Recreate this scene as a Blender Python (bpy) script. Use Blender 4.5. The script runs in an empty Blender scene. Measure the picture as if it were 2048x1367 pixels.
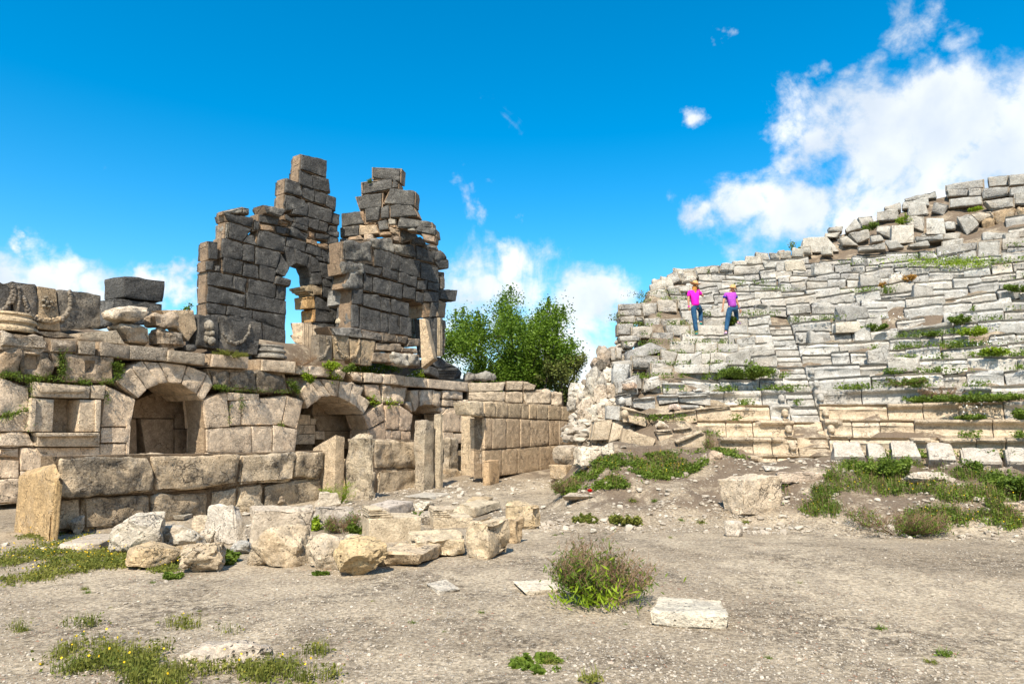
import bpy, bmesh, math, random
import numpy as np
from mathutils import Vector, Matrix

rnd = random.Random(7)
scene = bpy.context.scene
COL = scene.collection
# ------------------------------------------------------------------ camera
EYE = 1.6
F = 1365.0                       # focal length in pixels of the 2048 px wide photograph
PITCH = math.radians(7.39)
cam_d = bpy.data.cameras.new('camera')
cam_d.sensor_width = 36.0
cam_d.lens = 36.0 * F / 2048.0
cam_d.clip_start = 0.1
cam_d.clip_end = 6000
cam = bpy.data.objects.new('camera', cam_d)
cam.location = (0, 0, EYE)
cam.rotation_euler = (math.pi / 2 + PITCH, 0, 0)
COL.objects.link(cam)
scene.camera = cam
# ------------------------------------------------------------------ sun, sky
SUN_AZ = 12.0                    # the sun stands behind the camera, this far to its left
SUN_EL = 51.0
sd = bpy.data.lights.new('sun', 'SUN')
sd.energy = 5.0
sd.angle = math.radians(0.5)
sd.color = (1.0, 0.90, 0.76)
sun = bpy.data.objects.new('sun', sd)
ca, sa = math.cos(math.radians(SUN_EL)), math.sin(math.radians(SUN_EL))
SUN = Vector((-math.sin(math.radians(SUN_AZ)) * ca, -math.cos(math.radians(SUN_AZ)) * ca, sa))
sun.rotation_euler = SUN.to_track_quat('Z', 'Y').to_euler()
sun.location = (-20, -30, 40)
COL.objects.link(sun)
scene.view_settings.view_transform = 'Standard'
scene.view_settings.look = 'None'
scene.view_settings.gamma = 1
scene.view_settings.use_curve_mapping = False
scene.view_settings.exposure = 0.68

def pix_dir(px, py):
    x = (px - 1024.0) / F
    y = (683.5 - py) / F
    d = Vector((x, math.cos(PITCH) - y * math.sin(PITCH), math.sin(PITCH) + y * math.cos(PITCH)))
    return d

class NT:
    """small helper to write node trees"""
    def __init__(s, tree):
        s.t = tree; s.n = tree.nodes; s.l = tree.links
    def new(s, kind, **kw):
        n = s.n.new(kind)
        for k, v in kw.items():
            if k.startswith('i_'):
                n.inputs[k[2:]].default_value = v
            else:
                setattr(n, k, v)
        return n
    def link(s, a, b): s.l.new(a, b)
    def put(s, sock, v):
        if hasattr(v, 'is_output') or hasattr(v, 'links'): s.l.new(v, sock)
        else: sock.default_value = v
    def math(s, op, a, b=None, clamp=False):
        n = s.n.new('ShaderNodeMath'); n.operation = op; n.use_clamp = clamp
        s.put(n.inputs[0], a)
        if b is not None: s.put(n.inputs[1], b)
        return n.outputs[0]
    def vmath(s, op, a, b=None):
        n = s.n.new('ShaderNodeVectorMath'); n.operation = op
        s.put(n.inputs[0], a)
        if b is not None: s.put(n.inputs[1], b)
        return n.outputs['Value'] if op in ('DISTANCE', 'LENGTH', 'DOT_PRODUCT') else n.outputs[0]
    def ramp(s, v, a, b, c=0.0, d=1.0, smooth=True):
        n = s.n.new('ShaderNodeMapRange')
        n.interpolation_type = 'SMOOTHSTEP' if smooth else 'LINEAR'
        s.put(n.inputs['Value'], v)
        n.inputs['From Min'].default_value = a; n.inputs['From Max'].default_value = b
        n.inputs['To Min'].default_value = c; n.inputs['To Max'].default_value = d
        return n.outputs['Result']
    def mix(s, f, a, b, blend='MIX'):
        n = s.n.new('ShaderNodeMix'); n.data_type = 'RGBA'; n.blend_type = blend
        s.put(n.inputs[0], f); s.put(n.inputs[6], a); s.put(n.inputs[7], b)
        return n.outputs[2]
    def noise(s, vec, scale, detail=4.0, rough=0.6, dist=0.0):
        n = s.n.new('ShaderNodeTexNoise')
        s.put(n.inputs['Vector'], vec)
        n.inputs['Scale'].default_value = scale; n.inputs['Detail'].default_value = detail
        n.inputs['Roughness'].default_value = rough; n.inputs['Distortion'].default_value = dist
        return n.outputs['Fac']
    def voro(s, vec, scale, feature='F1', out='Distance', rnd_=1.0):
        n = s.n.new('ShaderNodeTexVoronoi'); n.feature = feature
        s.put(n.inputs['Vector'], vec)
        n.inputs['Scale'].default_value = scale
        n.inputs['Randomness'].default_value = rnd_
        return n.outputs[out]

def rgba(c): return (c[0], c[1], c[2], 1.0)

# world: Nishita sky with the cumulus and wisps laid over it by direction
w = bpy.data.worlds.new('World'); scene.world = w; w.use_nodes = True
W = NT(w.node_tree)
for n in list(W.n): W.n.remove(n)
out = W.new('ShaderNodeOutputWorld'); bg = W.new('ShaderNodeBackground')
sky = W.new('ShaderNodeTexSky')
sky.sky_type = 'NISHITA'; sky.sun_disc = False
sky.sun_elevation = math.radians(SUN_EL)
sky.sun_rotation = math.radians(180 + SUN_AZ)
sky.air_density = 1.0; sky.dust_density = 0.3; sky.ozone_density = 2.5
hs = W.new('ShaderNodeHueSaturation'); hs.inputs['Saturation'].default_value = 1.5
hs.inputs['Value'].default_value = 1.22; hs.inputs['Hue'].default_value = 0.488
W.link(sky.outputs[0], hs.inputs['Color'])
tc = W.new('ShaderNodeTexCoord')
D = W.vmath('NORMALIZE', tc.outputs['Generated'])
wn = W.new('ShaderNodeTexNoise'); W.link(D, wn.inputs['Vector']); wn.inputs['Scale'].default_value = 9.0; wn.inputs['Detail'].default_value = 6.0; wn.inputs['Roughness'].default_value = 0.6
WD = W.vmath('ADD', D, W.vmath('MULTIPLY', W.vmath('SUBTRACT', wn.outputs['Color'], (0.5, 0.5, 0.5)), (0.16, 0.16, 0.16)))
#       px    py   radius  weight     (size and place of each cloud in the sky)
CLOUDS = [
 (1640, 262, 100, 1), (1760, 290, 150, 1), (1900, 260, 150, 1), (2040, 240, 150, 1.1), (2150, 300, 240, 1.1),
 (1480, 415, 90, .95), (1400, 440, 60, .75), (1580, 430, 120, 1), (1720, 440, 130, 1), (1880, 400, 130, 1), (2000, 330, 130, 1),
 (1640, 160, 50, .62), (1620, 200, 55, .6), (1690, 170, 55, .55), (1800, 30, 80, .55), (1870, 5, 50, .5), (1960, 60, 60, .48), (1740, 130, 70, .42), (2010, 110, 60, .45),
 (1388, 252, 38, .72), (1482, 57, 24, .58), (915, 390, 44, .62), (955, 395, 40, .62), (1048, 438, 36, .72), (918, 345, 20, .5),
 (960, 560, 110, .85), (1060, 570, 110, .85), (880, 600, 90, .6), (1190, 620, 95, .95), (1130, 700, 160, .9), (1010, 520, 60, .8), (960, 720, 250, .6),
 (60, 560, 75, 1), (130, 560, 75, 1), (-20, 570, 90, 1), (-5, 510, 40, .9), (200, 590, 80, .95), (330, 570, 60, 1.0), (380, 570, 50, .9), (250, 620, 120, .9),
 (1580, 480, 60, .8), (590, 680, 60, .6), (-300, 560, 200, .9), (-600, 480, 160, .8), (2500, 200, 220, .9), (2700, 420, 260, 1),
]
acc = None
for (px, py, r, wt) in CLOUDS:
    d = pix_dir(px, py); L = d.length; d.normalize()
    dist = W.vmath('DISTANCE', WD, tuple(d))
    v = W.ramp(dist, 0.0, (r * 1.38 / F) / L, wt, 0.0, smooth=False)
    acc = v if acc is None else W.math('MAXIMUM', acc, v)
# unseen cumulus added round the rest of the sky, whitening the ambient light
sepd = W.new('ShaderNodeSeparateXYZ'); W.link(D, sepd.inputs[0])
rest = W.math('MULTIPLY', W.ramp(W.noise(D, 1.7, 3, 0.5), 0.44, 0.60), W.ramp(sepd.outputs[1], 0.35, 0.0))
acc = W.math('MAXIMUM', acc, rest)
n1 = W.noise(D, 7.0, 8.0, 0.62, 0.6)
n2 = W.noise(D, 28.0, 6.0, 0.6, 0.4)
nn = W.math('ADD', W.math('MULTIPLY', n1, 0.72), W.math('MULTIPLY', n2, 0.28))
dens = W.math('ADD', acc, W.math('MULTIPLY', W.math('SUBTRACT', nn, 0.5), 1.9))
mask = W.ramp(dens, 0.25, 0.76)
sh = W.noise(W.vmath('ADD', D, (0.02, 0.0, 0.05)), 9.0, 5.0, 0.5, 0.2)
shade = W.ramp(W.math('ADD', sh, W.math('MULTIPLY', mask, 0.15)), 0.42, 0.80)
ccol = W.mix(shade, rgba((4.3, 4.75, 5.3)), rgba((6.2, 6.3, 6.4)))
maskf = W.math('MULTIPLY', mask, 0.93)
colr = W.mix(maskf, hs.outputs[0], ccol)
W.link(colr, bg.inputs['Color']); bg.inputs['Strength'].default_value = 0.115
W.link(bg.outputs[0], out.inputs[0])
w.cycles.sampling_method = 'MANUAL'; w.cycles.sample_map_resolution = 512

# ------------------------------------------------------------------ numpy noise
_rs = np.random.RandomState(11)
_TAB = _rs.rand(65536).astype(np.float32) * 2 - 1
def _h(ix, iy, iz, seed):
    return _TAB[(ix * 73856093 ^ iy * 19349663 ^ iz * 83492791 ^ (seed * 2654435761)) & 65535]
def vnoise(P, seed=0):
    P = np.asarray(P, dtype=np.float64)
    I = np.floor(P).astype(np.int64); f = P - I; f = f * f * (3 - 2 * f)
    x, y, z = I[:, 0], I[:, 1], I[:, 2]; fx, fy, fz = f[:, 0], f[:, 1], f[:, 2]
    def L(a, b, t): return a + (b - a) * t
    c = [_h(x + i, y + j, z + k, seed) for i in (0, 1) for j in (0, 1) for k in (0, 1)]
    return L(L(L(c[0], c[1], fz), L(c[2], c[3], fz), fy), L(L(c[4], c[5], fz), L(c[6], c[7], fz), fy), fx)
def fbm(P, seed=0, octs=3, gain=0.5):
    s = 0; a = 1.0; P = np.asarray(P, dtype=np.float64)
    for o in range(octs):
        s = s + a * vnoise(P, seed + o * 17); P = P * 2.03 + 3.1; a *= gain
    return s
def sstep(a, b, x):
    t = np.clip((x - a) / (b - a), 0, 1); return t * t * (3 - 2 * t)

def make_mesh(name, V, faces, smooth=True, sharp=40):
    """V: n x 3 array; faces: one m x k array or a list of them (k may differ)"""
    me = bpy.data.meshes.new(name)
    V = np.ascontiguousarray(V, dtype=np.float32)
    if not isinstance(faces, list): faces = [faces]
    faces = [np.asarray(f, dtype=np.int32) for f in faces if len(f)]
    me.vertices.add(len(V)); me.vertices.foreach_set('co', V.ravel())
    nl = sum(f.size for f in faces); npoly = sum(len(f) for f in faces)
    me.loops.add(nl); me.loops.foreach_set('vertex_index', np.concatenate([f.ravel() for f in faces]))
    me.polygons.add(npoly)
    starts = []; tot = []; o = 0
    for f in faces:
        k = f.shape[1]; starts.append(o + np.arange(len(f)) * k); tot.append(np.full(len(f), k)); o += f.size
    me.polygons.foreach_set('loop_start', np.concatenate(starts).astype(np.int32))
    me.polygons.foreach_set('loop_total', np.concatenate(tot).astype(np.int32))
    me.polygons.foreach_set('use_smooth', np.full(npoly, smooth))
    me.update(calc_edges=True)
    if smooth and sharp: me.set_sharp_from_angle(angle=math.radians(sharp))
    return me

def link(name, me, mat=None, parent=None, color=None, origin=None, label=None, cat=None, group=None, kind=None):
    o = bpy.data.objects.new(name, me)
    if mat is not None and me is not None and not len(me.materials): me.materials.append(mat)
    COL.objects.link(o)
    if parent is not None:
        o.parent = parent
        if origin is not None: o.location = Vector(origin) - parent.location
        else: o.location = -parent.location
    elif origin is not None: o.location = origin
    if color is not None: o.color = color if len(color) == 4 else (*color, 0.3)
    if label: o['label'] = label
    if cat: o['category'] = cat
    if group: o['group'] = group
    if kind or cat: o['kind'] = kind or 'thing'
    return o
def thing(name, label, cat, loc=(0, 0, 0), group=None, kind=None):
    e = bpy.data.objects.new(name, None); e.empty_display_size = 0.2
    COL.objects.link(e); e.location = loc
    e['label'] = label; e['category'] = cat
    if group: e['group'] = group
    e['kind'] = kind or 'thing'
    return e

# ------------------------------------------------------------------ rough stone blocks
_topo = {}
def box_topo(nx, ny, nz):
    key = (nx, ny, nz)
    if key in _topo: return _topo[key]
    idx = {}; pts = []; faces = []
    def vid(i, j, k):
        t = (i, j, k)
        if t not in idx: idx[t] = len(pts); pts.append(t)
        return idx[t]
    for i in range(nx):
        for j in range(ny):
            faces.append((vid(i, j, 0), vid(i + 1, j, 0), vid(i + 1, j + 1, 0), vid(i, j + 1, 0)))
            faces.append((vid(i, j, nz), vid(i, j + 1, nz), vid(i + 1, j + 1, nz), vid(i + 1, j, nz)))
    for i in range(nx):
        for k in range(nz):
            faces.append((vid(i, 0, k), vid(i, 0, k + 1), vid(i + 1, 0, k + 1), vid(i + 1, 0, k)))
            faces.append((vid(i, ny, k), vid(i + 1, ny, k), vid(i + 1, ny, k + 1), vid(i, ny, k + 1)))
    for j in range(ny):
        for k in range(nz):
            faces.append((vid(0, j, k), vid(0, j + 1, k), vid(0, j + 1, k + 1), vid(0, j, k + 1)))
            faces.append((vid(nx, j, k), vid(nx, j, k + 1), vid(nx, j + 1, k + 1), vid(nx, j + 1, k)))
    _topo[key] = (np.array(pts), np.array(faces))
    return _topo[key]

def grid_t(i, n, r):
    """lattice index -> parameter, with a narrow band of length r at both ends"""
    if n <= 2: return i / n
    t = r + (i - 1) / (n - 2) * (1 - 2 * r)
    return np.where(i == 0, 0.0, np.where(i == n, 1.0, t))

def hexa(corners, seed, r=0.03, amp=0.012, freq=4.0, cell=0.12, chip=0.03, nmax=14, hole=None, cuts=()):
    """corners: front TL TR BR BL, back TL TR BR BL (world).  Returns V, faces."""
    C = np.array([list(c) for c in corners], dtype=np.float64)
    fTL, fTR, fBR, fBL, bTL, bTR, bBR, bBL = C
    ax_u = ((fTR - fTL) + (fBR - fBL) + (bTR - bTL) + (bBR - bBL)) / 4
    ax_v = ((fTL - fBL) + (fTR - fBR) + (bTL - bBL) + (bTR - bBR)) / 4
    ax_w = ((bTL - fTL) + (bTR - fTR) + (bBR - fBR) + (bBL - fBL)) / 4
    Ls = np.array([np.linalg.norm(ax_u), np.linalg.norm(ax_v), np.linalg.norm(ax_w)]) + 1e-6
    r = min(r, Ls.min() * 0.42)
    n = [int(min(nmax, max(3, round(l / cell) + 2))) for l in Ls]
    pts, faces = box_topo(*n)
    T = np.stack([grid_t(pts[:, a], n[a], r / Ls[a]) for a in range(3)], 1)
    p = T * Ls                                   # metric box coords
    lo = np.full(3, r); hi = Ls - r
    inner = np.clip(p, lo, hi)
    d = p - inner
    dn = np.linalg.norm(d, axis=1, keepdims=True) + 1e-9
    nd = d / dn
    q = inner + nd * r
    T = q / Ls
    u, v, wd = T[:, 0:1], T[:, 1:2], T[:, 2:3]
    def tri(u, v, wd):
        f = (fBL * (1 - u) + fBR * u) * (1 - v) + (fTL * (1 - u) + fTR * u) * v
        b = (bBL * (1 - u) + bBR * u) * (1 - v) + (bTL * (1 - u) + bTR * u) * v
        return f * (1 - wd) + b * wd
    X = tri(u, v, wd)
    A = np.stack([ax_u / Ls[0], ax_v / Ls[1], ax_w / Ls[2]])
    N = nd @ A
    N /= np.linalg.norm(N, axis=1, keepdims=True) + 1e-9
    edge = 1 - np.abs(nd).max(axis=1)            # 0 on faces, up to .42 on corners
    off = amp * fbm(X * freq, seed, 3, 0.55)
    c1 = sstep(0.05, 0.75, fbm(X * freq * 0.55 + 9.1, seed + 5, 2))
    off = off - chip * c1 * np.clip(edge * 3.2, 0, 1.0)
    if chip > 0.02:
        # whole flakes struck off near the border of a face
        bd = np.min(np.concatenate([p[:, :2], (Ls - p)[:, :2]], 1), axis=1)
        fl = sstep(0.15, 0.6, fbm(X * freq * 0.35 + 2.7, seed + 9, 2)) * (1 - sstep(0.02, 0.16, bd))
        off = off - chip * 0.8 * fl
    X = X + N * off[:, None]
    for (pp, nn_) in cuts:                       # flatten against cutting planes
        pp = np.array(pp); nn_ = np.array(nn_) / np.linalg.norm(nn_)
        s = (X - pp) @ nn_
        over = s > 0
        X[over] -= np.outer(s[over], nn_) * 0.97
    if hole is not None:                         # small socket pressed into the front face
        hu, hv, rad, dep = hole
        m = (np.abs(T[:, 0] - hu) * Ls[0] < rad) & (np.abs(T[:, 1] - hv) * Ls[1] < rad) & (T[:, 2] < 0.5)
        X[m] += (ax_w / Ls[2]) * dep
    return X, faces

# ------------------------------------------------------------------ materials
def stone_mat(name, lichen=(0.075, 0.075, 0.072), pale=(1.28, 1.24, 1.16), pit=1.0, bump=1.0, warm=(0.42, 0.25, 0.12), warm_amt=0.35,
              stain_scale=1.6, rough=0.9, patch=0.0):
    m = bpy.data.materials.new(name); m.use_nodes = True
    T = NT(m.node_tree); bs = T.n['Principled BSDF']
    bs.inputs['Roughness'].default_value = rough
    bs.inputs['Specular IOR Level'].default_value = 0.25
    oi = T.new('ShaderNodeObjectInfo'); geo = T.new('ShaderNodeNewGeometry')
    P = geo.outputs['Position']
    base = oi.outputs['Color']; la = oi.outputs['Alpha']
    big = T.noise(P, stain_scale, 6, 0.62, 0.3)
    mid = T.noise(P, 5.5, 6, 0.68, 0.2)
    fine = T.noise(P, 30, 6, 0.75)
    # tone variation
    c = T.mix(T.ramp(mid, 0.3, 0.72), T.mix(1.0, base, rgba((0.76, 0.74, 0.71)), 'MULTIPLY'), T.mix(1.0, base, rgba(pale), 'MULTIPLY'))
    # warm iron stains
    wm = T.math('MULTIPLY', T.ramp(T.noise(T.vmath('ADD', P, (5.1, 2.2, 7.7)), stain_scale * 0.8, 5, 0.6, 0.5), 0.52, 0.72), warm_amt)
    c = T.mix(wm, c, rgba(warm))
    # lichen crust: patches, amount from the object's own alpha
    thr = T.math('SUBTRACT', 1.0, la)
    lm = T.math('ADD', T.math('MULTIPLY', big, 0.62), T.math('MULTIPLY', T.noise(P, 11, 7, 0.72), 0.38))
    lm = T.math('SUBTRACT', lm, T.math('MULTIPLY', thr, 0.55))
    lmask = T.ramp(lm, 0.10, 0.24)
    c = T.mix(T.math('MULTIPLY', lmask, 0.88), c, T.mix(T.ramp(fine, 0.35, 0.7), rgba(lichen), rgba(tuple(x * 2.1 for x in lichen))))
    if patch:                                    # paler, worn areas with the crust gone
        pn = T.math('ADD', T.math('MULTIPLY', T.noise(P, 2.1, 8, 0.72), 0.6), T.math('MULTIPLY', T.noise(P, 14, 6, 0.8), 0.4))
        c = T.mix(T.math('MULTIPLY', T.ramp(pn, 0.50, 0.60), patch), c, rgba((0.37, 0.355, 0.32)))
    # pale lichen specks
    sp = T.ramp(T.voro(P, 17), 0.16, 0.08)
    spm = T.math('MULTIPLY', sp, T.ramp(T.noise(P, 3.1, 3), 0.5, 0.62))
    c = T.mix(T.math('MULTIPLY', spm, 0.6), c, rgba((0.5, 0.48, 0.43)))
    # pits and pores
    pv = T.voro(T.vmath('ADD', P, T.vmath('MULTIPLY', geo.outputs['Normal'], (0.02, 0.02, 0.02))), 26)
    pm = T.math('MULTIPLY', T.ramp(pv, 0.30, 0.12), T.ramp(T.noise(P, 4.3, 4), 0.44, 0.60))
    pm = T.math('MULTIPLY', pm, pit)
    c = T.mix(T.math('MULTIPLY', pm, 0.7), c, T.mix(1.0, c, rgba((0.22, 0.19, 0.16)), 'MULTIPLY'))
    # fine grain, cracks
    c = T.mix(0.55, c, T.mix(1.0, c, T.mix(T.ramp(fine, 0.30, 0.75), rgba((0.36, 0.345, 0.32)), rgba((1.42, 1.42, 1.40))), 'MULTIPLY'))
    ck = T.voro(T.vmath('ADD', P, T.new('ShaderNodeTexNoise', i_Scale=3.0).outputs['Color']), 1.3, 'DISTANCE_TO_EDGE')
    cm = T.math('MULTIPLY', T.ramp(ck, 0.018, 0.004), T.ramp(big, 0.45, 0.6))
    c = T.mix(T.math('MULTIPLY', cm, 0.6), c, rgba((0.06, 0.05, 0.04)))
    T.link(c, bs.inputs['Base Color'])
    # relief
    h = T.math('ADD', T.math('MULTIPLY', fine, 0.35), T.math('MULTIPLY', mid, 1.0))
    h = T.math('ADD', h, T.math('MULTIPLY', T.noise(P, 90, 4, 0.7), 0.12))
    h = T.math('SUBTRACT', h, T.math('MULTIPLY', pm, 0.6))
    h = T.math('SUBTRACT', h, T.math('MULTIPLY', cm, 0.7))
    h = T.math('ADD', h, T.math('MULTIPLY', lmask, 0.12))
    b = T.new('ShaderNodeBump'); b.inputs['Strength'].default_value = 1.0; b.inputs['Distance'].default_value = 0.045 * bump
    T.link(h, b.inputs['Height']); T.link(b.outputs[0], bs.inputs['Normal'])
    return m
M_GREY = stone_mat('weathered_grey_limestone', lichen=(0.052, 0.051, 0.049), pit=1.0, bump=1.5, warm_amt=0.12, warm=(0.30, 0.21, 0.12), patch=0.32)
M_BEIGE = stone_mat('beige_pitted_limestone', lichen=(0.28, 0.235, 0.18), pit=1.0, bump=1.1, warm_amt=0.3, warm=(0.42, 0.27, 0.15))
M_MARBLE = stone_mat('pale_seating_limestone', lichen=(0.19, 0.185, 0.175), pit=0.5, bump=0.85, warm_amt=0.25, warm=(0.52, 0.40, 0.28), pale=(1.12, 1.12, 1.11))
M_ROCK = stone_mat('rubble_rock', lichen=(0.15, 0.135, 0.11), pit=0.9, bump=1.4, warm_amt=0.4, warm=(0.40, 0.27, 0.14), patch=0.3)
M_ROUGH = stone_mat('rough_crusted_limestone', lichen=(0.10, 0.085, 0.065), pit=1.0, bump=1.5, warm_amt=0.45, warm=(0.36, 0.24, 0.13), stain_scale=2.2, patch=0.35)

def simple_mat(name, col, rough=0.8, var=0.0, scale=8.0, bump=0.0, trans=0.0, island=0.0, col2=None):
    m = bpy.data.materials.new(name); m.use_nodes = True
    T = NT(m.node_tree); bs = T.n['Principled BSDF']
    bs.inputs['Roughness'].default_value = rough; bs.inputs['Specular IOR Level'].default_value = 0.25
    geo = T.new('ShaderNodeNewGeometry')
    f = T.noise(geo.outputs['Position'], scale, 4)
    c2 = col2 if col2 else tuple(x * (1 + var) for x in col)
    fac = T.ramp(f, 0.3, 0.7)
    if island: fac = T.math('ADD', T.math('MULTIPLY', fac, 1 - island), T.math('MULTIPLY', geo.outputs['Random Per Island'], island))
    c = T.mix(fac, rgba(tuple(x * (1 - var * 0.6) for x in col)), rgba(c2))
    T.link(c, bs.inputs['Base Color'])
    if bump:
        b = T.new('ShaderNodeBump'); b.inputs['Distance'].default_value = bump; T.link(f, b.inputs['Height']); T.link(b.outputs[0], bs.inputs['Normal'])
    if trans:
        tr = T.new('ShaderNodeBsdfTranslucent'); T.link(c, tr.inputs['Color'])
        mx = T.new('ShaderNodeMixShader'); mx.inputs[0].default_value = trans
        o = T.n['Material Output']; T.link(bs.outputs[0], mx.inputs[1]); T.link(tr.outputs[0], mx.inputs[2]); T.link(mx.outputs[0], o.inputs[0])
    return m
M_LEAF = simple_mat('tree_leaves', (0.065, 0.14, 0.012), 0.55, 0.3, 0.9, trans=0.4, island=0.6, col2=(0.19, 0.30, 0.025))
M_LEAF2 = simple_mat('olive_leaves', (0.09, 0.13, 0.03), 0.6, 0.3, 0.6, trans=0.3, island=0.6, col2=(0.22, 0.24, 0.06))
M_WEED = simple_mat('weed_leaves', (0.075, 0.14, 0.015), 0.6, 0.4, 1.5, trans=0.3, island=0.6, col2=(0.18, 0.25, 0.03))
M_BRIGHT = simple_mat('bright_leaves', (0.16, 0.26, 0.012), 0.6, 0.3, 2, trans=0.3, island=0.5, col2=(0.30, 0.40, 0.02))
M_DRY = simple_mat('dry_stems', (0.16, 0.09, 0.05), 0.8, 0.3, 4, island=0.6, col2=(0.28, 0.19, 0.11))
M_GRASS = simple_mat('grass_blades', (0.10, 0.15, 0.02), 0.7, 0.3, 1.2, trans=0.3, island=0.6, col2=(0.26, 0.25, 0.05))
M_BARK = simple_mat('bark', (0.06, 0.048, 0.036), 0.9, 0.5, 12, bump=0.01)
M_YEL = simple_mat('yellow_petals', (0.70, 0.46, 0.01), 0.6, 0.1, 5)
M_WHITE = simple_mat('white_petals', (0.8, 0.8, 0.76), 0.6, 0.05, 5)
M_RED = simple_mat('red_petals', (0.6, 0.01, 0.01), 0.6, 0.1, 5)
M_ORANGE = simple_mat('orange_plant', (0.32, 0.13, 0.02), 0.7, 0.4, 5, island=0.6, col2=(0.42, 0.25, 0.05))
# ------------------------------------------------------------------ terrain
CX, CY, R0 = 2.6, 1.2, 15.5          # the seats curve round this point; R0 = front of row 0
RISE, RUN = 0.39, 0.66
H0 = 1.84                            # top of row 0
U30 = np.array([0.5, 0.866025]); N30 = np.array([0.866025, -0.5])
WALL0 = np.array([-10.5, 14.0])      # a point of the stage wall's front face
WALLH = 3.35
def row_h(r): return H0 + (r - R0) / RUN * RISE
# how high the bank of seats still stands, read along its skyline
SKYL = [(1250, 640), (1300, 590), (1350, 560), (1400, 548), (1450, 538), (1530, 520), (1600, 492), (1660, 466), (1700, 452), (1750, 432), (1800, 412), (1850, 398), (1900, 382), (2048, 362), (2250, 345)]
CAP_AZ = []; CAP_R = []
for (px_, py_) in SKYL:
    d_ = pix_dir(px_, py_); t_ = 12.0
    while t_ < 60:
        q_ = Vector((0, 0, EYE)) + d_ * t_; r_ = math.hypot(q_.x - CX, q_.y - CY)
        if q_.z < row_h(r_) - 0.2: break
        t_ += 0.05
    CAP_AZ.append(math.degrees(math.atan2(q_.x - CX, q_.y - CY))); CAP_R.append(r_)
def terrain_np(x, y):
    h = 0.035 * fbm(np.stack([x * 0.35, y * 0.35, 0 * x], 1), 3, 3) + 0.012 * fbm(np.stack([x * 2.2, y * 2.2, 0 * x], 1), 5, 2)
    dx, dy = x - CX, y - CY
    r = np.hypot(dx, dy); az = np.degrees(np.arctan2(dx, dy))
    # debris mound in front of the seats
    wob = 0.5 * fbm(np.stack([x * 0.5, y * 0.5, 0 * x], 1), 21, 2)
    left = sstep(-0.9, 0.7, x - 0.1 * y + 0.3 * wob)
    m = sstep(9.6, 13.6, r + wob) * 0.82 * left
    m = m + 0.14 * sstep(9.6, 11.4, r + wob) * left * (fbm(np.stack([x * 1.3, y * 1.3, 0 * x], 1), 31, 3) + 0.3)
    # bank under the seats
    m = m + 0.36 * sstep(12.4, 14.4, r) * left * (1 - sstep(5, 11, az))
    capr = np.interp(az, CAP_AZ, CAP_R)
    bank = np.where(r > 14.6, (np.minimum(r, capr) - 14.6) / RUN * RISE, 0)
    bank = np.where(r > capr + 1.5, np.maximum(bank - (r - capr - 1.5) * 0.5, 0), bank)
    edge = sstep(-0.9, 0.5, x - 0.185 * y + 0.3 * wob)
    h = h + m + bank * edge
    # slight rise toward the parodos
    h = h + 0.3 * sstep(17, 24, y) * (1 - sstep(1.5, 4, x - (y - 20) * 0.35)) * (1 - edge)
    return h
_gx = np.arange(-25, 30, 0.1); _gy = np.arange(0, 45, 0.1)
_gg = np.meshgrid(_gx, _gy, indexing='ij')
_GH = terrain_np(_gg[0].ravel(), _gg[1].ravel()).reshape(len(_gx), len(_gy)).tolist()
def ground_h(x, y):
    a = min(max((x + 25) * 10, 0), len(_gx) - 2.001); b = min(max(y * 10, 0), len(_gy) - 2.001)
    i = int(a); j = int(b); a -= i; b -= j
    return (_GH[i][j] * (1 - a) + _GH[i + 1][j] * a) * (1 - b) + (_GH[i][j + 1] * (1 - a) + _GH[i + 1][j + 1] * a) * b

def terrain_mesh():
    a = []
    def axis(lo, hi, near_lo, near_hi, fine, grow=1.35):
        v = list(np.arange(near_lo, near_hi + 1e-6, fine)); s = fine
        x = near_lo; left = []
        while x > lo: s *= grow; x -= s; left.append(x)
        s = fine; x = near_hi; right = []
        while x < hi: s *= grow; x += s; right.append(x)
        return np.array(left[::-1] + v + right)
    X = axis(-3000, 3000, -14, 17, 0.11); Y = axis(-3000, 4000, 3.2, 31, 0.13)
    nx, ny = len(X), len(Y)
    gx, gy = np.meshgrid(X, Y); x = gx.ravel(); y = gy.ravel()
    h = terrain_np(x, y)
    far = np.hypot(x, y)
    h = np.where(far > 200, -0.5, h)
    i = np.arange(nx - 1)[None, :] + nx * np.arange(ny - 1)[:, None]
    fc = np.stack([i, i + 1, i + nx + 1, i + nx], -1).reshape(-1, 4)
    return make_mesh('ground', np.stack([x, y, h], 1), fc, True, 0)

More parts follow.
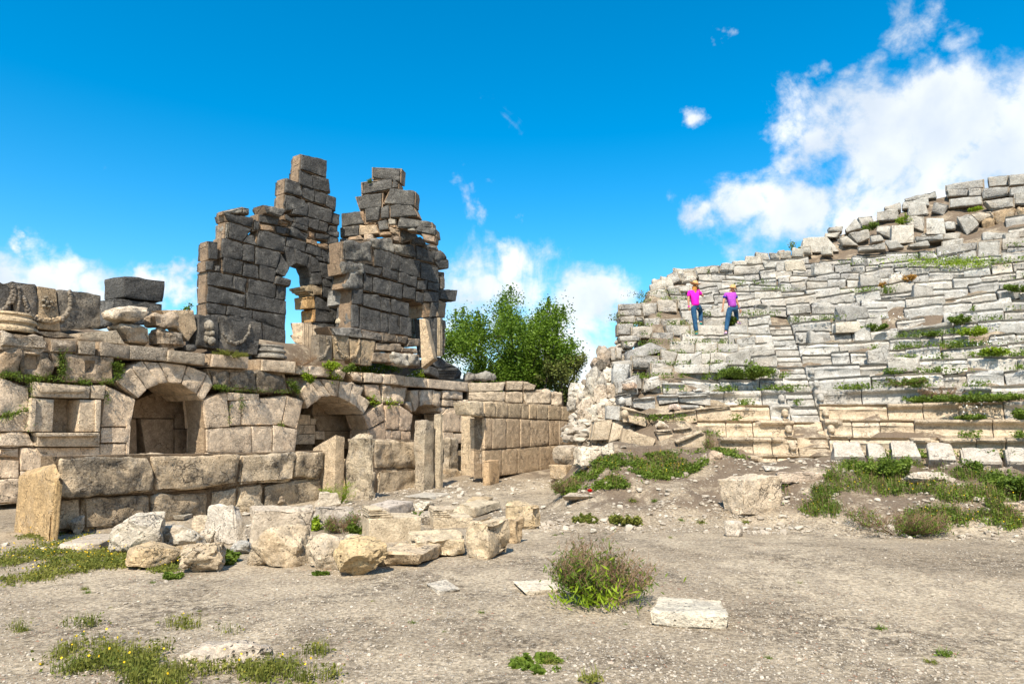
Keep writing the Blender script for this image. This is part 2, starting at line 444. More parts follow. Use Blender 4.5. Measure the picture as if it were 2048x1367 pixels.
def ground_mat():
    m = bpy.data.materials.new('gravelly_earth'); m.use_nodes = True
    T = NT(m.node_tree); bs = T.n['Principled BSDF']
    bs.inputs['Roughness'].default_value = 0.95; bs.inputs['Specular IOR Level'].default_value = 0.15
    geo = T.new('ShaderNodeNewGeometry'); P = geo.outputs['Position']
    big = T.noise(P, 0.42, 5, 0.6, 0.4); mid = T.noise(P, 2.3, 6, 0.65); fine = T.noise(P, 26, 6, 0.75); vf = T.noise(P, 110, 3, 0.7)
    c = T.mix(T.ramp(big, 0.35, 0.65), rgba((0.27, 0.222, 0.160)), rgba((0.44, 0.372, 0.275)))
    c = T.mix(T.ramp(mid, 0.44, 0.66, 0, 0.7), c, rgba((0.24, 0.20, 0.15)))
    lit = T.math('MULTIPLY', T.ramp(T.noise(P, 0.55, 6, 0.75, 0.5), 0.46, 0.60), T.ramp(T.noise(P, 7, 7, 0.82), 0.45, 0.57))
    c = T.mix(T.math('MULTIPLY', lit, 0.9), c, rgba((0.11, 0.088, 0.062)))
    c = T.mix(0.85, c, T.mix(1.0, c, T.mix(T.ramp(fine, 0.34, 0.68), rgba((0.40, 0.375, 0.34)), rgba((1.5, 1.49, 1.46))), 'MULTIPLY'))
    # grit: small pale stones at three sizes, in drifts
    drift = T.ramp(T.noise(P, 1.1, 5, 0.7), 0.34, 0.60, 0.45, 1.0)
    hsum = None
    for sc, a, b, amt in ((14, 0.22, 0.16, 0.8), (34, 0.30, 0.2, 0.95), (70, 0.36, 0.22, 0.95)):
        n = T.n.new('ShaderNodeTexVoronoi'); T.put(n.inputs['Vector'], P); n.inputs['Scale'].default_value = sc
        s = T.ramp(n.outputs['Distance'], a, b)
        sx = T.new('ShaderNodeSeparateColor'); T.link(n.outputs['Color'], sx.inputs[0])
        keep = T.ramp(sx.outputs[0], 0.52, 0.58)
        k = T.math('MULTIPLY', T.math('MULTIPLY', s, keep), drift)
        tint = T.mix(sx.outputs[1], rgba((0.33, 0.29, 0.235)), rgba((0.66, 0.61, 0.53)))
        tint = T.mix(T.ramp(sx.outputs[2], 0.93, 0.95), tint, rgba((0.45, 0.20, 0.12)))
        c = T.mix(T.math('MULTIPLY', k, amt), c, tint)
        hsum = T.math('MULTIPLY', k, 0.02 * 16 / sc) if hsum is None else T.math('ADD', hsum, T.math('MULTIPLY', k, 0.02 * 16 / sc))
    # darker humus on the mound
    sep = T.new('ShaderNodeSeparateXYZ'); T.link(P, sep.inputs[0])
    mz = T.math('MULTIPLY', T.ramp(sep.outputs[2], 0.10, 0.3), T.ramp(T.noise(P, 1.4, 6, 0.7), 0.38, 0.52))
    c = T.mix(T.math('MULTIPLY', mz, 0.82), c, rgba((0.12, 0.088, 0.062)))
    T.link(c, bs.inputs['Base Color'])
    h = T.math('ADD', hsum, T.math('MULTIPLY', fine, 0.012)); h = T.math('ADD', h, T.math('MULTIPLY', vf, 0.004)); h = T.math('ADD', h, T.math('MULTIPLY', mid, 0.03))
    b = T.new('ShaderNodeBump'); b.inputs['Strength'].default_value = 1.0; b.inputs['Distance'].default_value = 1.0
    T.link(h, b.inputs['Height']); T.link(b.outputs[0], bs.inputs['Normal'])
    return m
M_GROUND = ground_mat()
link('ground', terrain_mesh(), M_GROUND, kind='structure', label='dusty grey brown gravelly orchestra floor rising into a debris mound')

# ------------------------------------------------------------------ reading places
def ray_plane(px, py, P0, N):
    d = pix_dir(px, py); o = Vector((0, 0, EYE))
    t = (Vector(P0) - o).dot(Vector(N)) / d.dot(Vector(N))
    return o + d * t
def ray_ground(px, py, h=None):
    """point where a line of sight meets the ground"""
    d = pix_dir(px, py)
    if h is not None:
        t = (h - EYE) / d.z; return Vector((0, 0, EYE)) + d * t
    t = 3.0
    while t < 80 and EYE + d.z * t > ground_h(d.x * t, d.y * t): t += 0.25
    lo, hi = t - 0.25, t
    for _ in range(6):
        m_ = (lo + hi) / 2
        if EYE + d.z * m_ > ground_h(d.x * m_, d.y * m_): lo = m_
        else: hi = m_
    return Vector((0, 0, EYE)) + d * hi
def ray_cavea(px, py, lift=0.0):
    """point where a line of sight meets the slope through the nosings of the seats"""
    d = pix_dir(px, py); o = Vector((0, 0, EYE))
    t = 10.0; last = None
    while t < 60:
        p = o + d * t
        s = p.z - row_h(math.hypot(p.x - CX, p.y - CY)) - lift
        if s < 0: break
        t += 0.05
    return p

CROP = {'A': (380, 300, 6.2125), 'B': (380, 500, 6.2125), 'C': (640, 320, 6.2138), 'D': (640, 530, 6.2138),
        'E': (0, 540, 5.697), 'F': (0, 740, 6.0235), 'G': (320, 680, 5.697), 'H': (580, 700, 5.389),
        'Z2': (0, 520, 3.2), 'Z3': (0, 840, 2.844), 'Z4': (560, 700, 2.848), 'Z5': (1080, 540, 3.107),
        'Z6': (1540, 340, 3.254), 'Z7': (1500, 720, 3.418), 'S1': (1120, 480, 6.2133), 'S2': (1120, 680, 4.883),
        'S7': (1600, 440, 4.571), 'P': (0, 0, 1.0)}
def cp(c, x, y):
    x0, y0, s = CROP[c]; return x0 + x / s, y0 + y / s

def az_vec(a): a = math.radians(a); return Vector((math.sin(a), math.cos(a), 0))
class Plane:
    """a vertical wall face: point, and bearing of its run; back = direction into the wall"""
    def __init__(s, x, y, az):
        s.p = Vector((x, y, 0)); s.u = az_vec(az); s.n = Vector((s.u.y, -s.u.x, 0)); s.back = -s.n
    def at(s, px, py, off=0.0):
        return ray_plane(px, py, s.p + s.back * off, s.n)
    def shifted(s, off):
        q = Plane(0, 0, 0); q.p = s.p + s.back * off; q.u = s.u; q.n = s.n; q.back = s.back; return q

core_acc = {}
def jit(c, a=0.08, r=rnd):
    k = 1 + r.uniform(-a, a); w_ = r.uniform(-0.025, 0.025); return tuple(min(0.95, max(0.01, x * k * (1 + w_ * s_))) for x, s_ in zip(c, (1, 0, -1.3)))
SEED = [100]
def qblk(parent, name, mat, crop, q, plane, thick, col, lich=0.3, gap=0.004, core=None, joff=0.012, **kw):
    """one dressed stone whose face outline is q = TLx TLy TRx TRy BRx BRy BLx BLy on a wall plane"""
    SEED[0] += 1; sd_ = SEED[0]
    r = random.Random(sd_)
    off = kw.pop('off', 0.0) + r.uniform(-joff, joff)
    P = [plane.at(*cp(crop, q[2 * i], q[2 * i + 1]), off) for i in range(4)]
    c = sum(P, Vector()) / 4
    if core is not None:
        K = [c + (p - c) * 1.06 + plane.back * 0.09 for p in P]
        core_acc.setdefault(core, []).append((K, plane.back * max(0.1, thick - 0.24)))
    size = max((P[1] - P[0]).length, (P[0] - P[3]).length)
    P = [p + (c - p).normalized() * gap * 1.4 for p in P]
    B = [p + plane.back * thick * r.uniform(0.94, 1.06) for p in P]
    V, fc = hexa(P + B, sd_, **kw)
    o = c + plane.back * thick / 2
    me = make_mesh(name, V - np.array(o), fc, True, kw.get('sharp', 38) if False else 38)
    return link(name, me, mat, parent, (*jit(col, 0.10, r), min(1, max(0, lich + r.uniform(-0.12, 0.12)))), o)
def flush_core(key, parent, mat, col=(0.25, 0.19, 0.13, 0.3)):
    V = []; Fc = []
    for K, b in core_acc.get(key, []):
        n = len(V); V += [tuple(p) for p in K] + [tuple(p + b) for p in K]
        Fc += [(n, n + 3, n + 2, n + 1), (n + 4, n + 5, n + 6, n + 7), (n, n + 1, n + 5, n + 4), (n + 1, n + 2, n + 6, n + 5), (n + 2, n + 3, n + 7, n + 6), (n + 3, n, n + 4, n + 7)]
    if not V: return
    me = make_mesh('rubble_core', np.array(V), np.array(Fc), False, 0)
    return link('rubble_core', me, mat, parent, col, None, kind='stuff')

def corner_box(px_l, px_m, px_r, y_top, y_base, az=30.0, hbase=None, depth_l=None, depth_r=None, base_pt=None):
    """an upright box seen corner-on: returns its 8 corners (front face = the face right of the middle edge)"""
    g = base_pt if base_pt is not None else ray_ground(px_m, y_base, hbase)
    u = az_vec(az); back = Vector((-u.y, u.x, 0))
    def along(px, dirv):
        d = pix_dir(px, 860); nrm = Vector((d.y, -d.x, 0))      # vertical plane through eye and column px
        return -(g.dot(nrm)) / dirv.dot(nrm)
    tl = along(px_l, back) if depth_l is None else depth_l
    tr = along(px_r, u) if depth_r is None else depth_r
    z = ray_plane(px_m, y_top, g, (0, 1, 0)).z
    top = Vector((0, 0, z - g.z))
    a = g; b = g + u * tr
    low = Vector((0, 0, -0.12))
    return [a + top, b + top, b + low, a + low, a + top + back * tl, b + top + back * tl, b + back * tl + low, a + back * tl + low]
# ================================================================== THE STAGE BUILDING
GREY = (0.18, 0.178, 0.17); LGREY = (0.36, 0.34, 0.30); BEIGE = (0.68, 0.57, 0.44); PALE = (0.60, 0.53, 0.42); ORANGE = (0.50, 0.30, 0.12); CREAM = (0.60, 0.48, 0.34)
KW_G = dict(r=0.012, amp=0.022, freq=4.6, cell=0.085, chip=0.045)
KW_R = dict(r=0.025, amp=0.036, freq=3.4, cell=0.08, chip=0.065)
KW_A = dict(r=0.007, amp=0.007, freq=3.5, cell=0.13, chip=0.015)
KW_RR = dict(r=0.07, amp=0.085, freq=2.6, cell=0.085, chip=0.09, nmax=18)
P_TL = Plane(-7.2, 24.0, 35)              # tower, pier with the arched window
P_TR = Plane(-5.9, 23.1, 35)              # tower, forward pier
P_TE = Plane(-5.2, 25.4, 100)             # cross wall on top of the forward pier
tower = thing('ruined_scene_building', 'tall dark grey two-peaked ruin of big stone blocks with an arched opening', 'ruin', (-7.2, 24, 3.3))
def T(crop, q, plane=P_TL, col=GREY, lich=0.72, thick=0.66, kw=KW_G, core='tower', name='stone_block', **k):
    d = dict(kw); d.update(k)
    return qblk(tower, name, M_GREY, crop, q, plane, thick, col, lich, core=core, **d)
# --- left pier, from the top down (crop A)
for q in [
 (1400,52,1705,130,1700,345,1385,232), (1368,238,1520,312,1530,480,1368,425), (1522,312,1722,362,1755,530,1535,482),
 (1200,352,1382,402,1392,575,1190,525), (1402,432,1550,492,1540,645,1400,592), (1556,495,1690,545,1690,680,1545,642), (1700,548,1822,592,1808,762,1695,690),
 (1290,680,1470,650,1462,822,1278,790), (1480,655,1765,745,1750,905,1465,825), (1770,765,1872,800,1855,938,1755,905),
 (868,792,1110,832,1090,930,872,890), (1310,835,1480,842,1480,950,1305,900), (1485,845,1610,862,1590,1000,1482,955), (1612,880,1725,915,1700,1018,1595,1000),
 (1275,895,1478,945,1462,1005,1272,950),
 (445,785,790,842,782,970,470,875), (800,852,868,882,858,990,800,1000), (500,892,770,982,652,1140,492,1092),
 (725,1042,790,1062,840,1190,668,1142), (240,1132,345,1142,345,1358,240,1350), (412,1092,668,1162,650,1365,396,1332), (672,1165,800,1192,800,1392,655,1368),
 (870,992,1200,1082,1180,1272,842,1190), (1212,1078,1450,1152,1430,1268,1202,1190), (1455,1158,1640,1222,1632,1330,1438,1272)]:
    T('A', q)
T('A', (430,752,660,702,650,782,425,792), lich=0.3, col=LGREY, thick=0.5)
T('A', (665,704,742,722,745,800,655,782), lich=0.5, col=LGREY, thick=0.5)
T('A', (460,895,495,892,488,1095,440,1100), lich=0.4, col=LGREY)
T('A', (1190,545,1430,622,1440,700,1180,762), kw=KW_R, lich=0.5)
T('A', (935,680,1180,745,1130,828,970,772), thick=0.8, kw=KW_R, off=-0.2, lich=0.45, col=LGREY)
for q in [(880,908,1062,940,1062,1010,880,985), (1110,850,1232,898,1225,950,1115,925), (1485,1002,1562,1022,1560,1100,1490,1088), (1450,1095,1520,1112,1510,1170,1455,1150),
          (1510,1102,1590,1122,1590,1198,1502,1168), (1600,1152,1722,1182,1720,1238,1602,1200)]:
    T('A', q, col=(0.40, 0.28, 0.18), lich=0.12, kw=KW_R, thick=0.5)
for q in [(1080,940,1205,960,1190,1048,1080,1030), (1250,952,1490,1042,1450,1145,1240,1050), (1205,960,1248,960,1245,1050,1195,1045), (1192,792,1300,862,1270,900,1190,858),
          (1570,1030,1740,1052,1725,1120,1572,1098), (1742,1062,1850,1092,1845,1168,1722,1165), (1730,945,1850,942,1848,1010,1710,1040), (1700,1010,1850,1015,1848,1085,1745,1060),
          (1730,1178,1895,1188,1900,1290,1722,1250), (1640,1215,1720,1245,1715,1340,1640,1330), (1730,1250,1900,1292,1900,1440,1722,1400)]:
    T('A', q, kw=KW_R, thick=0.55)
# --- left pier, lower part (crop B)
for q in [
 (822,-45,1130,32,1072,225,822,172), (425,85,665,142,655,312,412,275), (672,145,852,192,860,358,660,318), (868,182,1070,232,1052,408,878,360),
 (235,262,535,312,538,480,228,430), (545,315,720,355,690,530,545,482), (740,357,1078,422,1058,602,722,530), (1082,425,1205,457,1196,620,1062,606),
 (228,442,690,562,682,710,220,640), (712,532,1200,632,1196,802,702,715), (222,652,455,692,440,802,222,790), (475,692,780,752,770,852,455,800),
 (785,755,1190,812,1188,992,780,852), (455,802,900,872,900,1130,460,1010), (905,880,1190,995,1186,1180,905,1130), (455,1010,900,1130,900,1230,455,1150),
 (905,1150,1190,1182,1250,1235,905,1245), (222,795,450,805,455,1000,222,960),
 (1602,142,1768,192,1765,372,1655,342), (1770,195,1890,222,1905,392,1768,372), (1662,42,1890,72,1885,212,1662,140), (1575,75,1655,100,1655,140,1595,130),
 (1658,347,1870,392,1870,480,1660,450), (1875,395,2000,402,2000,520,1875,490), (1660,452,2000,520,2000,700,1660,575), (1560,562,1700,650,1760,762,1562,722), (1565,722,1780,770,1798,900,1540,885),
 (1532,892,1802,922,1780,1090,1552,1040)]:
    T('B', q)
for q in [(212,132,310,122,302,250,212,250), (322,192,372,182,370,265,312,260)]:
    T('B', q, lich=0.6, col=LGREY, kw=KW_R)
for q in [(1690,640,2000,700,2000,900,1760,770), (1790,775,2000,880,2000,1080,1800,930), (1760,1000,2000,1040,2000,1200,1760,1180)]:
    T('B', q, off=0.1)
# voussoirs round the opening
for q in [(1165,-45,1300,-25,1322,165,1240,212), (1135,45,1238,212,1190,330,1068,282), (1302,-20,1482,58,1460,208,1324,165), (1488,58,1590,112,1640,262,1505,278),
          (1508,282,1642,265,1642,432,1518,425)]:
    T('B', q, name='voussoir', thick=0.7, gap=0.008, warm=1) if False else T('B', q, name='voussoir', thick=0.7, gap=0.008, core=None)
T('B', (1462,200,1488,60,1508,280,1512,330), name='voussoir', thick=0.7, core=None)
T('B', (1100,322,1262,372,1245,452,1062,415), name='impost', thick=0.8, off=-0.08, lich=0.5)
T('B', (1512,425,1650,462,1650,560,1540,558), name='impost', thick=0.8, off=-0.05, lich=0.05, col=(0.50, 0.40, 0.28), core=None)
for i, (a, b, yy, hh) in enumerate([(1290, 1512, 450, 26), (1310, 1520, 482, 26), (1340, 1530, 512, 24), (1375, 1540, 540, 24)]):
    T('B', (a + 120, yy - 4, b, yy + 4, b, yy + hh + 8, a + 130, yy + hh), name='impost_moulding', thick=0.62 + 0.18 - i * 0.03, lich=0.0, col=(0.52, 0.42, 0.28), core=None, kw=KW_A)
T('B', (1450,575,1558,562,1558,720,1450,722), lich=0.08, col=(0.52, 0.34, 0.16), core=None)
T('B', (1520,738,1565,725,1560,888,1522,890), lich=0.08, col=(0.52, 0.32, 0.14), core=None)
# --- forward pier, upper cross wall (crop C)
UP = dict(plane=P_TE, thick=0.7)
for q in [(645,85,998,100,985,262,645,222), (510,270,895,215,890,352,515,425), (900,222,972,282,970,342,892,350), (437,452,768,407,760,582,490,612),
          (872,347,1170,387,1165,565,782,532), (552,602,740,582,722,740,556,770), (752,590,850,547,850,712,745,727), (862,562,1130,522,1205,690,865,710),
          (262,662,488,632,538,782,266,826), (246,842,488,812,480,935,250,950), (712,762,822,742,850,852,732,872), (990,702,1378,767,1380,832,962,834),
          (1202,802,1430,852,1435,936,1192,882), (240,972,338,967,338,1050,240,1060)]:
    T('C', q, lich=0.62, col=(0.27, 0.255, 0.22), kw=dict(KW_R, amp=0.03), **UP)
for q, c in [((492,808,690,802,725,910,492,930), (0.55, 0.43, 0.30)), ((492,632,548,622,552,768,520,770), (0.42, 0.29, 0.19)), ((842,732,938,727,930,798,842,800), LGREY),
          ((1252,902,1435,942,1420,1020,1292,1000), (0.35, 0.26, 0.19)), ((862,832,978,852,978,940,872,900), (0.42, 0.33, 0.24)), ((540,920,650,922,660,985,550,992), (0.5, 0.38, 0.27)),
          ((1082,842,1180,822,1190,880,1082,872), LGREY), ((730,880,860,880,900,930,740,930), (0.42, 0.30, 0.2)), ((880,935,985,945,985,1010,880,1000), (0.3, 0.24, 0.19)),
          ((345,960,500,935,540,985,350,1000), (0.42, 0.3, 0.2)), ((555,775,700,765,700,800,560,800), (0.42, 0.3, 0.2)), ((850,800,940,800,945,840,860,830),(0.42,0.3,0.2))]:
    T('C', q, lich=0.12, col=c, kw=KW_R, plane=P_TE, thick=0.55, off=0.04)
# --- forward pier, ashlar (crop C and D)
for q in [(300,1012,650,1002,670,1282,312,1250), (642,985,908,960,930,1150,684,1100), (930,1052,1188,1042,1200,1212,962,1160), (985,862,1160,872,1238,962,1002,1040),
          (1152,960,1282,962,1348,1060,1152,1042), (1312,1042,1460,1042,1490,1120,1332,1110), (1402,1122,1520,1122,1598,1232,1432,1262)]:
    T('C', q, plane=P_TR, lich=0.5, col=(0.34, 0.325, 0.29), kw=dict(KW_RR, amp=0.06), thick=0.9)
for q in [(690,1102,890,1152,888,1362,692,1310), (892,1152,980,1182,980,1372,892,1350), (1202,1062,1420,1152,1420,1282,1202,1232), (1432,1262,1600,1236,1600,1345,1482,1342)]:
    T('C', q, plane=P_TR, thick=0.8)
for q in [(462,-30,770,42,752,132,545,92), (792,27,980,72,980,202,782,142), (985,82,1205,152,1205,275,988,212), (1217,192,1335,190,1322,310,1217,300),
          (1342,202,1490,232,1480,330,1342,300), (552,92,650,142,655,335,552,310), (662,142,860,192,860,380,662,330), (866,197,1028,242,1020,420,864,376),
          (1042,237,1190,292,1190,430,1032,402), (1202,322,1298,352,1295,490,1202,450), (1302,312,1480,342,1480,460,1302,450), (412,302,530,302,540,490,412,480),
          (542,352,740,372,768,560,542,500), (752,392,880,412,885,590,772,562), (887,417,1105,472,1100,640,887,582), (403,492,488,502,488,772,403,772),
          (502,512,750,582,755,830,492,792), (757,582,840,602,850,842,762,832), (852,602,988,622,998,860,857,852), (1000,632,1135,662,1140,890,1002,862),
          (972,-113,1240,-52,1250,165,992,80), (1252,-42,1470,15,1488,228,1257,168)]:
    T('D', q, plane=P_TR, thick=0.85)
for q in [(278,-40,580,-35,540,95,292,100), (372,62,548,85,548,310,332,272)]:
    T('D', q, plane=P_TR, lich=0.45, col=(0.36, 0.345, 0.31), kw=KW_RR, thick=0.9)
T('D', (92,312,358,292,345,480,82,515), plane=P_TE.shifted(-1.6), lich=0.3, col=(0.33, 0.33, 0.32), kw=KW_R, thick=0.6, core=None, name='stone_block')
T('D', (212,502,398,492,400,770,195,740), plane=P_TE.shifted(-1.6), lich=0.15, col=(0.52, 0.46, 0.35), kw=KW_RR, thick=0.8)
T('D', (1502,305,1718,305,1690,450,1502,415), plane=P_TR, lich=0.75, thick=0.8, off=-0.1, core=None)
for q in [(1490,82,1560,92,1550,300,1495,300), (1575-50,662,1567,692,1570,800,1525,800), (1525,805,1570,800,1560,900,1525,900), (1520,905,1568,905,1560,1010,1520,1010), (1510,1015,1560,1015,1555,1110,1510,1110)]:
    T('D', q, plane=P_TR, lich=0.3, col=(0.32, 0.26, 0.2), kw=KW_R, thick=0.8, off=0.1)
T('D', (1272,472,1380,462,1385,640,1282,650), plane=P_TR, lich=0.1, col=(0.48, 0.34, 0.22), thick=0.9, off=0.1, core=None)
T('D', (1385,462,1480,462,1445,640,1385,642), plane=P_TR, lich=0.7, thick=0.9, name='capital', core=None)
T('D', (1482,432,1575,472,1560,660,1442,640), plane=P_TR, lich=0.3, col=(0.35, 0.28, 0.2), thick=0.8, name='capital', core=None)
for a, b, c in [(1330, 1375, 0.62), (1375, 1420, 0.7), (1420, 1458, 0.6)]:
    T('D', (a, 655, b, 655, b, 1140, max(a, 1372), 1140), plane=P_TR, lich=c, thick=0.7, name='pilaster_shaft', kw=KW_A, core=None, off=0.05, joff=0.03)
for i, a in enumerate((1460, 1482, 1504)):
    T('D', (a, 650, a + 20, 655, a + 18, 1130, a, 1130), plane=P_TR, lich=0.05, col=(0.50, 0.42, 0.30), thick=0.6, name='pilaster_fillet', kw=KW_A, core=None, off=-0.02 * (i % 2))
T('D', (1235,665,1305,660,1412,1160,1262,1278), plane=P_TE.shifted(-1.0), lich=0.0, col=CREAM, thick=0.5, name='broken_jamb', kw=KW_A, core=None)
for q in [(1112,552,1258,522,1250,660,1112,652), (1142,662,1220,672,1210,842,1142,840), (1142,845,1220,845,1225,930,1142,930)]:
    T('D', q, plane=P_TR.shifted(1.4), lich=0.2, col=(0.48, 0.45, 0.38), kw=KW_R, thick=0.6)
# --- cornice and carved orthostats at the tower's foot
P_TF = P_TR.shifted(-0.55)
T('D', (125,765,520,790,530,900,190,870), plane=P_TF, lich=0.35, col=(0.33, 0.32, 0.30), kw=KW_R, thick=0.9, name='cornice_block')
T('D', (525,792,755,842,770,940,535,905), plane=P_TF, lich=0.35, col=(0.30, 0.27, 0.24), kw=KW_R, thick=0.9, name='cornice_block')
for q in [(775,842,955,872,955,958,765,950), (962,872,1095,892,1080,985,962,960), (1102,902,1240,922,1240,1000,1085,1010), (702,962,1010,982,1010,1070,702,1060),
          (662,1082,900,1092,930,1210,645,1200), (1022,1022,1210,1032,1220,1090,1012,1080)]:
    T('D', q, plane=P_TF, lich=0.35, col=(0.36, 0.29, 0.22), kw=KW_R, thick=0.8)
for q in [(912,1087,1105,1092,1110,1240,952,1230), (1117,1092,1250,1112,1270,1270,1122,1250)]:
    T('D', q, plane=P_TF.shifted(-0.2), lich=0.25, col=(0.50, 0.47, 0.41), kw=KW_RR, thick=0.7)
flush_core('tower', tower, M_BEIGE, (0.28, 0.21, 0.15, 0.2))

# carved blocks with garlands
_ico = None
def lumps(items, name='garland', mat=M_GREY, parent=None, col=GREY, lich=0.3, sub=1):
    """many small carved bosses in one relief: items = (centre, (rx, ry, rz))"""
    global _ico
    if _ico is None:
        bm = bmesh.new(); bmesh.ops.create_icosphere(bm, subdivisions=2, radius=1.0)
        _ico = (np.array([v.co[:] for v in bm.verts]), np.array([[v.index for v in f.verts] for f in bm.faces])); bm.free()
    V = []; Fs = []; o = 0
    for c, r in items:
        v = _ico[0] * np.array(r) + np.array(c); v += (0.12 * min(r)) * fbm(v * 30, 7, 1)[:, None]
        V.append(v); Fs.append(_ico[1] + o); o += len(v)
    me = make_mesh(name, np.concatenate(V), np.concatenate(Fs), True, 0)
    return link(name, me, mat, parent, (*col, lich))
def garland(parent, plane, crop, pts, rad, n=16, off=-0.04, col=GREY, mat=M_GREY, lich=0.3, name='garland'):
    W3 = [plane.at(*cp(crop, x, y), off) for x, y in pts]
    items = []
    L = [0]
    for i in range(1, len(W3)): L.append(L[-1] + (W3[i] - W3[i - 1]).length)
    for j in range(n):
        s = L[-1] * j / (n - 1); i = max(k for k in range(len(L) - 1) if L[k] <= s + 1e-9)
        p = W3[i].lerp(W3[i + 1], (s - L[i]) / max(1e-6, L[i + 1] - L[i]))
        for q in range(2):
            r = rad * rnd.uniform(0.7, 1.05)
            items.append(((p.x + rnd.uniform(-1, 1) * rad * 0.3, p.y + rnd.uniform(-1, 1) * rad * 0.3, p.z + (q - 0.5) * rad * 0.9), (r, r, r)))
    return lumps(items, name, mat, parent, col, lich)
def carved(label, crop, q, plane, col, lich, thick=0.6, mat=M_GREY, garl=None, kw=KW_R, cat='carved block', name='carved_block', group=None, rad=0.05, **k):
    P = [plane.at(*cp(crop, q[2 * i], q[2 * i + 1]), k.get('off', 0)) for i in range(4)]
    base = (P[2] + P[3]) / 2
    t = thing(name, label, cat, base, group)
    d = dict(kw); d.update(k)
    qblk(t, 'block', mat, crop, q, plane, thick, col, lich, gap=0.004, joff=0.0, **d)
    for pts in (garl or []):
        garland(t, plane.shifted(k.get('off', 0)), crop, pts, rad * 0.8, n=max(8, len(pts) * 6), off=-0.01, col=tuple(c * 1.0 for c in col), mat=mat, lich=lich * 0.6)
    return t
P_F = Plane(*(WALL0 - N30 * 0.9), 30)
carved('grey garland block cut by the photo\'s left edge, on the long wall', 'E', (-60,95,128,195,128,520,-60,515), P_F, (0.24, 0.21, 0.175), 0.5, garl=[[(0,470),(60,440),(120,330),(150,240)]], group='garland frieze blocks', cat='frieze block')
carved('grey garland block between the edge block and the smooth beige rosette block', 'E', (132,125,418,172,425,660,190,640), P_F, (0.26, 0.225, 0.185), 0.45, garl=[[(150,180),(170,300),(140,360)], [(270,300),(300,420),(360,520),(425,560)], [(210,200),(215,340),(205,480)]], group='garland frieze blocks', cat='frieze block')
tb = carved('smooth beige block carved with a small rosette above a garland, on the long wall', 'E', (430,182,638,212,690,695,430,665), P_F, (0.55, 0.43, 0.29), 0.12, kw=KW_A, garl=[[(430,540),(500,575),(590,580),(680,545)]], group='garland frieze blocks', cat='frieze block', rad=0.06)
pl = [P_F.at(*cp('E', x, y), -0.05) for x, y in [(530,370),(495,345),(500,410),(555,415),(580,365),(520,310)]]
lumps([(tuple(pl[0]), (0.05, 0.05, 0.05))] + [(tuple(p), (0.05, 0.04, 0.04)) for p in pl[1:]], 'rosette', M_GREY, tb, (0.3, 0.26, 0.2), 0.2)
carved('grey pitted block with a garland end, just left of the big square block', 'E', (655,218,1155,285,1155,640,655,705), P_F, (0.29, 0.255, 0.21), 0.5, kw=dict(KW_R, cuts=()), garl=[[(700,560),(760,500),(800,400),(800,300),(790,250)]], group='garland frieze blocks', cat='frieze block', rad=0.06)
P_F2 = Plane(*(WALL0 - N30 * 1.9), 30)
tq = carved('big square dark grey pitted block standing highest on the long wall', 'E', (1412,62,1892,115,1868,372,1405,305), P_F2, (0.21, 0.205, 0.19), 0.6, thick=0.9, kw=dict(KW_R, amp=0.02), name='square_block', cat='stone block')
carved('grey block lying under the big square dark block', 'E', (1300,310,1868,378,1870,600,1210,640), P_F2, (0.22, 0.21, 0.19), 0.55, thick=1.5, kw=KW_R, name='stone_block', cat='stone block')
# column drums and bases on the ledge
def lathe(name, prof, loc, parent, mat, col, lich=0.2, seg=28, tilt=(0, 0), amp=0.008, label=None, cat=None):
    V = []; n = len(prof)
    for i in range(seg):
        a = 2 * math.pi * i / seg
        for r, z in prof: V.append((r * math.cos(a), r * math.sin(a), z))
    V = np.array(V); V += (amp * fbm(V * 5 + np.array(loc), 3, 3))[:, None] * np.array([1, 1, 0.4])
    Fc = [(i * n + j, ((i + 1) % seg) * n + j, ((i + 1) % seg) * n + j + 1, i * n + j + 1) for i in range(seg) for j in range(n - 1)]
    me = make_mesh(name, V, np.array(Fc), True, 45)
    o = link(name, me, mat, parent, (*col, lich), loc, label, cat)
    o.rotation_euler = (tilt[0], tilt[1], 0)
    return o
def col_base(label, crop, x, y_base, rad, h, plane, mat, col, lich):
    p = plane.at(*cp(crop, x, y_base), 0.4)
    pr = [(0.01, h), (rad * .8, h), (rad * .83, h * .9), (rad * .78, h * .82), (rad * .8, h * .72), (rad * .95, h * .62), (rad * .97, h * .5), (rad * .88, h * .42), (rad * .86, h * .34), (rad, h * .22), (rad * 1.03, h * .1), (rad, 0), (0.01, 0)]
    lathe('column_base', pr, tuple(p), None, mat, col, lich, label=label, cat='column base')
P_L = Plane(*(WALL0 - N30 * 0.25), 30)
col_base('beige moulded column base at the photo\'s left edge, on the ledge below the garland blocks', 'E', 80, 715, 0.55, 0.42, P_L, M_BEIGE, (0.55, 0.44, 0.30), 0.15)
col_base('grey moulded column base standing on a pale cornice slab near the tower foot', 'G', 1245, 212, 0.50, 0.40, P_L, M_GREY, (0.36, 0.34, 0.30), 0.35)
for lb, q, c, m, kk, off in [
 ('low carved grey slab behind the left column base', (372,690,700,705,900,770,560,770), (0.33, 0.28, 0.22), M_GREY, KW_R, -0.1),
 ('stepped beige moulding fragment lying on the ledge left of the pitted pale rock', (905,715,1330,685,1430,845,905,795), (0.50, 0.44, 0.35), M_BEIGE, KW_A, 0.0)]:
    carved(lb, 'E', q, P_L, c, 0.25, thick=0.8, mat=m, kw=kk, name='moulding_fragment', cat='fallen stone', off=off)
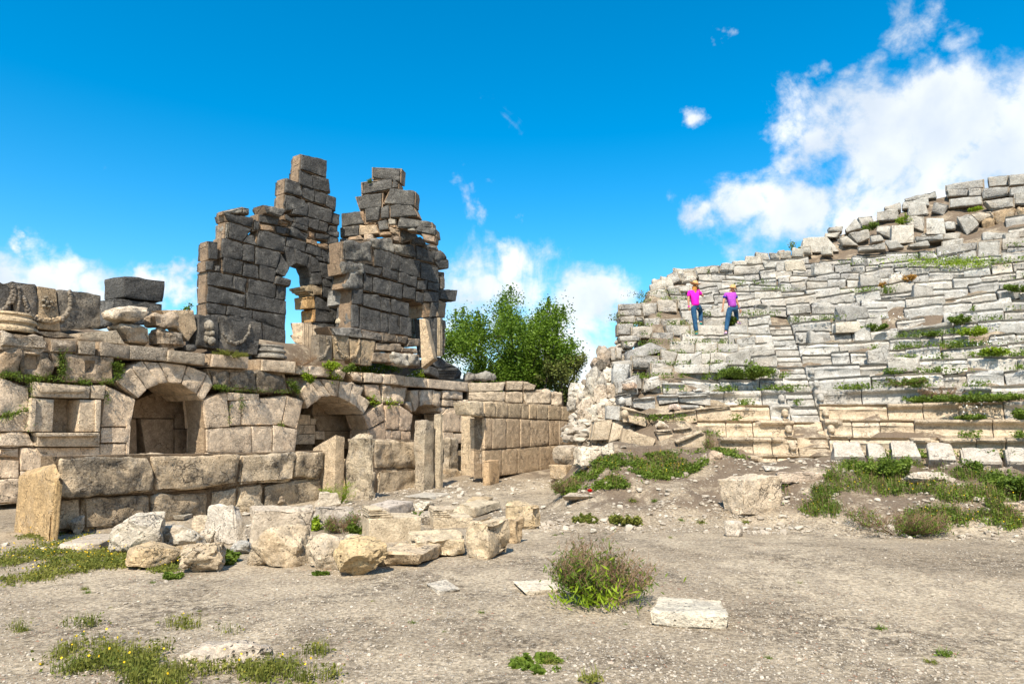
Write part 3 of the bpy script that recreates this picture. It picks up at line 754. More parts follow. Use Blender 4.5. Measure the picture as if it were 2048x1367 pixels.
for lb, cr, q, c, m, li in [
 ('angular pale beige rock perched in front of the big square block', 'E', (1300,455,1735,435,1640,588,1290,545), (0.62, 0.53, 0.42), M_BEIGE, 0.05),
 ('pitted half pale, half grey rock under the perched angular rock', 'E', (1365,622,1700,625,1775,862,1470,848), (0.46, 0.39, 0.30), M_ROUGH, 0.35),
 ('small crumbly beige rock left of the smooth beige fragment', 'Z2', (985,342,1128,345,1150,440,1000,425), (0.56, 0.45, 0.34), M_ROUGH, 0.1),
 ('rough crusted rock right of the pitted half grey rock', 'Z2', (1022,442,1178,455,1200,560,1030,550), (0.45, 0.38, 0.30), M_ROUGH, 0.3),
 ('rounded grey rock at the foot of the smooth beige fragment', 'Z2', (1200,535,1255,540,1262,585,1200,580), (0.30, 0.28, 0.25), M_GREY, 0.5)]:
    carved(lb, cr, q, P_L, c, li, thick=0.6, mat=m, kw=KW_RR, name='loose_rock', cat='rock', off=0.1)
carved('smooth beige broken fragment left of the lion mask block', 'Z2', (1020,318,1238,320,1262,440,1205,520), P_L, (0.62, 0.49, 0.34), 0.03, mat=M_BEIGE, kw=KW_A, thick=0.4, name='stone_fragment', cat='carved fragment', off=0.35)
tl_ = carved('grey block carved with a mask head, left of the last garland block on the wall', 'Z2', (1275,342,1398,360,1402,572,1268,552), P_L, (0.23, 0.215, 0.19), 0.5, kw=KW_R, name='mask_block', off=0.3)
pm = P_L.at(*cp('Z2', 1338, 420), 0.24)
lumps([(tuple(pm), (0.14, 0.10, 0.17)), ((pm.x + 0.02, pm.y - 0.08, pm.z - 0.05), (0.04, 0.05, 0.06)), ((pm.x - .05, pm.y - 0.06, pm.z + 0.04), (0.035, 0.04, 0.025)), ((pm.x + .06, pm.y - 0.04, pm.z + 0.04), (0.035, 0.04, 0.025)), ((pm.x, pm.y + .03, pm.z - 0.2), (0.17, 0.08, 0.1)), ((pm.x - .08, pm.y + .03, pm.z - 0.36), (0.13, 0.08, 0.12)), ((pm.x + .08, pm.y + .04, pm.z - 0.42), (0.12, 0.08, 0.13))], 'mask', M_GREY, tl_, (0.34, 0.31, 0.26), 0.3)
carved('grey block with a big sagging garland, at the foot of the tower\'s left pier', 'Z2', (1405,350,1675,400,1650,612,1402,575), P_L, (0.25, 0.23, 0.20), 0.45, kw=dict(KW_R, amp=0.02), garl=[[(1430,470),(1460,520),(1510,535),(1560,515),(1590,470),(1600,420)]], group='garland frieze blocks', cat='frieze block', rad=0.05, off=0.3)
P_O = P_TR.shifted(-0.5)
for lb, q, c, g in [
 ('dark garland slab right of the bright broken pillar under the tower', (-10,858,148,872,148,1180,-10,1195), (0.27, 0.23, 0.18), [[(90,900),(110,1000),(60,1120),(0,1160)]]),
 ('brownish garland slab under the left half of the grey cornice', (153,872,360,892,360,1182,190,1175), (0.42, 0.33, 0.22), [[(190,930),(215,1050),(280,1130),(350,1150)]]),
 ('beige garland slab under the middle of the grey cornice', (366,912,498,926,500,1232,400,1222), (0.50, 0.39, 0.26), [[(380,1150),(440,1120),(480,1030),(485,940)]]),
 ('smooth beige slab with a broken lower edge, last before the dark rubble', (503,926,693,936,640,1250,503,1240), (0.50, 0.39, 0.26), None)]:
    carved(lb, 'D', q, P_O, c, 0.25, thick=0.4, kw=KW_A, garl=g, cat='carved slab', name='carved_slab', group='carved slabs at the tower foot', rad=0.06)
# bright broken pillar with mouldings in the tower's opening
tp = thing('broken_pillar', 'bright beige broken pillar with a fluted side, standing in the tower\'s arched opening', 'pillar', P_O.at(650, 690))
for q in [(1248,905,1395,900,1398,1155,1300,1155), (1238,1060,1300,1155,1398,1155,1398,1000), (1300,1165,1398,1158,1398,1330,1195,1270)]:
    qblk(tp, 'shaft_block', M_BEIGE, 'B', q, P_TE.shifted(-2.2), 0.4, (0.62, 0.51, 0.38), 0.0, gap=0.003, joff=0.004, **KW_A)
for i, a in enumerate(range(1398, 1545, 24)):
    qblk(tp, 'moulding', M_BEIGE, 'B', (a, 905 + i * 4, a + 23, 908 + i * 4, a + 23, 1345, a, 1335), P_TE.shifted(-2.2), 0.45, (0.44, 0.36, 0.27), 0.1, gap=0.002, joff=0.0, off=0.03 * (i % 2) + i * 0.015, **KW_A)
# big fallen cornice block right of the pier
tf = thing('fallen_cornice_block', 'big dark grey tilted cornice block with dentils at the tower\'s right foot', 'cornice block', P_F.at(890, 745))
qblk(tf, 'block', M_GREY, 'H', (1520,130,1600,70,1820,185,1590,190), P_L, 0.8, (0.22, 0.225, 0.23), 0.5, **dict(KW_R, amp=0.02))
qblk(tf, 'block', M_GREY, 'H', (1500,160,1590,192,1620,310,1500,250), P_L, 0.8, (0.18, 0.18, 0.18), 0.6, **dict(KW_R, amp=0.02))
for i in range(4):
    qblk(tf, 'moulding', M_GREY, 'H', (1595, 192 + i * 30, 1822 - i * 16, 188 + i * 32, 1818 - i * 16, 216 + i * 32, 1598, 220 + i * 30), P_L, 0.7, (0.20, 0.20, 0.19), 0.5, off=0.05 * i, gap=0.003, joff=0, **KW_A)
qblk(tf, 'block', M_GREY, 'H', (1826,190,1862,240,1850,310,1770,320), P_L, 0.6, (0.2, 0.19, 0.18), 0.5, off=0.3, **KW_R)

# ================================================================== THE LONG ARCHED WALL
P_W = Plane(*WALL0, 30)
wall = thing('arched_stage_wall', 'long beige ashlar stage wall with three arched openings and a framed niche', 'wall', (-6, 21.8, 0))
def Wb(crop, q, col=BEIGE, lich=0.12, thick=0.9, kw=KW_A, plane=None, name='stone_block', core='wall', mat=None, **k):
    d = dict(kw); d.update(k)
    g_ = d.pop('gap', 0.004)
    return qblk(wall, name, mat or M_BEIGE, crop, q, plane or P_W, thick, tuple(x * y for x, y in zip(col, (1.16, 1.14, 1.14))), lich, gap=g_, core=core, **d)
for q, t, c in [((0,705,550,772,575,920,-30,890), KW_RR, (0.50, 0.43, 0.34)), ((578,775,900,792,900,945,586,935), KW_R, (0.34, 0.29, 0.23)), ((905,802,1090,812,1085,965,905,950), KW_A, (0.42, 0.37, 0.29)),
             ((1160,817,1488,862,1470,1010,1150,970), KW_A, (0.30, 0.27, 0.23)), ((1490,857,1915,887,1900,1035,1480,1010), KW_A, (0.27, 0.25, 0.22))]:
    Wb('E', q, c, 0.42, thick=1.3, kw=t, off=-0.06, name='cornice_block')
for q, c in [((100,112,515,152,510,285,90,240), (0.38, 0.33, 0.26)), ((610,157,1015,192,1005,325,590,300), (0.48, 0.40, 0.31)), ((1172,217,1545,247,1540,375,1170,345), (0.60, 0.51, 0.39))]:
    Wb('G', q, c, 0.15, thick=1.3, off=-0.12, name='cornice_block')
for q in [(0,905,228,903,232,1222,0,1200), (232,905,560,922,604,1210,236,1222)]:
    Wb('E', q, (0.47, 0.38, 0.28), 0.28, kw=KW_RR, hole=(0.35, 0.55, 0.13, 0.12) if q[0] else None, mat=M_ROUGH, name='frieze_block')
Wb('E', (562,932,690,962,690,1100,606,1110), (0.40, 0.33, 0.25), 0.4, kw=KW_R)
Wb('E', (740,955,1290,992,1290,1280,742,1262), (0.42, 0.34, 0.25), 0.45, kw=dict(KW_R, cell=0.08, nmax=18), hole=(0.5, 0.6, 0.11, 0.14), name='frieze_block', mat=M_ROUGH)
for q in [(565,330,778,335,800,560,610,515), (782,337,1108,342,1100,575,805,560), (1116,352,1430,372,1470,592,1110,588)]:
    Wb('G', q, (0.44, 0.37, 0.28), 0.42, kw=KW_RR, mat=M_ROUGH, name='frieze_block')
Wb('G', (1440,415,1660,420,1600,560,1480,590), (0.42, 0.36, 0.28), 0.2, kw=KW_R, off=0.3)
# first arch
VS = dict(core=None, name='voussoir', kw=dict(KW_RR, r=0.02, chip=0.045), thick=1.6, gap=0.004, mat=M_ROUGH)
for q in [(742,782,842,682,940,828,885,885), (843,681,910,642,1010,790,942,828), (912,642,1014,652,1080,785,1012,790), (1018,652,1198,672,1160,790,1083,785), (1202,672,1328,722,1260,860,1163,790), (1330,726,1366,800,1296,898,1263,862)]:
    Wb('Z2', q, (0.66, 0.55, 0.42), 0.12, amp=0.028, **VS)
for q in [(680,802,868,890,832,1065,648,1065), (648,1070,828,1070,820,1165,645,1168), (642,1175,815,1172,812,1330,640,1330), (1302,892,1450,848,1473,1065,1325,1075),
          (1455,847,1658,857,1658,897,1457,895), (1478,900,1543,900,1538,1055,1472,1055), (1547,900,1660,860,1800,870,1545,1055), (1545,902,1838,868,1800,1053,1547,1055),
          (1842,868,1940,900,1900,1080,1807,1050), (1327,1080,1608,1062,1608,1230,1327,1230), (1613,1062,1743,1062,1742,1230,1613,1230), (1750,1053,1903,1082,1888,1225,1747,1225),
          (0,752,188,815,188,962,-20,1005), (0,1012,188,968,230,1092,-20,1100), (0,1104,185,1104,230,1192,-20,1192), (0,1197,130,1197,130,1268,-20,1262), (134,1202,310,1202,300,1345,134,1345),
          (0,1270,130,1275,130,1400,-20,1400), (134,1350,420,1345,420,1500,134,1510), (0,1405,130,1405,130,1550,-20,1560), (238,1200,640,1198,638,1345,312,1345), (425,1345,700,1340,700,1480,425,1490),
          (700,1335,1000,1335,1000,1480,705,1480), (1320,1232,1620,1232,1620,1340,1320,1340), (1625,1232,1900,1232,1900,1340,1625,1340)]:
    if q[0] == 1547: continue
    Wb('Z2', q, kw=dict(KW_A, amp=0.012, chip=0.022, cell=0.1) if q[0] > 100 else KW_R, lich=0.14)
# the jambs of the first arch carry the vault back
Wb('Z2', (812,1015,838,1065,820,1330,812,1330), thick=1.6, core=None)
Wb('Z2', (1115,1010,1322,1078,1322,1330,1115,1330), thick=1.2, off=0.5, core=None, col=(0.38, 0.31, 0.23)) if False else None
# back of the arches
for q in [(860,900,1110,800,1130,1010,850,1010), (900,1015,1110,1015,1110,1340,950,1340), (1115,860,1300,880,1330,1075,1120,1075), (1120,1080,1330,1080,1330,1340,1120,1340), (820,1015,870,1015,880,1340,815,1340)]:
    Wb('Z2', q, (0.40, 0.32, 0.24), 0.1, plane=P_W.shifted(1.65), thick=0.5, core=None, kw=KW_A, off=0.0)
# framed niche
tn = []
FR = dict(core=None, kw=dict(r=0.01, amp=0.004, freq=3, cell=0.15, chip=0.02), name='niche_frame', lich=0.05)
for q, o in [((218,778,582,808,570,883,212,873), -0.10), ((586,800,678,800,668,888,582,884), -0.08), ((212,880,348,890,336,1098,192,1098), -0.07), ((512,892,648,895,640,1098,502,1098), -0.07), ((238,1108,640,1108,640,1192,238,1192), -0.12)]:
    Wb('Z2', q, (0.56, 0.48, 0.37), off=o, thick=0.6, **FR)
for q, o in [((250,800,560,822,545,846,262,846), -0.14), ((205,878,235,880,225,1098,188,1098), -0.12), ((615,892,648,895,642,1098,612,1098), -0.12), ((238,1104,640,1104,630,1124,250,1128), -0.2)]:
    Wb('Z2', q, (0.56, 0.48, 0.37), off=o, thick=0.3, **dict(FR, name='niche_moulding'))
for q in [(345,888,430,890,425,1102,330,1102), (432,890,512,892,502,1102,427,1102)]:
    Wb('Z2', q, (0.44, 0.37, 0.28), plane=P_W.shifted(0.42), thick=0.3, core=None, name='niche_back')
# second arch (crop H)
for q in [(112,440,208,315,335,500,190,635), (210,312,320,302,438,492,338,503), (322,302,538,322,520,505,440,495), (540,332,680,342,640,560,522,505), (682,342,800,405,722,612,642,562), (742,470,868,560,790,690,722,615)]:
    Wb('H', q, (0.68, 0.57, 0.44), 0.12, amp=0.028, **VS)
for q in [(792,700,1000,572,1028,750,852,850), (852,862,1028,772,1030,965,850,965), (802,372,960,372,990,568,835,490), (1030,592,1178,592,1173,850,1035,850), (1183,592,1325,690,1300,862,1180,862),
          (1032,858,1090,860,1090,965,1032,965), (1097,862,1195,862,1195,962,1092,962), (1202,872,1300,872,1300,962,1202,962), (-40,470,130,540,180,620,60,1010), (850,970,1300,970,1300,1060,850,1060)]:
    if q[0] == -40: continue
    Wb('H', q, kw=dict(KW_A, amp=0.012, chip=0.022, cell=0.12), lich=0.1, col=(0.58, 0.46, 0.345))
Wb('H', (1002,372,1283,382,1240,580,1002,570), kw=KW_RR, lich=0.15, mat=M_ROUGH, name='frieze_block')
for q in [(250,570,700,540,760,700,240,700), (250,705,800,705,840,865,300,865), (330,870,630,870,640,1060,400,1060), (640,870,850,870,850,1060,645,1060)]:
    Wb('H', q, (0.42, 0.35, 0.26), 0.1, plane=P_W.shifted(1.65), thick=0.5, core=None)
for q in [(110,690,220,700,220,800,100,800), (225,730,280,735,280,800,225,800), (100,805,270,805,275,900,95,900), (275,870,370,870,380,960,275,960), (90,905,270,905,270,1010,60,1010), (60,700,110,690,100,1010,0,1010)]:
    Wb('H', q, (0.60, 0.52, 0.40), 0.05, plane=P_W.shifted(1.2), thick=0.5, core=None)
# third arch
for q in [(1292,425,1400,422,1400,598,1345,668), (1252,560,1318,545,1330,680,1255,590), (1402,422,1538,422,1538,590,1402,598), (1542,422,1638,442,1618,622,1540,592), (1592,602,1698,622,1632,690,1600,660),
          (1652,432,1868,442,1860,528,1650,520), (1652,532,1800,542,1800,610,1652,602), (1806,532,1930,542,1930,615,1806,612)]:
    Wb('H', q, (0.68, 0.57, 0.44), 0.15, core=None, name='voussoir', kw=KW_R, thick=1.4, mat=M_ROUGH)
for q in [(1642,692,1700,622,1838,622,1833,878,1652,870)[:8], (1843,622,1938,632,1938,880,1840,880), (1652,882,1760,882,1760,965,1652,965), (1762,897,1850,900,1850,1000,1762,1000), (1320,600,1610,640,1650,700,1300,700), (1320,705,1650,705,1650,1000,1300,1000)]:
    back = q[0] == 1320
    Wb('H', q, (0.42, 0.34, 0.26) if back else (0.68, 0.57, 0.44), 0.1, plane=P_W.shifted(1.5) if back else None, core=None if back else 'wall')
Wb('H', (1645,690,1838,624,1833,878,1652,872), (0.68, 0.57, 0.44), 0.1)
# cornice run
for q, k in [((217,167,438,172,430,290,212,270), KW_R), ((442,197,608,212,590,320,450,270), KW_R), ((632,227,803,242,790,345,692,330), KW_R), ((812,242,898,245,895,345,808,345), KW_A), ((900,245,1000,262,1000,355,897,350), KW_R),
             ((1008,257,1083,262,1080,365,1006,360), KW_A), ((1087,257,1233,277,1230,382,1090,362), KW_A), ((1237,282,1478,302,1478,402,1232,387), KW_A), ((1492,307,1918,347,1918,443,1492,402), KW_A), ((62,165,212,172,208,250,60,262), KW_R)]:
    Wb('H', q, (0.62, 0.53, 0.42), 0.08, thick=1.2, kw=k, off=-0.05, name='cornice_block')
flush_core('wall', wall, M_BEIGE, (0.40, 0.31, 0.22, 0.2))
# return of the wall, more across the view, beyond the corner
P_V = Plane(*(np.array([P_W.at(935, 800).x, P_W.at(935, 800).y])), 62)
wing = thing('return_wall', 'beige wall beyond the third arch, with pale cornice slabs, before the tree', 'wall', P_V.at(1030, 900))
for q, t in [((1077,187,1283,182,1270,230,1077,235), KW_A), ((1297,177,1385,177,1380,225,1297,226), KW_A), ((1390,177,1462,200,1450,225,1388,226), KW_R), ((1077,238,1283,236,1280,290,1077,285), KW_R), ((1290,237,1383,237,1383,300,1290,296), KW_R),
             ((1392,232,1540,227,1545,308,1400,308), KW_RR), ((1545,237,1610,242,1612,320,1548,312), KW_RR), ((1077,292,1280,292,1280,420,1077,420), KW_A), ((1285,300,1545,310,1545,420,1285,420), KW_A), ((1550,320,1620,325,1620,420,1550,420), KW_A),
             ((1077,425,1620,425,1620,560,1077,560), KW_A)]:
    qblk(wing, 'stone_block', M_BEIGE, 'Z4', q, P_V, 1.0, (0.58, 0.49, 0.38), 0.15 if q[1] > 200 else 0.3, core='wing', **t)
flush_core('wing', wing, M_BEIGE)
carved('weathered grey block lying loose on the pale cornice in front of the tree', 'Z4', (1075,127,1228,122,1238,172,1070,172), P_V, (0.38, 0.36, 0.32), 0.35, kw=KW_RR, name='loose_block', cat='stone block', thick=0.6, mat=M_GREY)

# stage platform behind the wall: packed rubble fill
def prism(name, pts, z0, z1, mat, kind=None, col=(0.3, 0.25, 0.2, 0.2), parent=None, label=None, noise=0.0, n=40):
    V = [(x, y, z0) for x, y in pts] + [(x, y, z1) for x, y in pts]; k = len(pts)
    Fc = [[i, (i + 1) % k, k + (i + 1) % k, k + i] for i in range(k)]
    me = bpy.data.meshes.new(name); me.from_pydata(V, [], Fc + [list(range(k, 2 * k))]); me.update()
    return link(name, me, mat, parent, col, None, label, None, None, kind)
def on(P, s, off): p = P.p + P.u * s + P.back * off; return (p.x, p.y)
def platform():
    S = np.linspace(-25, 24, 140); O = np.array([0.9, 1.1, 1.3, 1.6, 2, 2.4, 2.8, 3.3, 3.8, 4.5, 5.5, 7, 9, 12, 12.01])
    gs, go = np.meshgrid(S, O); gs = gs.ravel(); go = go.ravel()
    p = np.array([P_W.p.x, P_W.p.y]) + np.outer(gs, [P_W.u.x, P_W.u.y]) + np.outer(go, [P_W.back.x, P_W.back.y])
    z = 3.45 + 0.75 * sstep(0.95, 1.9, go) + 0.35 * sstep(0.95, 1.7, go) * sstep(4.5, 7, gs) * (1 - sstep(16.5, 18, gs)) + 0.05 * fbm(np.stack([p[:, 0], p[:, 1], 0 * gs], 1) * 1.1, 8, 3) - 0.6 * sstep(17, 24, gs)
    z[go > 12] = -0.5
    n = len(S); m = len(O)
    i = np.arange(n - 1)[None, :] + n * np.arange(m - 1)[:, None]
    fc = np.stack([i, i + 1, i + n + 1, i + n], -1).reshape(-1, 4)
    link('stage_platform', make_mesh('stage_platform', np.column_stack([p, z]), fc, True, 0), M_GROUND, None, None, None, 'earth and rubble top of the stage platform behind the arched wall', kind='structure')
platform()
pts_ = [on(P_W, -25, 2.3), on(P_W, 24, 2.3), on(P_W, 24, 11.9), on(P_W, -25, 11.9)]
prism('platform_fill', pts_, -0.4, 3.2, M_GROUND, 'structure', label='earth fill inside the stage platform')

# ================================================================== THE LOW WALL, UPRIGHT SLABS
g0 = ray_ground(160, 1062, 0.0)
P_LW = Plane(g0.x, g0.y, 28)
low = thing('low_podium_wall', 'low double course wall of huge crusted blocks in front of the arched wall', 'wall', g0)
BRN = (0.62, 0.51, 0.37)
LW = dict(r=0.05, amp=0.05, freq=2.4, cell=0.075, chip=0.07, nmax=20)
for q in [(345,212,855,200,890,412,352,432), (862,200,1373,195,1360,368,893,410), (1378,195,1688,182,1665,343,1366,364), (1692,180,1853,178,1830,320,1672,334)]:
    qblk(low, 'stone_block', M_ROUGH, 'Z3', q, P_LW, 0.62, BRN, 0.33, core='low', **LW)
for q in [(352,437,468,440,470,625,330,625), (474,438,858,428,865,600,470,625), (868,424,1200,398,1200,575,868,598), (1205,397,1360,374,1360,555,1205,575), (1365,372,1500,355,1500,540,1365,553), (1505,372,1830,326,1832,480,1505,520)]:
    qblk(low, 'stone_block', M_ROUGH, 'Z3', q, P_LW.shifted(0.05), 0.55, tuple(x * 0.92 for x in BRN), 0.25, core='low', **LW)
flush_core('low', low, M_BEIGE, (0.2, 0.15, 0.1, 0.2))

def boxthing(label, cat, name, args, mat, col, lich, kw, az=29, top_skew=(0, 0, 0, 0), part=None, top_off=None, **cb):
    C = corner_box(*args, az=az, **cb)
    for i, dz in enumerate(top_skew):       # front TL TR, back TL TR heights
        C[[0, 1, 4, 5][i]] = C[[0, 1, 4, 5][i]] + Vector((0, 0, dz))
    if top_off:
        for i in (0, 1, 4, 5): C[i] = C[i] + Vector(top_off)
    SEED[0] += 1
    o = (C[3] + C[2] + C[6] + C[7]) / 4
    V, fc = hexa(C, SEED[0], **kw)
    me = make_mesh(name if not part else part, V - np.array(o), fc, True, 38)
    if part:
        t = thing(name, label, cat, o); b = link(part, me, mat, t, (*jit(col, .05), lich), o); return t, C
    return link(name, me, mat, None, (*jit(col, .05), lich), o, label, cat), C
PK = dict(r=0.02, amp=0.012, freq=4, cell=0.1, chip=0.04, nmax=18)
UPR = 'upright slab'
# fluted pillar stump at the far left
gs_ = ray_ground(98, 1078, 0.0)
STUMP_CUTS = [((gs_.x - .30, gs_.y + .2, .98), (-.5, -.45, .75)), ((gs_.x + .12, gs_.y + .1, .93), (.45, -.35, .8)), ((gs_.x - .10, gs_.y - .0, .75), (-.05, -.93, .38))]
t_, C_ = boxthing('ochre broken pillar stump with fluted corner at the left end of the low wall', 'pillar', 'pillar_stump', (46, 98, 127, 925, 1078), M_ROCK, (0.54, 0.40, 0.23), 0.1, dict(PK, amp=0.045, freq=2.4, chip=0.13, cell=0.045, nmax=26, cuts=STUMP_CUTS), az=40, part='shaft', top_skew=(0.06, -0.18, -0.05, -0.2), hbase=0.0)
for i in range(4):
    u = az_vec(40); b = Vector((-u.y, u.x, 0)); p0 = C_[2] + b * 0.02 + u * (0.0)
    a = C_[3].lerp(C_[2], 0.25 + i * 0.22) - b * 0.03
    K = [a + Vector((0, 0, 1.02 - i * 0.03)), a + u * 0.05 + Vector((0, 0, 1.0 - i * 0.03)), a + u * 0.05, a]
    V, fc = hexa(K + [k + b * 0.1 for k in K], 900 + i, r=0.015, amp=0.006, cell=0.1, chip=0.02)
    o = K[3]; link('flute', make_mesh('flute', V - np.array(o), fc), M_BEIGE, t_, (0.54, 0.39, 0.21, 0.05), o)
ups = [
 ('pointed pale upright slab leaning at the right end of the low wall', (626, 668, 691, 878, 1000), (0.50, 0.41, 0.30), 0.15, PK, (0.12, 0.05, -0.22, -0.1)),
 ('small narrow beige stub between the pointed slab and the rough round-topped upright', (681, 688, 700, 917, 985), (0.48, 0.36, 0.22), 0.05, PK, (0, 0, 0, 0)),
 ('thick crusted upright block with a rounded top, right of the pointed slab', (693, 742, 752, 874, 1000), (0.50, 0.42, 0.31), 0.3, KW_RR, (0.02, 0.0, 0.0, 0.0)),
 ('taller, front one of the paired grey-topped upright posts', (867, 880, 888, 827, 976), (0.50, 0.42, 0.31), 0.3, PK, (0, 0, 0, 0)),
 ('shorter, rear one of the paired grey-topped upright posts', (829, 848, 869, 840, 980), (0.47, 0.40, 0.30), 0.35, dict(PK, amp=0.03), (0, 0, 0, 0)),
 ('rounded pitted upright stone right of the paired posts', (884, 900, 918, 875, 945), (0.44, 0.37, 0.28), 0.3, KW_RR, (0, 0, 0, 0)),
 ('short crusted block with a slanted top between the rounded stone and the tall fluted pier', (913, 922, 941, 900, 940), (0.44, 0.36, 0.26), 0.35, KW_RR, (0, 0, 0, 0)),
]
for lb, a, c, l, k, sk in ups: boxthing(lb, UPR, 'upright_slab', a, M_ROUGH if k is KW_RR else M_BEIGE, c, l, k, top_skew=sk)
# two broad blocks between uprights
bs_ = None
lb2 = thing('podium_wall_segment', 'short segment of two broad crusted blocks between the upright slabs', 'wall', ray_ground(800, 985))
P_L2 = Plane(ray_ground(760, 985).x, ray_ground(760, 985).y, 29)
for q in [(545,518,797,515,790,662,552,680), (570,688,790,668,795,815,560,835), (530,695,560,690,555,835,520,835)]:
    qblk(lb2, 'stone_block', M_ROUGH, 'Z4', q, P_L2, 0.6, BRN, 0.25, core='lb2', **LW)
flush_core('lb2', lb2, M_BEIGE)
for q, l in [((920,700,990,700,990,780,920,780), 'round crusted stone under the pitted upright'), ((995,680,1030,680,1035,740,995,740), 'small rough stone left of the tall fluted pier'), ((1035,690,1080,700,1080,765,1030,770), 'rough brown stone at the foot of the tall fluted pier')]:
    carved(l, 'Z4', q, P_L2.shifted(0.2), (0.42, 0.34, 0.24), 0.25, thick=0.5, mat=M_ROUGH, kw=KW_RR, name='footing_stone', cat='stone')
# tall fluted pier
tpier, Cp = boxthing('tall beige pier with grooved mouldings on its right side, standing left of the panel wall', 'pier', 'fluted_pier', (922, 948, 956, 831, 955), M_BEIGE, (0.58, 0.48, 0.35), 0.05, dict(PK, amp=0.006, chip=0.02), part='shaft', hbase=0.15)
u = az_vec(29); bk = Vector((-u.y, u.x, 0)); a0 = Cp[2]
for i in range(4):
    a = a0 + u * (0.02 + i * 0.16); top = Vector((0, 0, (Cp[1] - Cp[2]).z - 0.03))
    K = [a + top, a + u * 0.10 + top, a + u * 0.10, a]
    V, fc = hexa(K + [k + bk * (0.30 - 0.04 * (i % 2)) for k in K], 930 + i, r=0.02, amp=0.006, cell=0.15, chip=0.02)
    link('flute', make_mesh('flute', V - np.array(a), fc), M_BEIGE, tpier, (0.48, 0.40, 0.30, 0.15), a)
boxthing('low beige stub block at the foot of the panel wall', UPR, 'stub_block', (966, 978, 999, 920, 965), M_BEIGE, (0.52, 0.38, 0.24), 0.05, PK, hbase=0.15)
# panel wall (parodos wall)
gp = ray_ground(1000, 952, 0.25)
P_P = Plane(gp.x, gp.y, 30)
pan = thing('panel_wall', 'smooth cream wall of tall panels topped by square blocks, left of the seating', 'wall', gp)
def joints(xs, x0, y0, x1, y1, X0, Y0, X1, Y1):
    def yt(x): return y0 + (y1 - y0) * (x - x0) / (x1 - x0)
    def yb(x): return Y0 + (Y1 - Y0) * (x - X0) / (X1 - X0)
    return [(a + 1, yt(a), b - 1, yt(b), b - 1, yb(b), a + 1, yb(a)) for a, b in zip(xs[:-1], xs[1:])]
for q in joints([1165, 1228, 1303, 1378, 1420, 1465, 1530, 1605, 1648, 1708], 1165, 292, 1710, 327, 1165, 378, 1710, 402):
    qblk(pan, 'coping_block', M_BEIGE, 'Z4', q, P_P, 0.5, (0.60, 0.49, 0.35), 0.06, core='pan', gap=0.008, **KW_R if q[0] in (1166,) else KW_A)
for q in joints([1165, 1210, 1290, 1370, 1425, 1535, 1590, 1640, 1708], 1165, 384, 1710, 406, 1165, 565, 1710, 530):
    qblk(pan, 'wall_panel', M_BEIGE, 'Z4', q, P_P, 0.5, (0.58, 0.46, 0.33), 0.04, core='pan', gap=0.006, **KW_A)
for q in joints([1165, 1265, 1355, 1480, 1590, 1700], 1165, 569, 1710, 534, 1165, 725, 1710, 660):
    qblk(pan, 'wall_panel', M_BEIGE, 'Z4', q, P_P, 0.5, (0.52, 0.41, 0.29), 0.08, core='pan', gap=0.006, **KW_A)
qblk(pan, 'coping_block', M_BEIGE, 'Z4', (1082,290,1163,290,1163,378,1100,370), P_P.shifted(-0.1), 0.6, (0.60, 0.52, 0.40), 0.1, **KW_R)
flush_core('pan', pan, M_BEIGE)
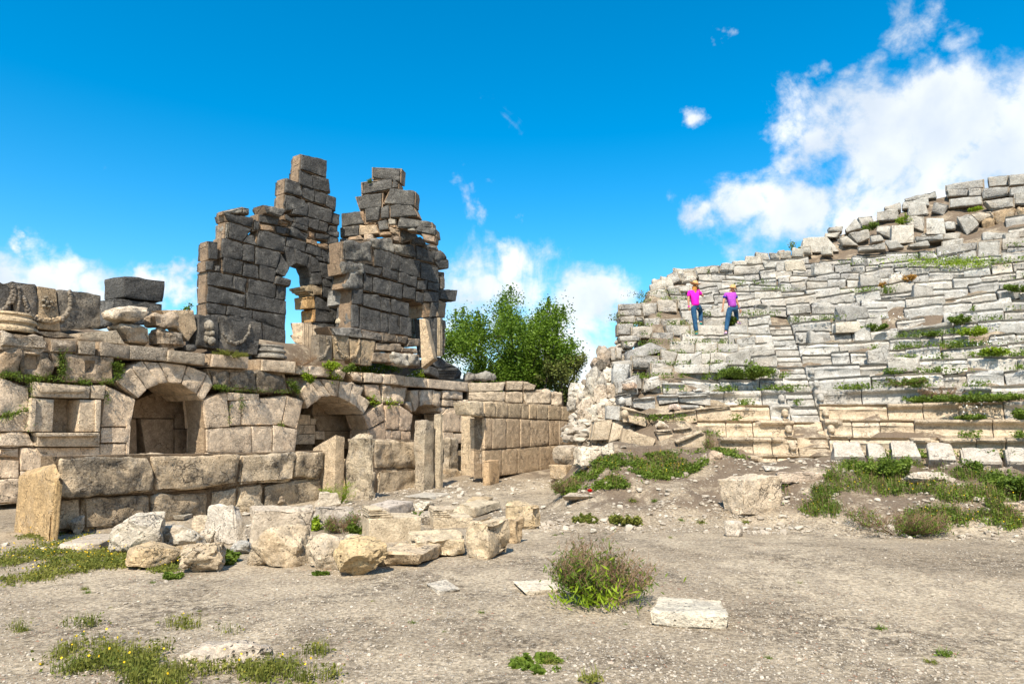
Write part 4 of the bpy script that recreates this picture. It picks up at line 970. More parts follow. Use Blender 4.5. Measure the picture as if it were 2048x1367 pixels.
# ================================================================== THE SEATING (CAVEA)
SEAT = (0.50, 0.485, 0.45); SEATW = (0.55, 0.455, 0.335)
PROFILE = np.array([(0.0, -0.39), (0.0, -0.345), (0.02, -0.335), (0.06, -0.29), (0.075, -0.20), (0.06, -0.14), (0.035, -0.118), (0.02, -0.10),
                    (-0.03, -0.085), (-0.055, -0.05), (-0.05, -0.01), (0.0, 0.0), (0.12, 0.0), (0.40, -0.005), (0.72, -0.01), (0.72, -0.39)])
def arc_pt(r, b): return np.array([CX + r * math.sin(b), CY + r * math.cos(b)])
def seat_block(parent, k, b0, b1, broken, mat, col, lich, dz=0.0, dr=0.0, plain=False, name='seat_block', hgt=RISE, rad=None, top=None, tilt=0.0, yaw=0.0, rough=0.012):
    SEED[0] += 1; sd_ = SEED[0]; r = random.Random(sd_)
    R = (R0 + k * RUN if rad is None else rad) + dr; Ht = (H0 + k * RISE if top is None else top) + dz
    L = (b1 - b0) * R
    n = int(max(5, min(16, L / 0.11)))
    t = np.concatenate([[0, 0.02 / L], np.linspace(0.05 / L, 1 - 0.05 / L, n), [1 - 0.02 / L, 1]])
    pr = PROFILE.copy()
    if plain: pr[:, 0] = np.where(pr[:, 0] < 0.1, 0.0, pr[:, 0])
    pr[:, 1] *= hgt / RISE
    m = len(pr); V = np.zeros((len(t), m, 3))
    gap = 0.008
    for i, tt in enumerate(t):
        b = b0 + gap / R + (b1 - b0 - 2 * gap / R) * tt
        e = 0.012 if i in (0, len(t) - 1) else 0.0
        s = np.array([math.sin(b), math.cos(b)])
        # broken lip: where the nosing has been struck away
        br = float(sstep(0.55 - broken * 1.1, 0.75 - broken * 1.1, np.array([0.5 * (1 + vnoise(np.array([[b * R * 1.7 + k * 7.7, k * 3.3, sd_ * 0.13]]), 4)[0])]))[0])
        d2 = 0.02 * vnoise(np.array([[b * R * 3.1, k * 1.3, 9.0]]), 6)[0]
        for j in range(m):
            d, z = pr[j]
            if 6 <= j <= 12:
                lim = 0.05 + 0.03 * (j - 6) + d2 if j < 12 else 0.22
                if j <= 11: d = d * (1 - br) + br * max(d, lim); z = z - br * (0.055 if j >= 10 else 0.012) * (1 + 8 * d2)
            rr = R + d + (e if j not in (0, m - 1, m - 2) else 0)
            V[i, j, 0] = CX + rr * s[0]; V[i, j, 1] = CY + rr * s[1]; V[i, j, 2] = Ht + z - (e if 9 <= j <= 14 else 0)
    W3 = V.reshape(-1, 3)
    off = rough * fbm(W3 * 3.7, sd_ % 50, 3); W3 += (off[:, None] * np.array([0.6, 1.0, 0.7]))
    mm = np.array([CX + (R + .3) * math.sin((b0 + b1) / 2), CY + (R + .3) * math.cos((b0 + b1) / 2), Ht - 0.2])
    if tilt or yaw:
        rad_ax = Vector((math.sin((b0 + b1) / 2), math.cos((b0 + b1) / 2), 0))
        M = np.array(Matrix.Rotation(tilt, 3, rad_ax) @ Matrix.Rotation(yaw, 3, 'Z'))
        W3 = (W3 - mm) @ M.T + mm
    nt = len(t)
    fc = [(i * m + j, (i + 1) * m + j, (i + 1) * m + j + 1, i * m + j + 1) for i in range(nt - 1) for j in range(m - 1)]
    fc += [(i * m + m - 1, (i + 1) * m + m - 1, (i + 1) * m, i * m) for i in range(nt - 1)]
    fc = np.array(fc)
    W3 = np.vstack([W3, W3[:m].mean(0), W3[(nt - 1) * m:nt * m].mean(0)])
    c0, c1 = nt * m, nt * m + 1
    caps = [(c0, j, (j + 1) % m) for j in range(m)] + [(c1, (nt - 1) * m + (j + 1) % m, (nt - 1) * m + j) for j in range(m)]
    me = make_mesh(name, W3 - mm, [fc, np.array(caps)], True, 32)
    return link(name, me, mat, parent, (*jit(col, 0.09, r), min(1, max(0, lich + r.uniform(-.15, .15)))), mm)

lw = thing('left_seat_wedge', 'left wedge of broken curved stone seat rows, left of the narrow stair', 'seating', (CX + 16 * math.sin(.12), CY + 16 * math.cos(.12), 0.8))
rw = thing('right_seat_wedge', 'right wedge of curved stone seat rows, right of the narrow stair', 'seating', (CX + 16 * math.sin(.5), CY + 16 * math.cos(.5), 0.8))
st = thing('stair_flight', 'narrow steep stair flight climbing between the two wedges of seats', 'stairs', (CX + 15 * math.sin(.28), CY + 15 * math.cos(.28), 0.8))
def b_of_px(k, px):
    """bearing round the seats' centre where row k shows at photo column px"""
    R = R0 + k * RUN; z = H0 + k * RISE - EYE
    lo, hi = -0.4, 1.2
    for _ in range(40):
        mid = (lo + hi) / 2; x, y = arc_pt(R, mid)
        den = y * math.cos(PITCH) + z * math.sin(PITCH)
        q = 1024 + F * x / den
        if q < px: lo = mid
        else: hi = mid
    return lo
START = {-2: 1500, -1: 1440, 0: 1386, 1: 1352, 2: 1352, 3: 1348, 4: 1345, 5: 1400, 6: 1418, 7: 1362, 8: 1380, 9: 1375, 10: 1362, 11: 1352, 12: 1340, 13: 1345, 14: 1372, 15: 1395, 16: 1420, 17: 1470, 18: 1530}
KTOP = 18
PAWS = []; DISP = []
for k in range(-2, KTOP + 1):
    r = random.Random(900 + k)
    bs = b_of_px(k, START[k])
    stair_c = math.radians(16.3); R = R0 + k * RUN
    hw = 0.33 / R
    b_sl, b_sr = stair_c - hw, stair_c + hw
    high = max(0, (k - 2) / 16)
    def fill(parent, ba, bb):
        b = ba
        if bb - ba < 0.2 / R: return
        while b < bb - 0.01:
            L = r.choice((r.uniform(0.4, 0.8), r.uniform(0.7, 1.5))) if k < 12 else r.uniform(0.4, 1.1)
            nb = b + L / R
            if bb - nb < 0.45 / R: nb = bb
            lowrow = k <= 2
            broken = (0.14 if lowrow else 0.45 + 0.2 * high) + r.uniform(-0.25, 0.25)
            if k >= 11: broken += 0.15
            warm_ = k <= 0 or (k == 1 and r.random() < 0.7)
            fq = r.uniform(0.82, 1.08); colr = SEATW if warm_ else tuple(c * fq for c in SEAT)
            lich = 0.05 if warm_ else min(0.32, 0.14 + 0.18 * high)
            loose = 0.0 if lowrow else (1.3 + 1.7 * high)
            if k > 3 and r.random() < 0.035: b = b + 0.45 / R; continue
            seat_block(parent, k, b, nb, broken, M_MARBLE, colr, lich, dz=r.uniform(-1, 0.8) * 0.012 * (1 + 2.4 * loose), dr=r.uniform(-1, 1) * 0.014 * (1 + 3 * loose), rough=0.012 + 0.012 * loose,
                       plain=k > 2 and r.random() < (0.45 + 0.35 * high), tilt=r.uniform(-1, 1) * 0.012 * (1 + 4 * loose), yaw=r.uniform(-1, 1) * 0.01 * (1 + 5 * loose))
            if k > 2 and r.random() < 0.15: DISP.append((parent, k, (b + nb) / 2, r.uniform(0.35, 0.7)))
            b = nb
    if k <= 16:
        fill(lw, bs, b_sl if k < 9 else b_sr)
        if k > -2: fill(rw, b_sr, math.radians(41))
        for s in range(2 if k < 9 else 0):
            seat_block(st, k, b_sl + 0.0003, b_sr - 0.0003, 0.3 + 0.3 * high, M_MARBLE, SEATW if k <= 0 else SEAT, 0.06 + 0.1 * high, rad=R - 0.02 + s * 0.30, top=H0 + k * RISE - RISE / 2 + s * RISE / 2 - 0.03,
                       hgt=RISE / 2 if s == 0 else RISE, plain=True, name='step', dz=r.uniform(-.02, .02), yaw=r.uniform(-.03, .03))
        if k < 9:
            for sgn, b in ((-1, b_sl - 0.13 / R), (1, b_sr + 0.13 / R)):
                if sgn == 1 and k < -1: continue
                if k > 4 and r.random() < 0.45: continue
                if k == 0 and sgn == 1 and False: continue
                PAWS.append((k, b, sgn))
    else:
        fill(lw, bs, math.radians(20 if k == 17 else 12))
for (k, b, sgn) in PAWS:                 # lion's paws carved on the seat ends beside the stair
    R = R0 + k * RUN; Ht = H0 + k * RISE
    x, y = arc_pt(R - 0.03, b)
    f = 0.9 if k > 4 else 1.0
    it = [((x, y, Ht - 0.20), (0.085 * f, 0.09, 0.10 * f)), ((x + 0.005, y - 0.03, Ht - 0.245), (0.07 * f, 0.07, 0.06)), ((x, y + 0.02, Ht - 0.33), (0.045, 0.05, 0.07))]
    it += [((x + q * 0.035, y - 0.06, Ht - 0.37), (0.022, 0.035, 0.02)) for q in (-1, 0, 1)]
    c = SEATW if k <= 1 else SEAT
    lumps(it, 'lion_paw', M_MARBLE, lw if sgn < 0 else rw, tuple(q * 0.95 for q in c), 0.1)

for (par, k, b, w_) in DISP:             # blocks displaced from their row, leaning on the next
    SEED[0] += 1; r = random.Random(SEED[0]); R = R0 + k * RUN + r.uniform(.18, .34); x, y = arc_pt(R, b); h_ = r.uniform(.24, .42); z = H0 + k * RISE
    A_ = az_vec(math.degrees(b) + 90 + r.uniform(-22, 22)); Bk = Vector((-A_.y, A_.x, 0)); o = Vector((x, y, z)); d_ = r.uniform(.25, .4)
    t1 = r.uniform(-.12, .12); K = [o - A_ * w_ / 2 + Vector((0, 0, h_ + t1)), o + A_ * w_ / 2 + Vector((0, 0, h_ - t1)), o + A_ * w_ / 2 + Vector((0, 0, -.03)), o - A_ * w_ / 2 + Vector((0, 0, -.03))]
    V, fc = hexa(K + [p + Bk * d_ for p in K], SEED[0], **dict(KW_R, r=0.02)); f_ = r.uniform(.8, 1.08)
    link('displaced_block', make_mesh('displaced_block', V - np.array(o), fc), M_MARBLE, par, (*(c * f_ for c in SEAT), 0.2), o)
# upper right: high courses of bigger blocks, vault and crest
crest = thing('ruined_gallery_crest', 'ruined gallery wall of larger grey blocks with a broken brown vault above the seats', 'ruin', (CX + 27 * math.sin(.6), CY + 27 * math.cos(.6), 7.5))
def cav_plane(crop, q, lift=0.0, extra=0.0, yaw=0.0):
    xs = sum(q[0::2]) / 4; ys = sum(q[1::2]) / 4
    yb = max(q[5], q[7])
    p = ray_cavea(*cp(crop, xs, ys), lift)
    az = math.degrees(math.atan2(p.x - CX, p.y - CY))
    n_ = Vector((p.x - CX, p.y - CY, 0)).normalized()
    p = p + n_ * extra
    return Plane(p.x, p.y, az + 90 + yaw)
def C(parent, crop, q, col=SEAT, lich=0.2, thick=0.6, kw=KW_R, yaw=None, lift=0.0, mat=None, name='stone_block', core=None, extra=0.0, joff=0.03, **k):
    r = random.Random(int(q[0] * 7 + q[1] * 13 + q[3]))
    pl_ = cav_plane(crop, q, lift, extra, r.uniform(-7, 7) if yaw is None else yaw)
    d = dict(kw); d.update(k)
    return qblk(parent, name, mat or M_MARBLE, crop, q, pl_, thick, col, lich, core=core, joff=joff, **d)
GS = (0.44, 0.425, 0.39)
for q in [(1147,97,1388,57,1390,112,1150,132), (1420,47,1548,32,1550,97,1430,107), (1555,32,1700,18,1700,88,1560,100), (1150,127,1288,122,1290,165,1160,170), (1292,117,1380,117,1375,170,1295,165),
          (1385,117,1550,107,1555,160,1385,188), (1560,112,1700,98,1700,155,1565,165), (1172,187,1373,172,1380,220,1170,243), (1392,200,1583,177,1590,235,1450,258), (1592,152,1700,148,1700,218,1592,222),
          (1122,462,1258,442,1260,490,1120,500), (1082,502,1378,462,1385,510,1090,558), (1382,407,1548,402,1550,440,1385,460), (1557,402,1700,390,1700,436,1555,440), (1352,462,1503,447,1500,580,1350,590),
          (1512,447,1700,435,1700,508,1510,520), (1222,542,1338,522,1345,590,1230,610), (1512,542,1700,518,1700,598,1510,608), (1132,412,1240,402,1230,450,1130,450), (942,432,1128,417,1130,450,950,465)]:
    C(crest, 'Z6', q, GS, 0.28, 0.8, dict(KW_R, amp=0.025), yaw=0, core='crest')
for q in [(1382,280,1450,262,1485,392,1390,420), (1452,262,1600,242,1602,392,1490,395), (1608,232,1700,225,1700,388,1605,392)]:
    C(crest, 'Z6', q, (0.42, 0.32, 0.21), 0.15, 0.6, KW_RR, yaw=0, extra=0.9, mat=M_ROUGH, name='vault_block')
C(crest, 'Z6', (1212,300,1300,287,1368,350,1280,430), GS, 0.2, 0.9, dict(KW_R, amp=0.03), yaw=0)
C(crest, 'Z6', (1302,285,1440,262,1470,300,1360,340), (0.50, 0.44, 0.36), 0.2, 0.9, KW_R, yaw=0)
flush_core('crest', crest, M_MARBLE, (0.35, 0.3, 0.24, 0.2))
# rows of the crest beyond the picture's right edge
for k in range(17, 27):
    for i in range(6):
        b = math.radians(36.0 if k > 20 else 34.0) + i * 0.05 + (k % 2) * 0.02; seat_block(crest, k, b, b + 0.048, 0.5, M_MARBLE, GS, 0.3, plain=True, name='stone_block', hgt=0.5)

# blocks tumbled along the crest
GRP = 'blocks tumbled along the crest of the seats'
CREST_LABELS = ['low grey block behind the top of the largest upright crest slab', 'flat grey stone half under the low block behind the largest crest slab', 'pointed pale block leaning left on the skyline, right of the largest crest slab', 'broken grey block leaning against the pointed skyline block', 'dark flat topped grey block on the skyline left of the bright green tuft', 'small dark skyline block between two bigger ones, left of the topmost slab', 'long pale block lying below the thin topmost skyline slab', 'thin slanting slab, topmost on the skyline left of the masonry', 'pale cube tilted under the long pale block, right of the green tuft', 'tilted grey block with a shaded right side, between two square upright ones', 'rounded pale block touching the left side of the square upright crest block', 'broad pale block left of the rounded pale one, above a weathered stone', 'small pale wedge stone under the rounded pale crest block', 'rough pale stone right beside the largest upright crest slab', 'pale triangular stone directly under the square upright crest block', 'long weathered block in the lowest line of tumbled crest blocks', 'flat pale slab right of the triangular stone on the crest', 'rough stone right of the square block with the sharp shadow', 'small pale stone wedged left below the square block with the sharp shadow']
CREST_N = list(range(19))
def loose(label, crop, q, col=SEAT, lich=0.15, thick=0.5, kw=KW_R, mat=None, name='fallen_block', cat='fallen block', group=None, **k):
    P0 = cav_plane(crop, q, k.get('lift', 0.0))
    base = P0.at(*cp(crop, (q[4] + q[6]) / 2, (q[5] + q[7]) / 2))
    t = thing(name, label, cat, base, group)
    return C(t, crop, q, col, lich, thick, kw, mat=mat, name='block', **k)
loose('largest pale slab, standing upright at the left end of the tumbled crest', 'Z6', (212,437,368,432,458,530,207,540), (0.58, 0.56, 0.51), 0.1, 0.7, dict(KW_R, amp=0.02), group=GRP)
loose('square pale block standing upright on the crest, right of the green bush', 'Z6', (792,360,935,357,940,470,790,480), (0.60, 0.58, 0.53), 0.1, 0.6, KW_A, group=GRP)
loose('square block with the sharp shadow under it, below the vault\'s left end', 'Z6', (1017,312,1130,312,1145,415,1017,418), (0.58, 0.56, 0.51), 0.1, 0.6, KW_A, group=GRP)
loose('tilted dark grey block just left of the crest\'s highest masonry', 'Z6', (1067,200,1168,222,1130,300,1047,270), (0.36, 0.35, 0.33), 0.4, 0.7, KW_R, group=GRP)
for q in [(377,367,478,362,470,400,377,400), (352,407,458,402,440,440,357,435), (490,382,560,312,600,380,500,400), (567,302,668,292,680,345,600,370), (690,267,830,252,835,320,692,330),
          (742,240,848,207,855,258,745,255), (862,210,1030,172,1038,228,862,250), (872,185,1080,132,1085,180,882,200), (902,232,1018,202,1030,288,902,300), (882,302,1008,292,1000,400,882,350),
          (692,362,788,352,790,450,692,400), (512,412,638,387,655,440,570,475), (652,432,718,417,750,460,662,470), (442,432,498,422,580,490,472,490), (752,462,828,457,870,500,772,515),
          (567,492,748,472,755,515,572,530), (892,482,1028,457,1040,490,902,500), (1140,340,1205,330,1200,380,1145,385), (1000,400,1020,420,1020,455,960,440)]:
    loose(CREST_LABELS[CREST_N.pop(0)], 'Z6', q, tuple(c * random.Random(q[0]).uniform(0.85, 1.08) for c in (0.48, 0.46, 0.42)), 0.2, 0.6, KW_R, group=GRP)
loose('dark grey block jutting out over a hollow, above the pale beige block', 'Z6', (422,887,640,885,662,972,462,982), (0.33, 0.325, 0.31), 0.4, 0.9, dict(KW_R, amp=0.03), extra=-0.35)
loose('pale beige block under the jutting dark grey block', 'Z6', (427,992,580,980,600,1052,427,1058), (0.62, 0.56, 0.46), 0.08, 0.6, KW_A, extra=-0.2)
loose('rough grey block sitting proud of the lower seats above a dry reddish weed', 'Z6', (752,1217,973,1217,968,1310,767,1310), (0.46, 0.445, 0.41), 0.3, 0.6, dict(KW_R, amp=0.03), extra=-0.2)
loose('white pointed rock between two orange plants high on the seats', 'Z6', (790,665,860,655,905,745,772,740), (0.72, 0.70, 0.65), 0.03, 0.5, KW_R, extra=-0.15)
loose('beige overturned block with shadow below, high up left of the large crest slab', 'Z6', (92,590,215,587,232,655,97,660), (0.60, 0.54, 0.44), 0.1, 0.5, KW_R, extra=-0.1)
loose('reddish rock on the skyline beside thin tall weeds', 'Z6', (40,522,95,515,110,548,42,552), (0.52, 0.30, 0.17), 0.05, 0.5, KW_RR)

# collapsed left end, built as its own ruin of big pieces
end = thing('collapsed_seating_end', 'collapsed left end of the seating, stacked rough blocks ending in a short squared wall', 'ruin', (CX - 0.6, CY + 19, 1.5))
E1 = [(490,210,630,205,630,243,490,246), (492,250,630,246,630,282,492,280), (496,287,588,282,600,325,500,325), (592,287,645,287,650,320,602,320), (487,332,580,332,580,400,487,400), (572,352,700,352,700,425,577,415),
      (492,412,630,407,620,437,500,438), (512,443,600,440,580,480,520,480), (437,487,465,482,470,560,442,560), (472,482,510,482,505,550,475,550), (452,570,568,562,575,690,462,690), (462,695,570,690,560,770,470,770),
      (672,130,780,97,790,190,672,190), (702,62,790,42,800,95,712,100), (792,30,850,0,880,60,800,100), (852,10,960,0,970,60,870,90), (800,100,930,92,930,132,800,130), (732,187,853,182,850,260,732,260), (632,202,728,202,720,290,642,285),
      (752,302,898,292,900,360,752,360), (782,342,930,342,925,410,792,405), (702,387,833,387,830,460,702,420), (650,300,745,290,745,380,655,345), (860,185,925,182,925,235,862,238),
      (702,560,810,555,822,590,700,590), (752,492,853,512,830,610,757,600), (567,532,738,532,735,610,572,612), (692,577,818,592,800,680,687,650), (652,670,798,690,760,770,642,740),
      (482,700,600,690,610,770,487,780), (575,650,620,640,630,740,590,740), (415,837,500,842,505,925,418,915), (692,610,830,600,830,660,700,690)]
for q in E1:
    hi = q[1] < 340 and q[0] > 600
    C(end, 'Z5', q, tuple(c * random.Random(int(q[0]) + int(q[1])).uniform(0.9, 1.08) for c in (0.50, 0.47, 0.42)), 0.3 if q[0] < 800 else 0.15, 0.7, KW_RR if q[0] > 630 and q[1] < 100 else dict(KW_R, amp=0.025), core='end')
for q, kk in [((812,442,965,437,960,515,807,505), KW_A), ((972,452,1103,447,1100,520,967,515), KW_A), ((1107,457,1233,457,1230,510,1107,508), KW_A), ((857,517,1058,517,1055,578,842,585), KW_A), ((834,588,1055,582,1050,640,832,640), KW_A),
              ((1062,512,1220,512,1165,575,1058,578), KW_R), ((1058,582,1170,578,1150,640,1056,640), KW_R), ((940,340,1160,345,1160,425,935,420), KW_A), ((1075,220,1195,220,1190,290,1080,290), KW_A), ((1165,350,1290,345,1290,400,1165,420), KW_A)]:
    C(end, 'Z5', q, SEAT, 0.12, 0.6, kk, yaw=0, core='end')
C(end, 'Z5', (1218,425,1338,400,1345,480,1240,500), SEAT, 0.1, 0.7, KW_R, core='end')
# ragged stones along the left skyline of the seats
for i, (px, py, wp, hp) in enumerate([(1300,575,26,16),(1322,562,24,18),(1345,552,22,24),(1368,545,26,18),(1392,540,26,14),(1418,537,24,12),(1440,533,28,13),(1468,528,26,12),(1492,520,28,14),(1515,513,24,18),(1538,512,22,12),(1560,508,24,14),(1583,505,22,14),(1600,498,22,16),
                                      (1310,590,24,16),(1336,580,24,16),(1640,500,24,14),(1530,528,24,12)]):
    r = random.Random(i + 40); j = lambda: r.uniform(-.16, .16)
    C(end, 'P', (px + wp * j(), py - hp / 2 + hp * j(), px + wp * (1 + j()), py - hp / 2 + hp * j(), px + wp * (1 + j()), py + hp * .6, px + wp * j(), py + hp * .6), (0.46, 0.44, 0.39), 0.3, 0.6, dict(KW_R, amp=0.05), core='end')
flush_core('end', end, M_MARBLE, (0.38, 0.33, 0.26, 0.2))
# seat blocks with moulding that have slipped or fallen
def fallen_seat(label, crop, q, warm_=True, mould=True, thick=0.5, extra=-0.1, group=None, paw=None, lich=0.08):
    P0 = cav_plane(crop, q, 0, extra, 0)
    base = P0.at(*cp(crop, (q[4] + q[6]) / 2, (q[5] + q[7]) / 2))
    t = thing('fallen_seat_block', label, 'seat block', base, group)
    col = SEATW if warm_ else (0.50, 0.49, 0.46)
    a = np.array(q, float).reshape(4, 2)
    if not mould:
        qblk(t, 'block', M_MARBLE, crop, q, P0, thick, col, lich, gap=0.004, joff=0, **dict(KW_A, chip=0.04)); return t
    def band(f0, f1):
        L0 = a[0] + (a[3] - a[0]) * f0; L1 = a[0] + (a[3] - a[0]) * f1; R0_ = a[1] + (a[2] - a[1]) * f0; R1 = a[1] + (a[2] - a[1]) * f1
        return (*L0, *R0_, *R1, *L1)
    for nm, f0, f1, o in (('nosing', 0, .17, -0.07), ('fillet', .175, .24, -0.03), ('fillet', .245, .30, 0.0), ('block', .28, 1, 0.02)):
        qblk(t, nm, M_MARBLE, crop, band(f0, f1), P0, thick - o * 0.5, col, lich, gap=0.002, joff=0, off=o, **dict(KW_A, r=0.02 if nm == 'nosing' else 0.01, chip=0.035))
    if paw:
        p = P0.at(*cp(crop, *paw), -0.08)
        lumps([((p.x, p.y, p.z), (0.1, 0.09, 0.11)), ((p.x, p.y + 0.02, p.z - 0.13), (0.05, 0.05, 0.08))] + [((p.x + s * 0.035, p.y - 0.04, p.z - 0.18), (0.022, 0.03, 0.02)) for s in (-1, 0, 1)], 'lion_paw', M_MARBLE, t, col, 0.05)
    return t
fallen_seat('grey moulded seat block with a round boss under the pinkish brown rock', 'S2', (552,530,690,505,705,640,580,640), False, paw=(605, 595))
fallen_seat('grey moulded seat block beneath the bulging pale block', 'S2', (1003,415,1218,418,1218,525,1010,525), False)
fallen_seat('grey moulded seat block with a green weed at its right end', 'S2', (712,570,935,540,925,690,718,655), False)
fallen_seat('long grey moulded seat block in the third row, left part, above the pink rock', 'S2', (962,532,1155,535,1155,600,968,625), False)
fallen_seat('long broken grey seat block carrying the small pink pointed rock', 'S2', (1160,545,1465,522,1475,640,1165,605), False)
fallen_seat('tilted cream seat block with a lion\'s foot, highest of the fallen ones', 'S2', (600,642,865,712,838,845,592,775), True, paw=(630, 720), extra=-0.25)
fallen_seat('cream seat block left of the long straight cream one, under the pink rock', 'S2', (868,718,1102,700,1110,830,880,800), True)
fallen_seat('cream moulded seat block between its shorter neighbour and the tall straight one', 'S2', (1112,695,1325,672,1340,795,1120,850), True)
fallen_seat('long straight cream seat block tilted slightly up to the right', 'S2', (1330,665,1665,627,1688,780,1345,795), True)
fallen_seat('small cream moulded seat block under the crouching lion shaped rock', 'S2', (942,877,1100,868,1110,1000,985,1040), True)
fallen_seat('narrow cream moulded block right of the one carrying the lion shaped rock', 'S2', (1105,862,1290,845,1300,935,1120,1000), True)
fallen_seat('cream seat block fallen askew on the grass, its moulding slanting up to the right', 'S2', (1122,985,1385,872,1475,1035,1225,1120), True, extra=-0.15, thick=0.6)
fallen_seat('long cream seat block with a lion\'s foot, lying on its back among the fallen ones', 'S2', (610,855,940,960,905,1050,590,1010), True, paw=(600, 960), extra=-0.15, mould=False)
fallen_seat('smooth cream curved block behind the overturned seat block', 'S2', (520,795,620,835,590,960,475,1000), True, mould=False, extra=-0.2)
fallen_seat('cream curved seat block, leftmost of the fallen ones', 'S2', (335,775,515,770,480,980,300,985), True, mould=False, extra=-0.3)
fallen_seat('grey plain seat block behind the tilted block with the lion\'s foot', 'S2', (455,640,595,648,590,785,448,765), False, mould=False)
def lrock(label, crop, q, col, mat=M_ROCK, lich=0.1, kw=KW_RR, **k): return loose(label, crop, q, col, lich, kw=kw, mat=mat, name='loose_rock', cat='rock', **k)
lrock('crouching lion shaped broken rock on a small cream seat block', 'S2', (955,765,1020,790,1085,865,932,870), (0.66, 0.60, 0.52), extra=-0.2)
lrock('small pink and white pointed rock resting on a grey seat block', 'S2', (1075,625,1170,615,1210,680,1040,690), (0.62, 0.52, 0.46), extra=-0.2)
lrock('white pointed broken stone leaning on the second grey row', 'S2', (1340,455,1400,450,1420,520,1245,525), (0.62, 0.60, 0.56), extra=-0.2)
lrock('big tilted grey slab hanging over the carved dark block', 'S2', (655,110,890,15,1050,90,640,215), (0.44, 0.43, 0.41), M_MARBLE, 0.3, dict(KW_R, amp=0.02), extra=-0.3, thick=0.9)
lrock('large bulging pale grey block right of the tall upright slab', 'S2', (830,380,975,345,1000,440,810,530), (0.56, 0.54, 0.50), M_MARBLE, 0.12, dict(KW_R, amp=0.03), extra=-0.3)
lrock('tall grey upright slab at the left end of the lower seats', 'S2', (512,215,700,225,640,420,528,520), (0.50, 0.49, 0.46), M_MARBLE, 0.25, KW_R, extra=-0.2)
lrock('pinkish brown rounded rock set on a split grey block', 'S2', (600,400,750,395,755,490,590,500), (0.50, 0.38, 0.30), M_ROCK, 0.1, extra=-0.4)
lrock('grey rounded block beneath the pinkish brown rock', 'S2', (555,410,760,335,770,510,560,520), (0.46, 0.45, 0.43), M_MARBLE, 0.2, KW_R, extra=-0.25)
lrock('dark crusted block on the skyline left of the upright slab', 'S2', (345,215,440,195,440,300,345,325), (0.30, 0.28, 0.25), M_ROUGH, 0.5)
# ================================================================== LOOSE ROCKS ON THE GROUND
_ic = {}
def ico(sub):
    if sub not in _ic:
        bm = bmesh.new(); bmesh.ops.create_icosphere(bm, subdivisions=sub, radius=1.0)
        _ic[sub] = (np.array([v.co[:] for v in bm.verts]), np.array([[v.index for v in f.verts] for f in bm.faces])); bm.free()
    return _ic[sub]
def boulder_shape(seed, sub=4, cuts=9, amp=0.10, boxy=0.35, depth=0.30):
    v, f = ico(sub); v = v.copy(); rs = np.random.RandomState(seed)
    m = np.abs(v).max(1, keepdims=True); v = v * (1 - boxy) + (v / m) * boxy * 0.85
    v = v * (1 + 0.18 * vnoise(v * 1.3 + seed, 3))[:, None]
    for _ in range(cuts):
        n = rs.normal(size=3); n /= np.linalg.norm(n); d = rs.uniform(1 - depth - 0.2, 1.0) * 0.9
        s = v @ n - d; o = s > 0; v[o] -= np.outer(s[o], n) * 0.96
    nn = v / (np.linalg.norm(v, axis=1, keepdims=True) + 1e-9)
    v += nn * (amp * fbm(v * 2.4 + seed * 1.7, 5, 5, 0.55))[:, None]
    v += nn * (-amp * 0.9 * sstep(0.1, 0.6, fbm(v * 3.4 + seed, 9, 2)))[:, None]
    return v, f
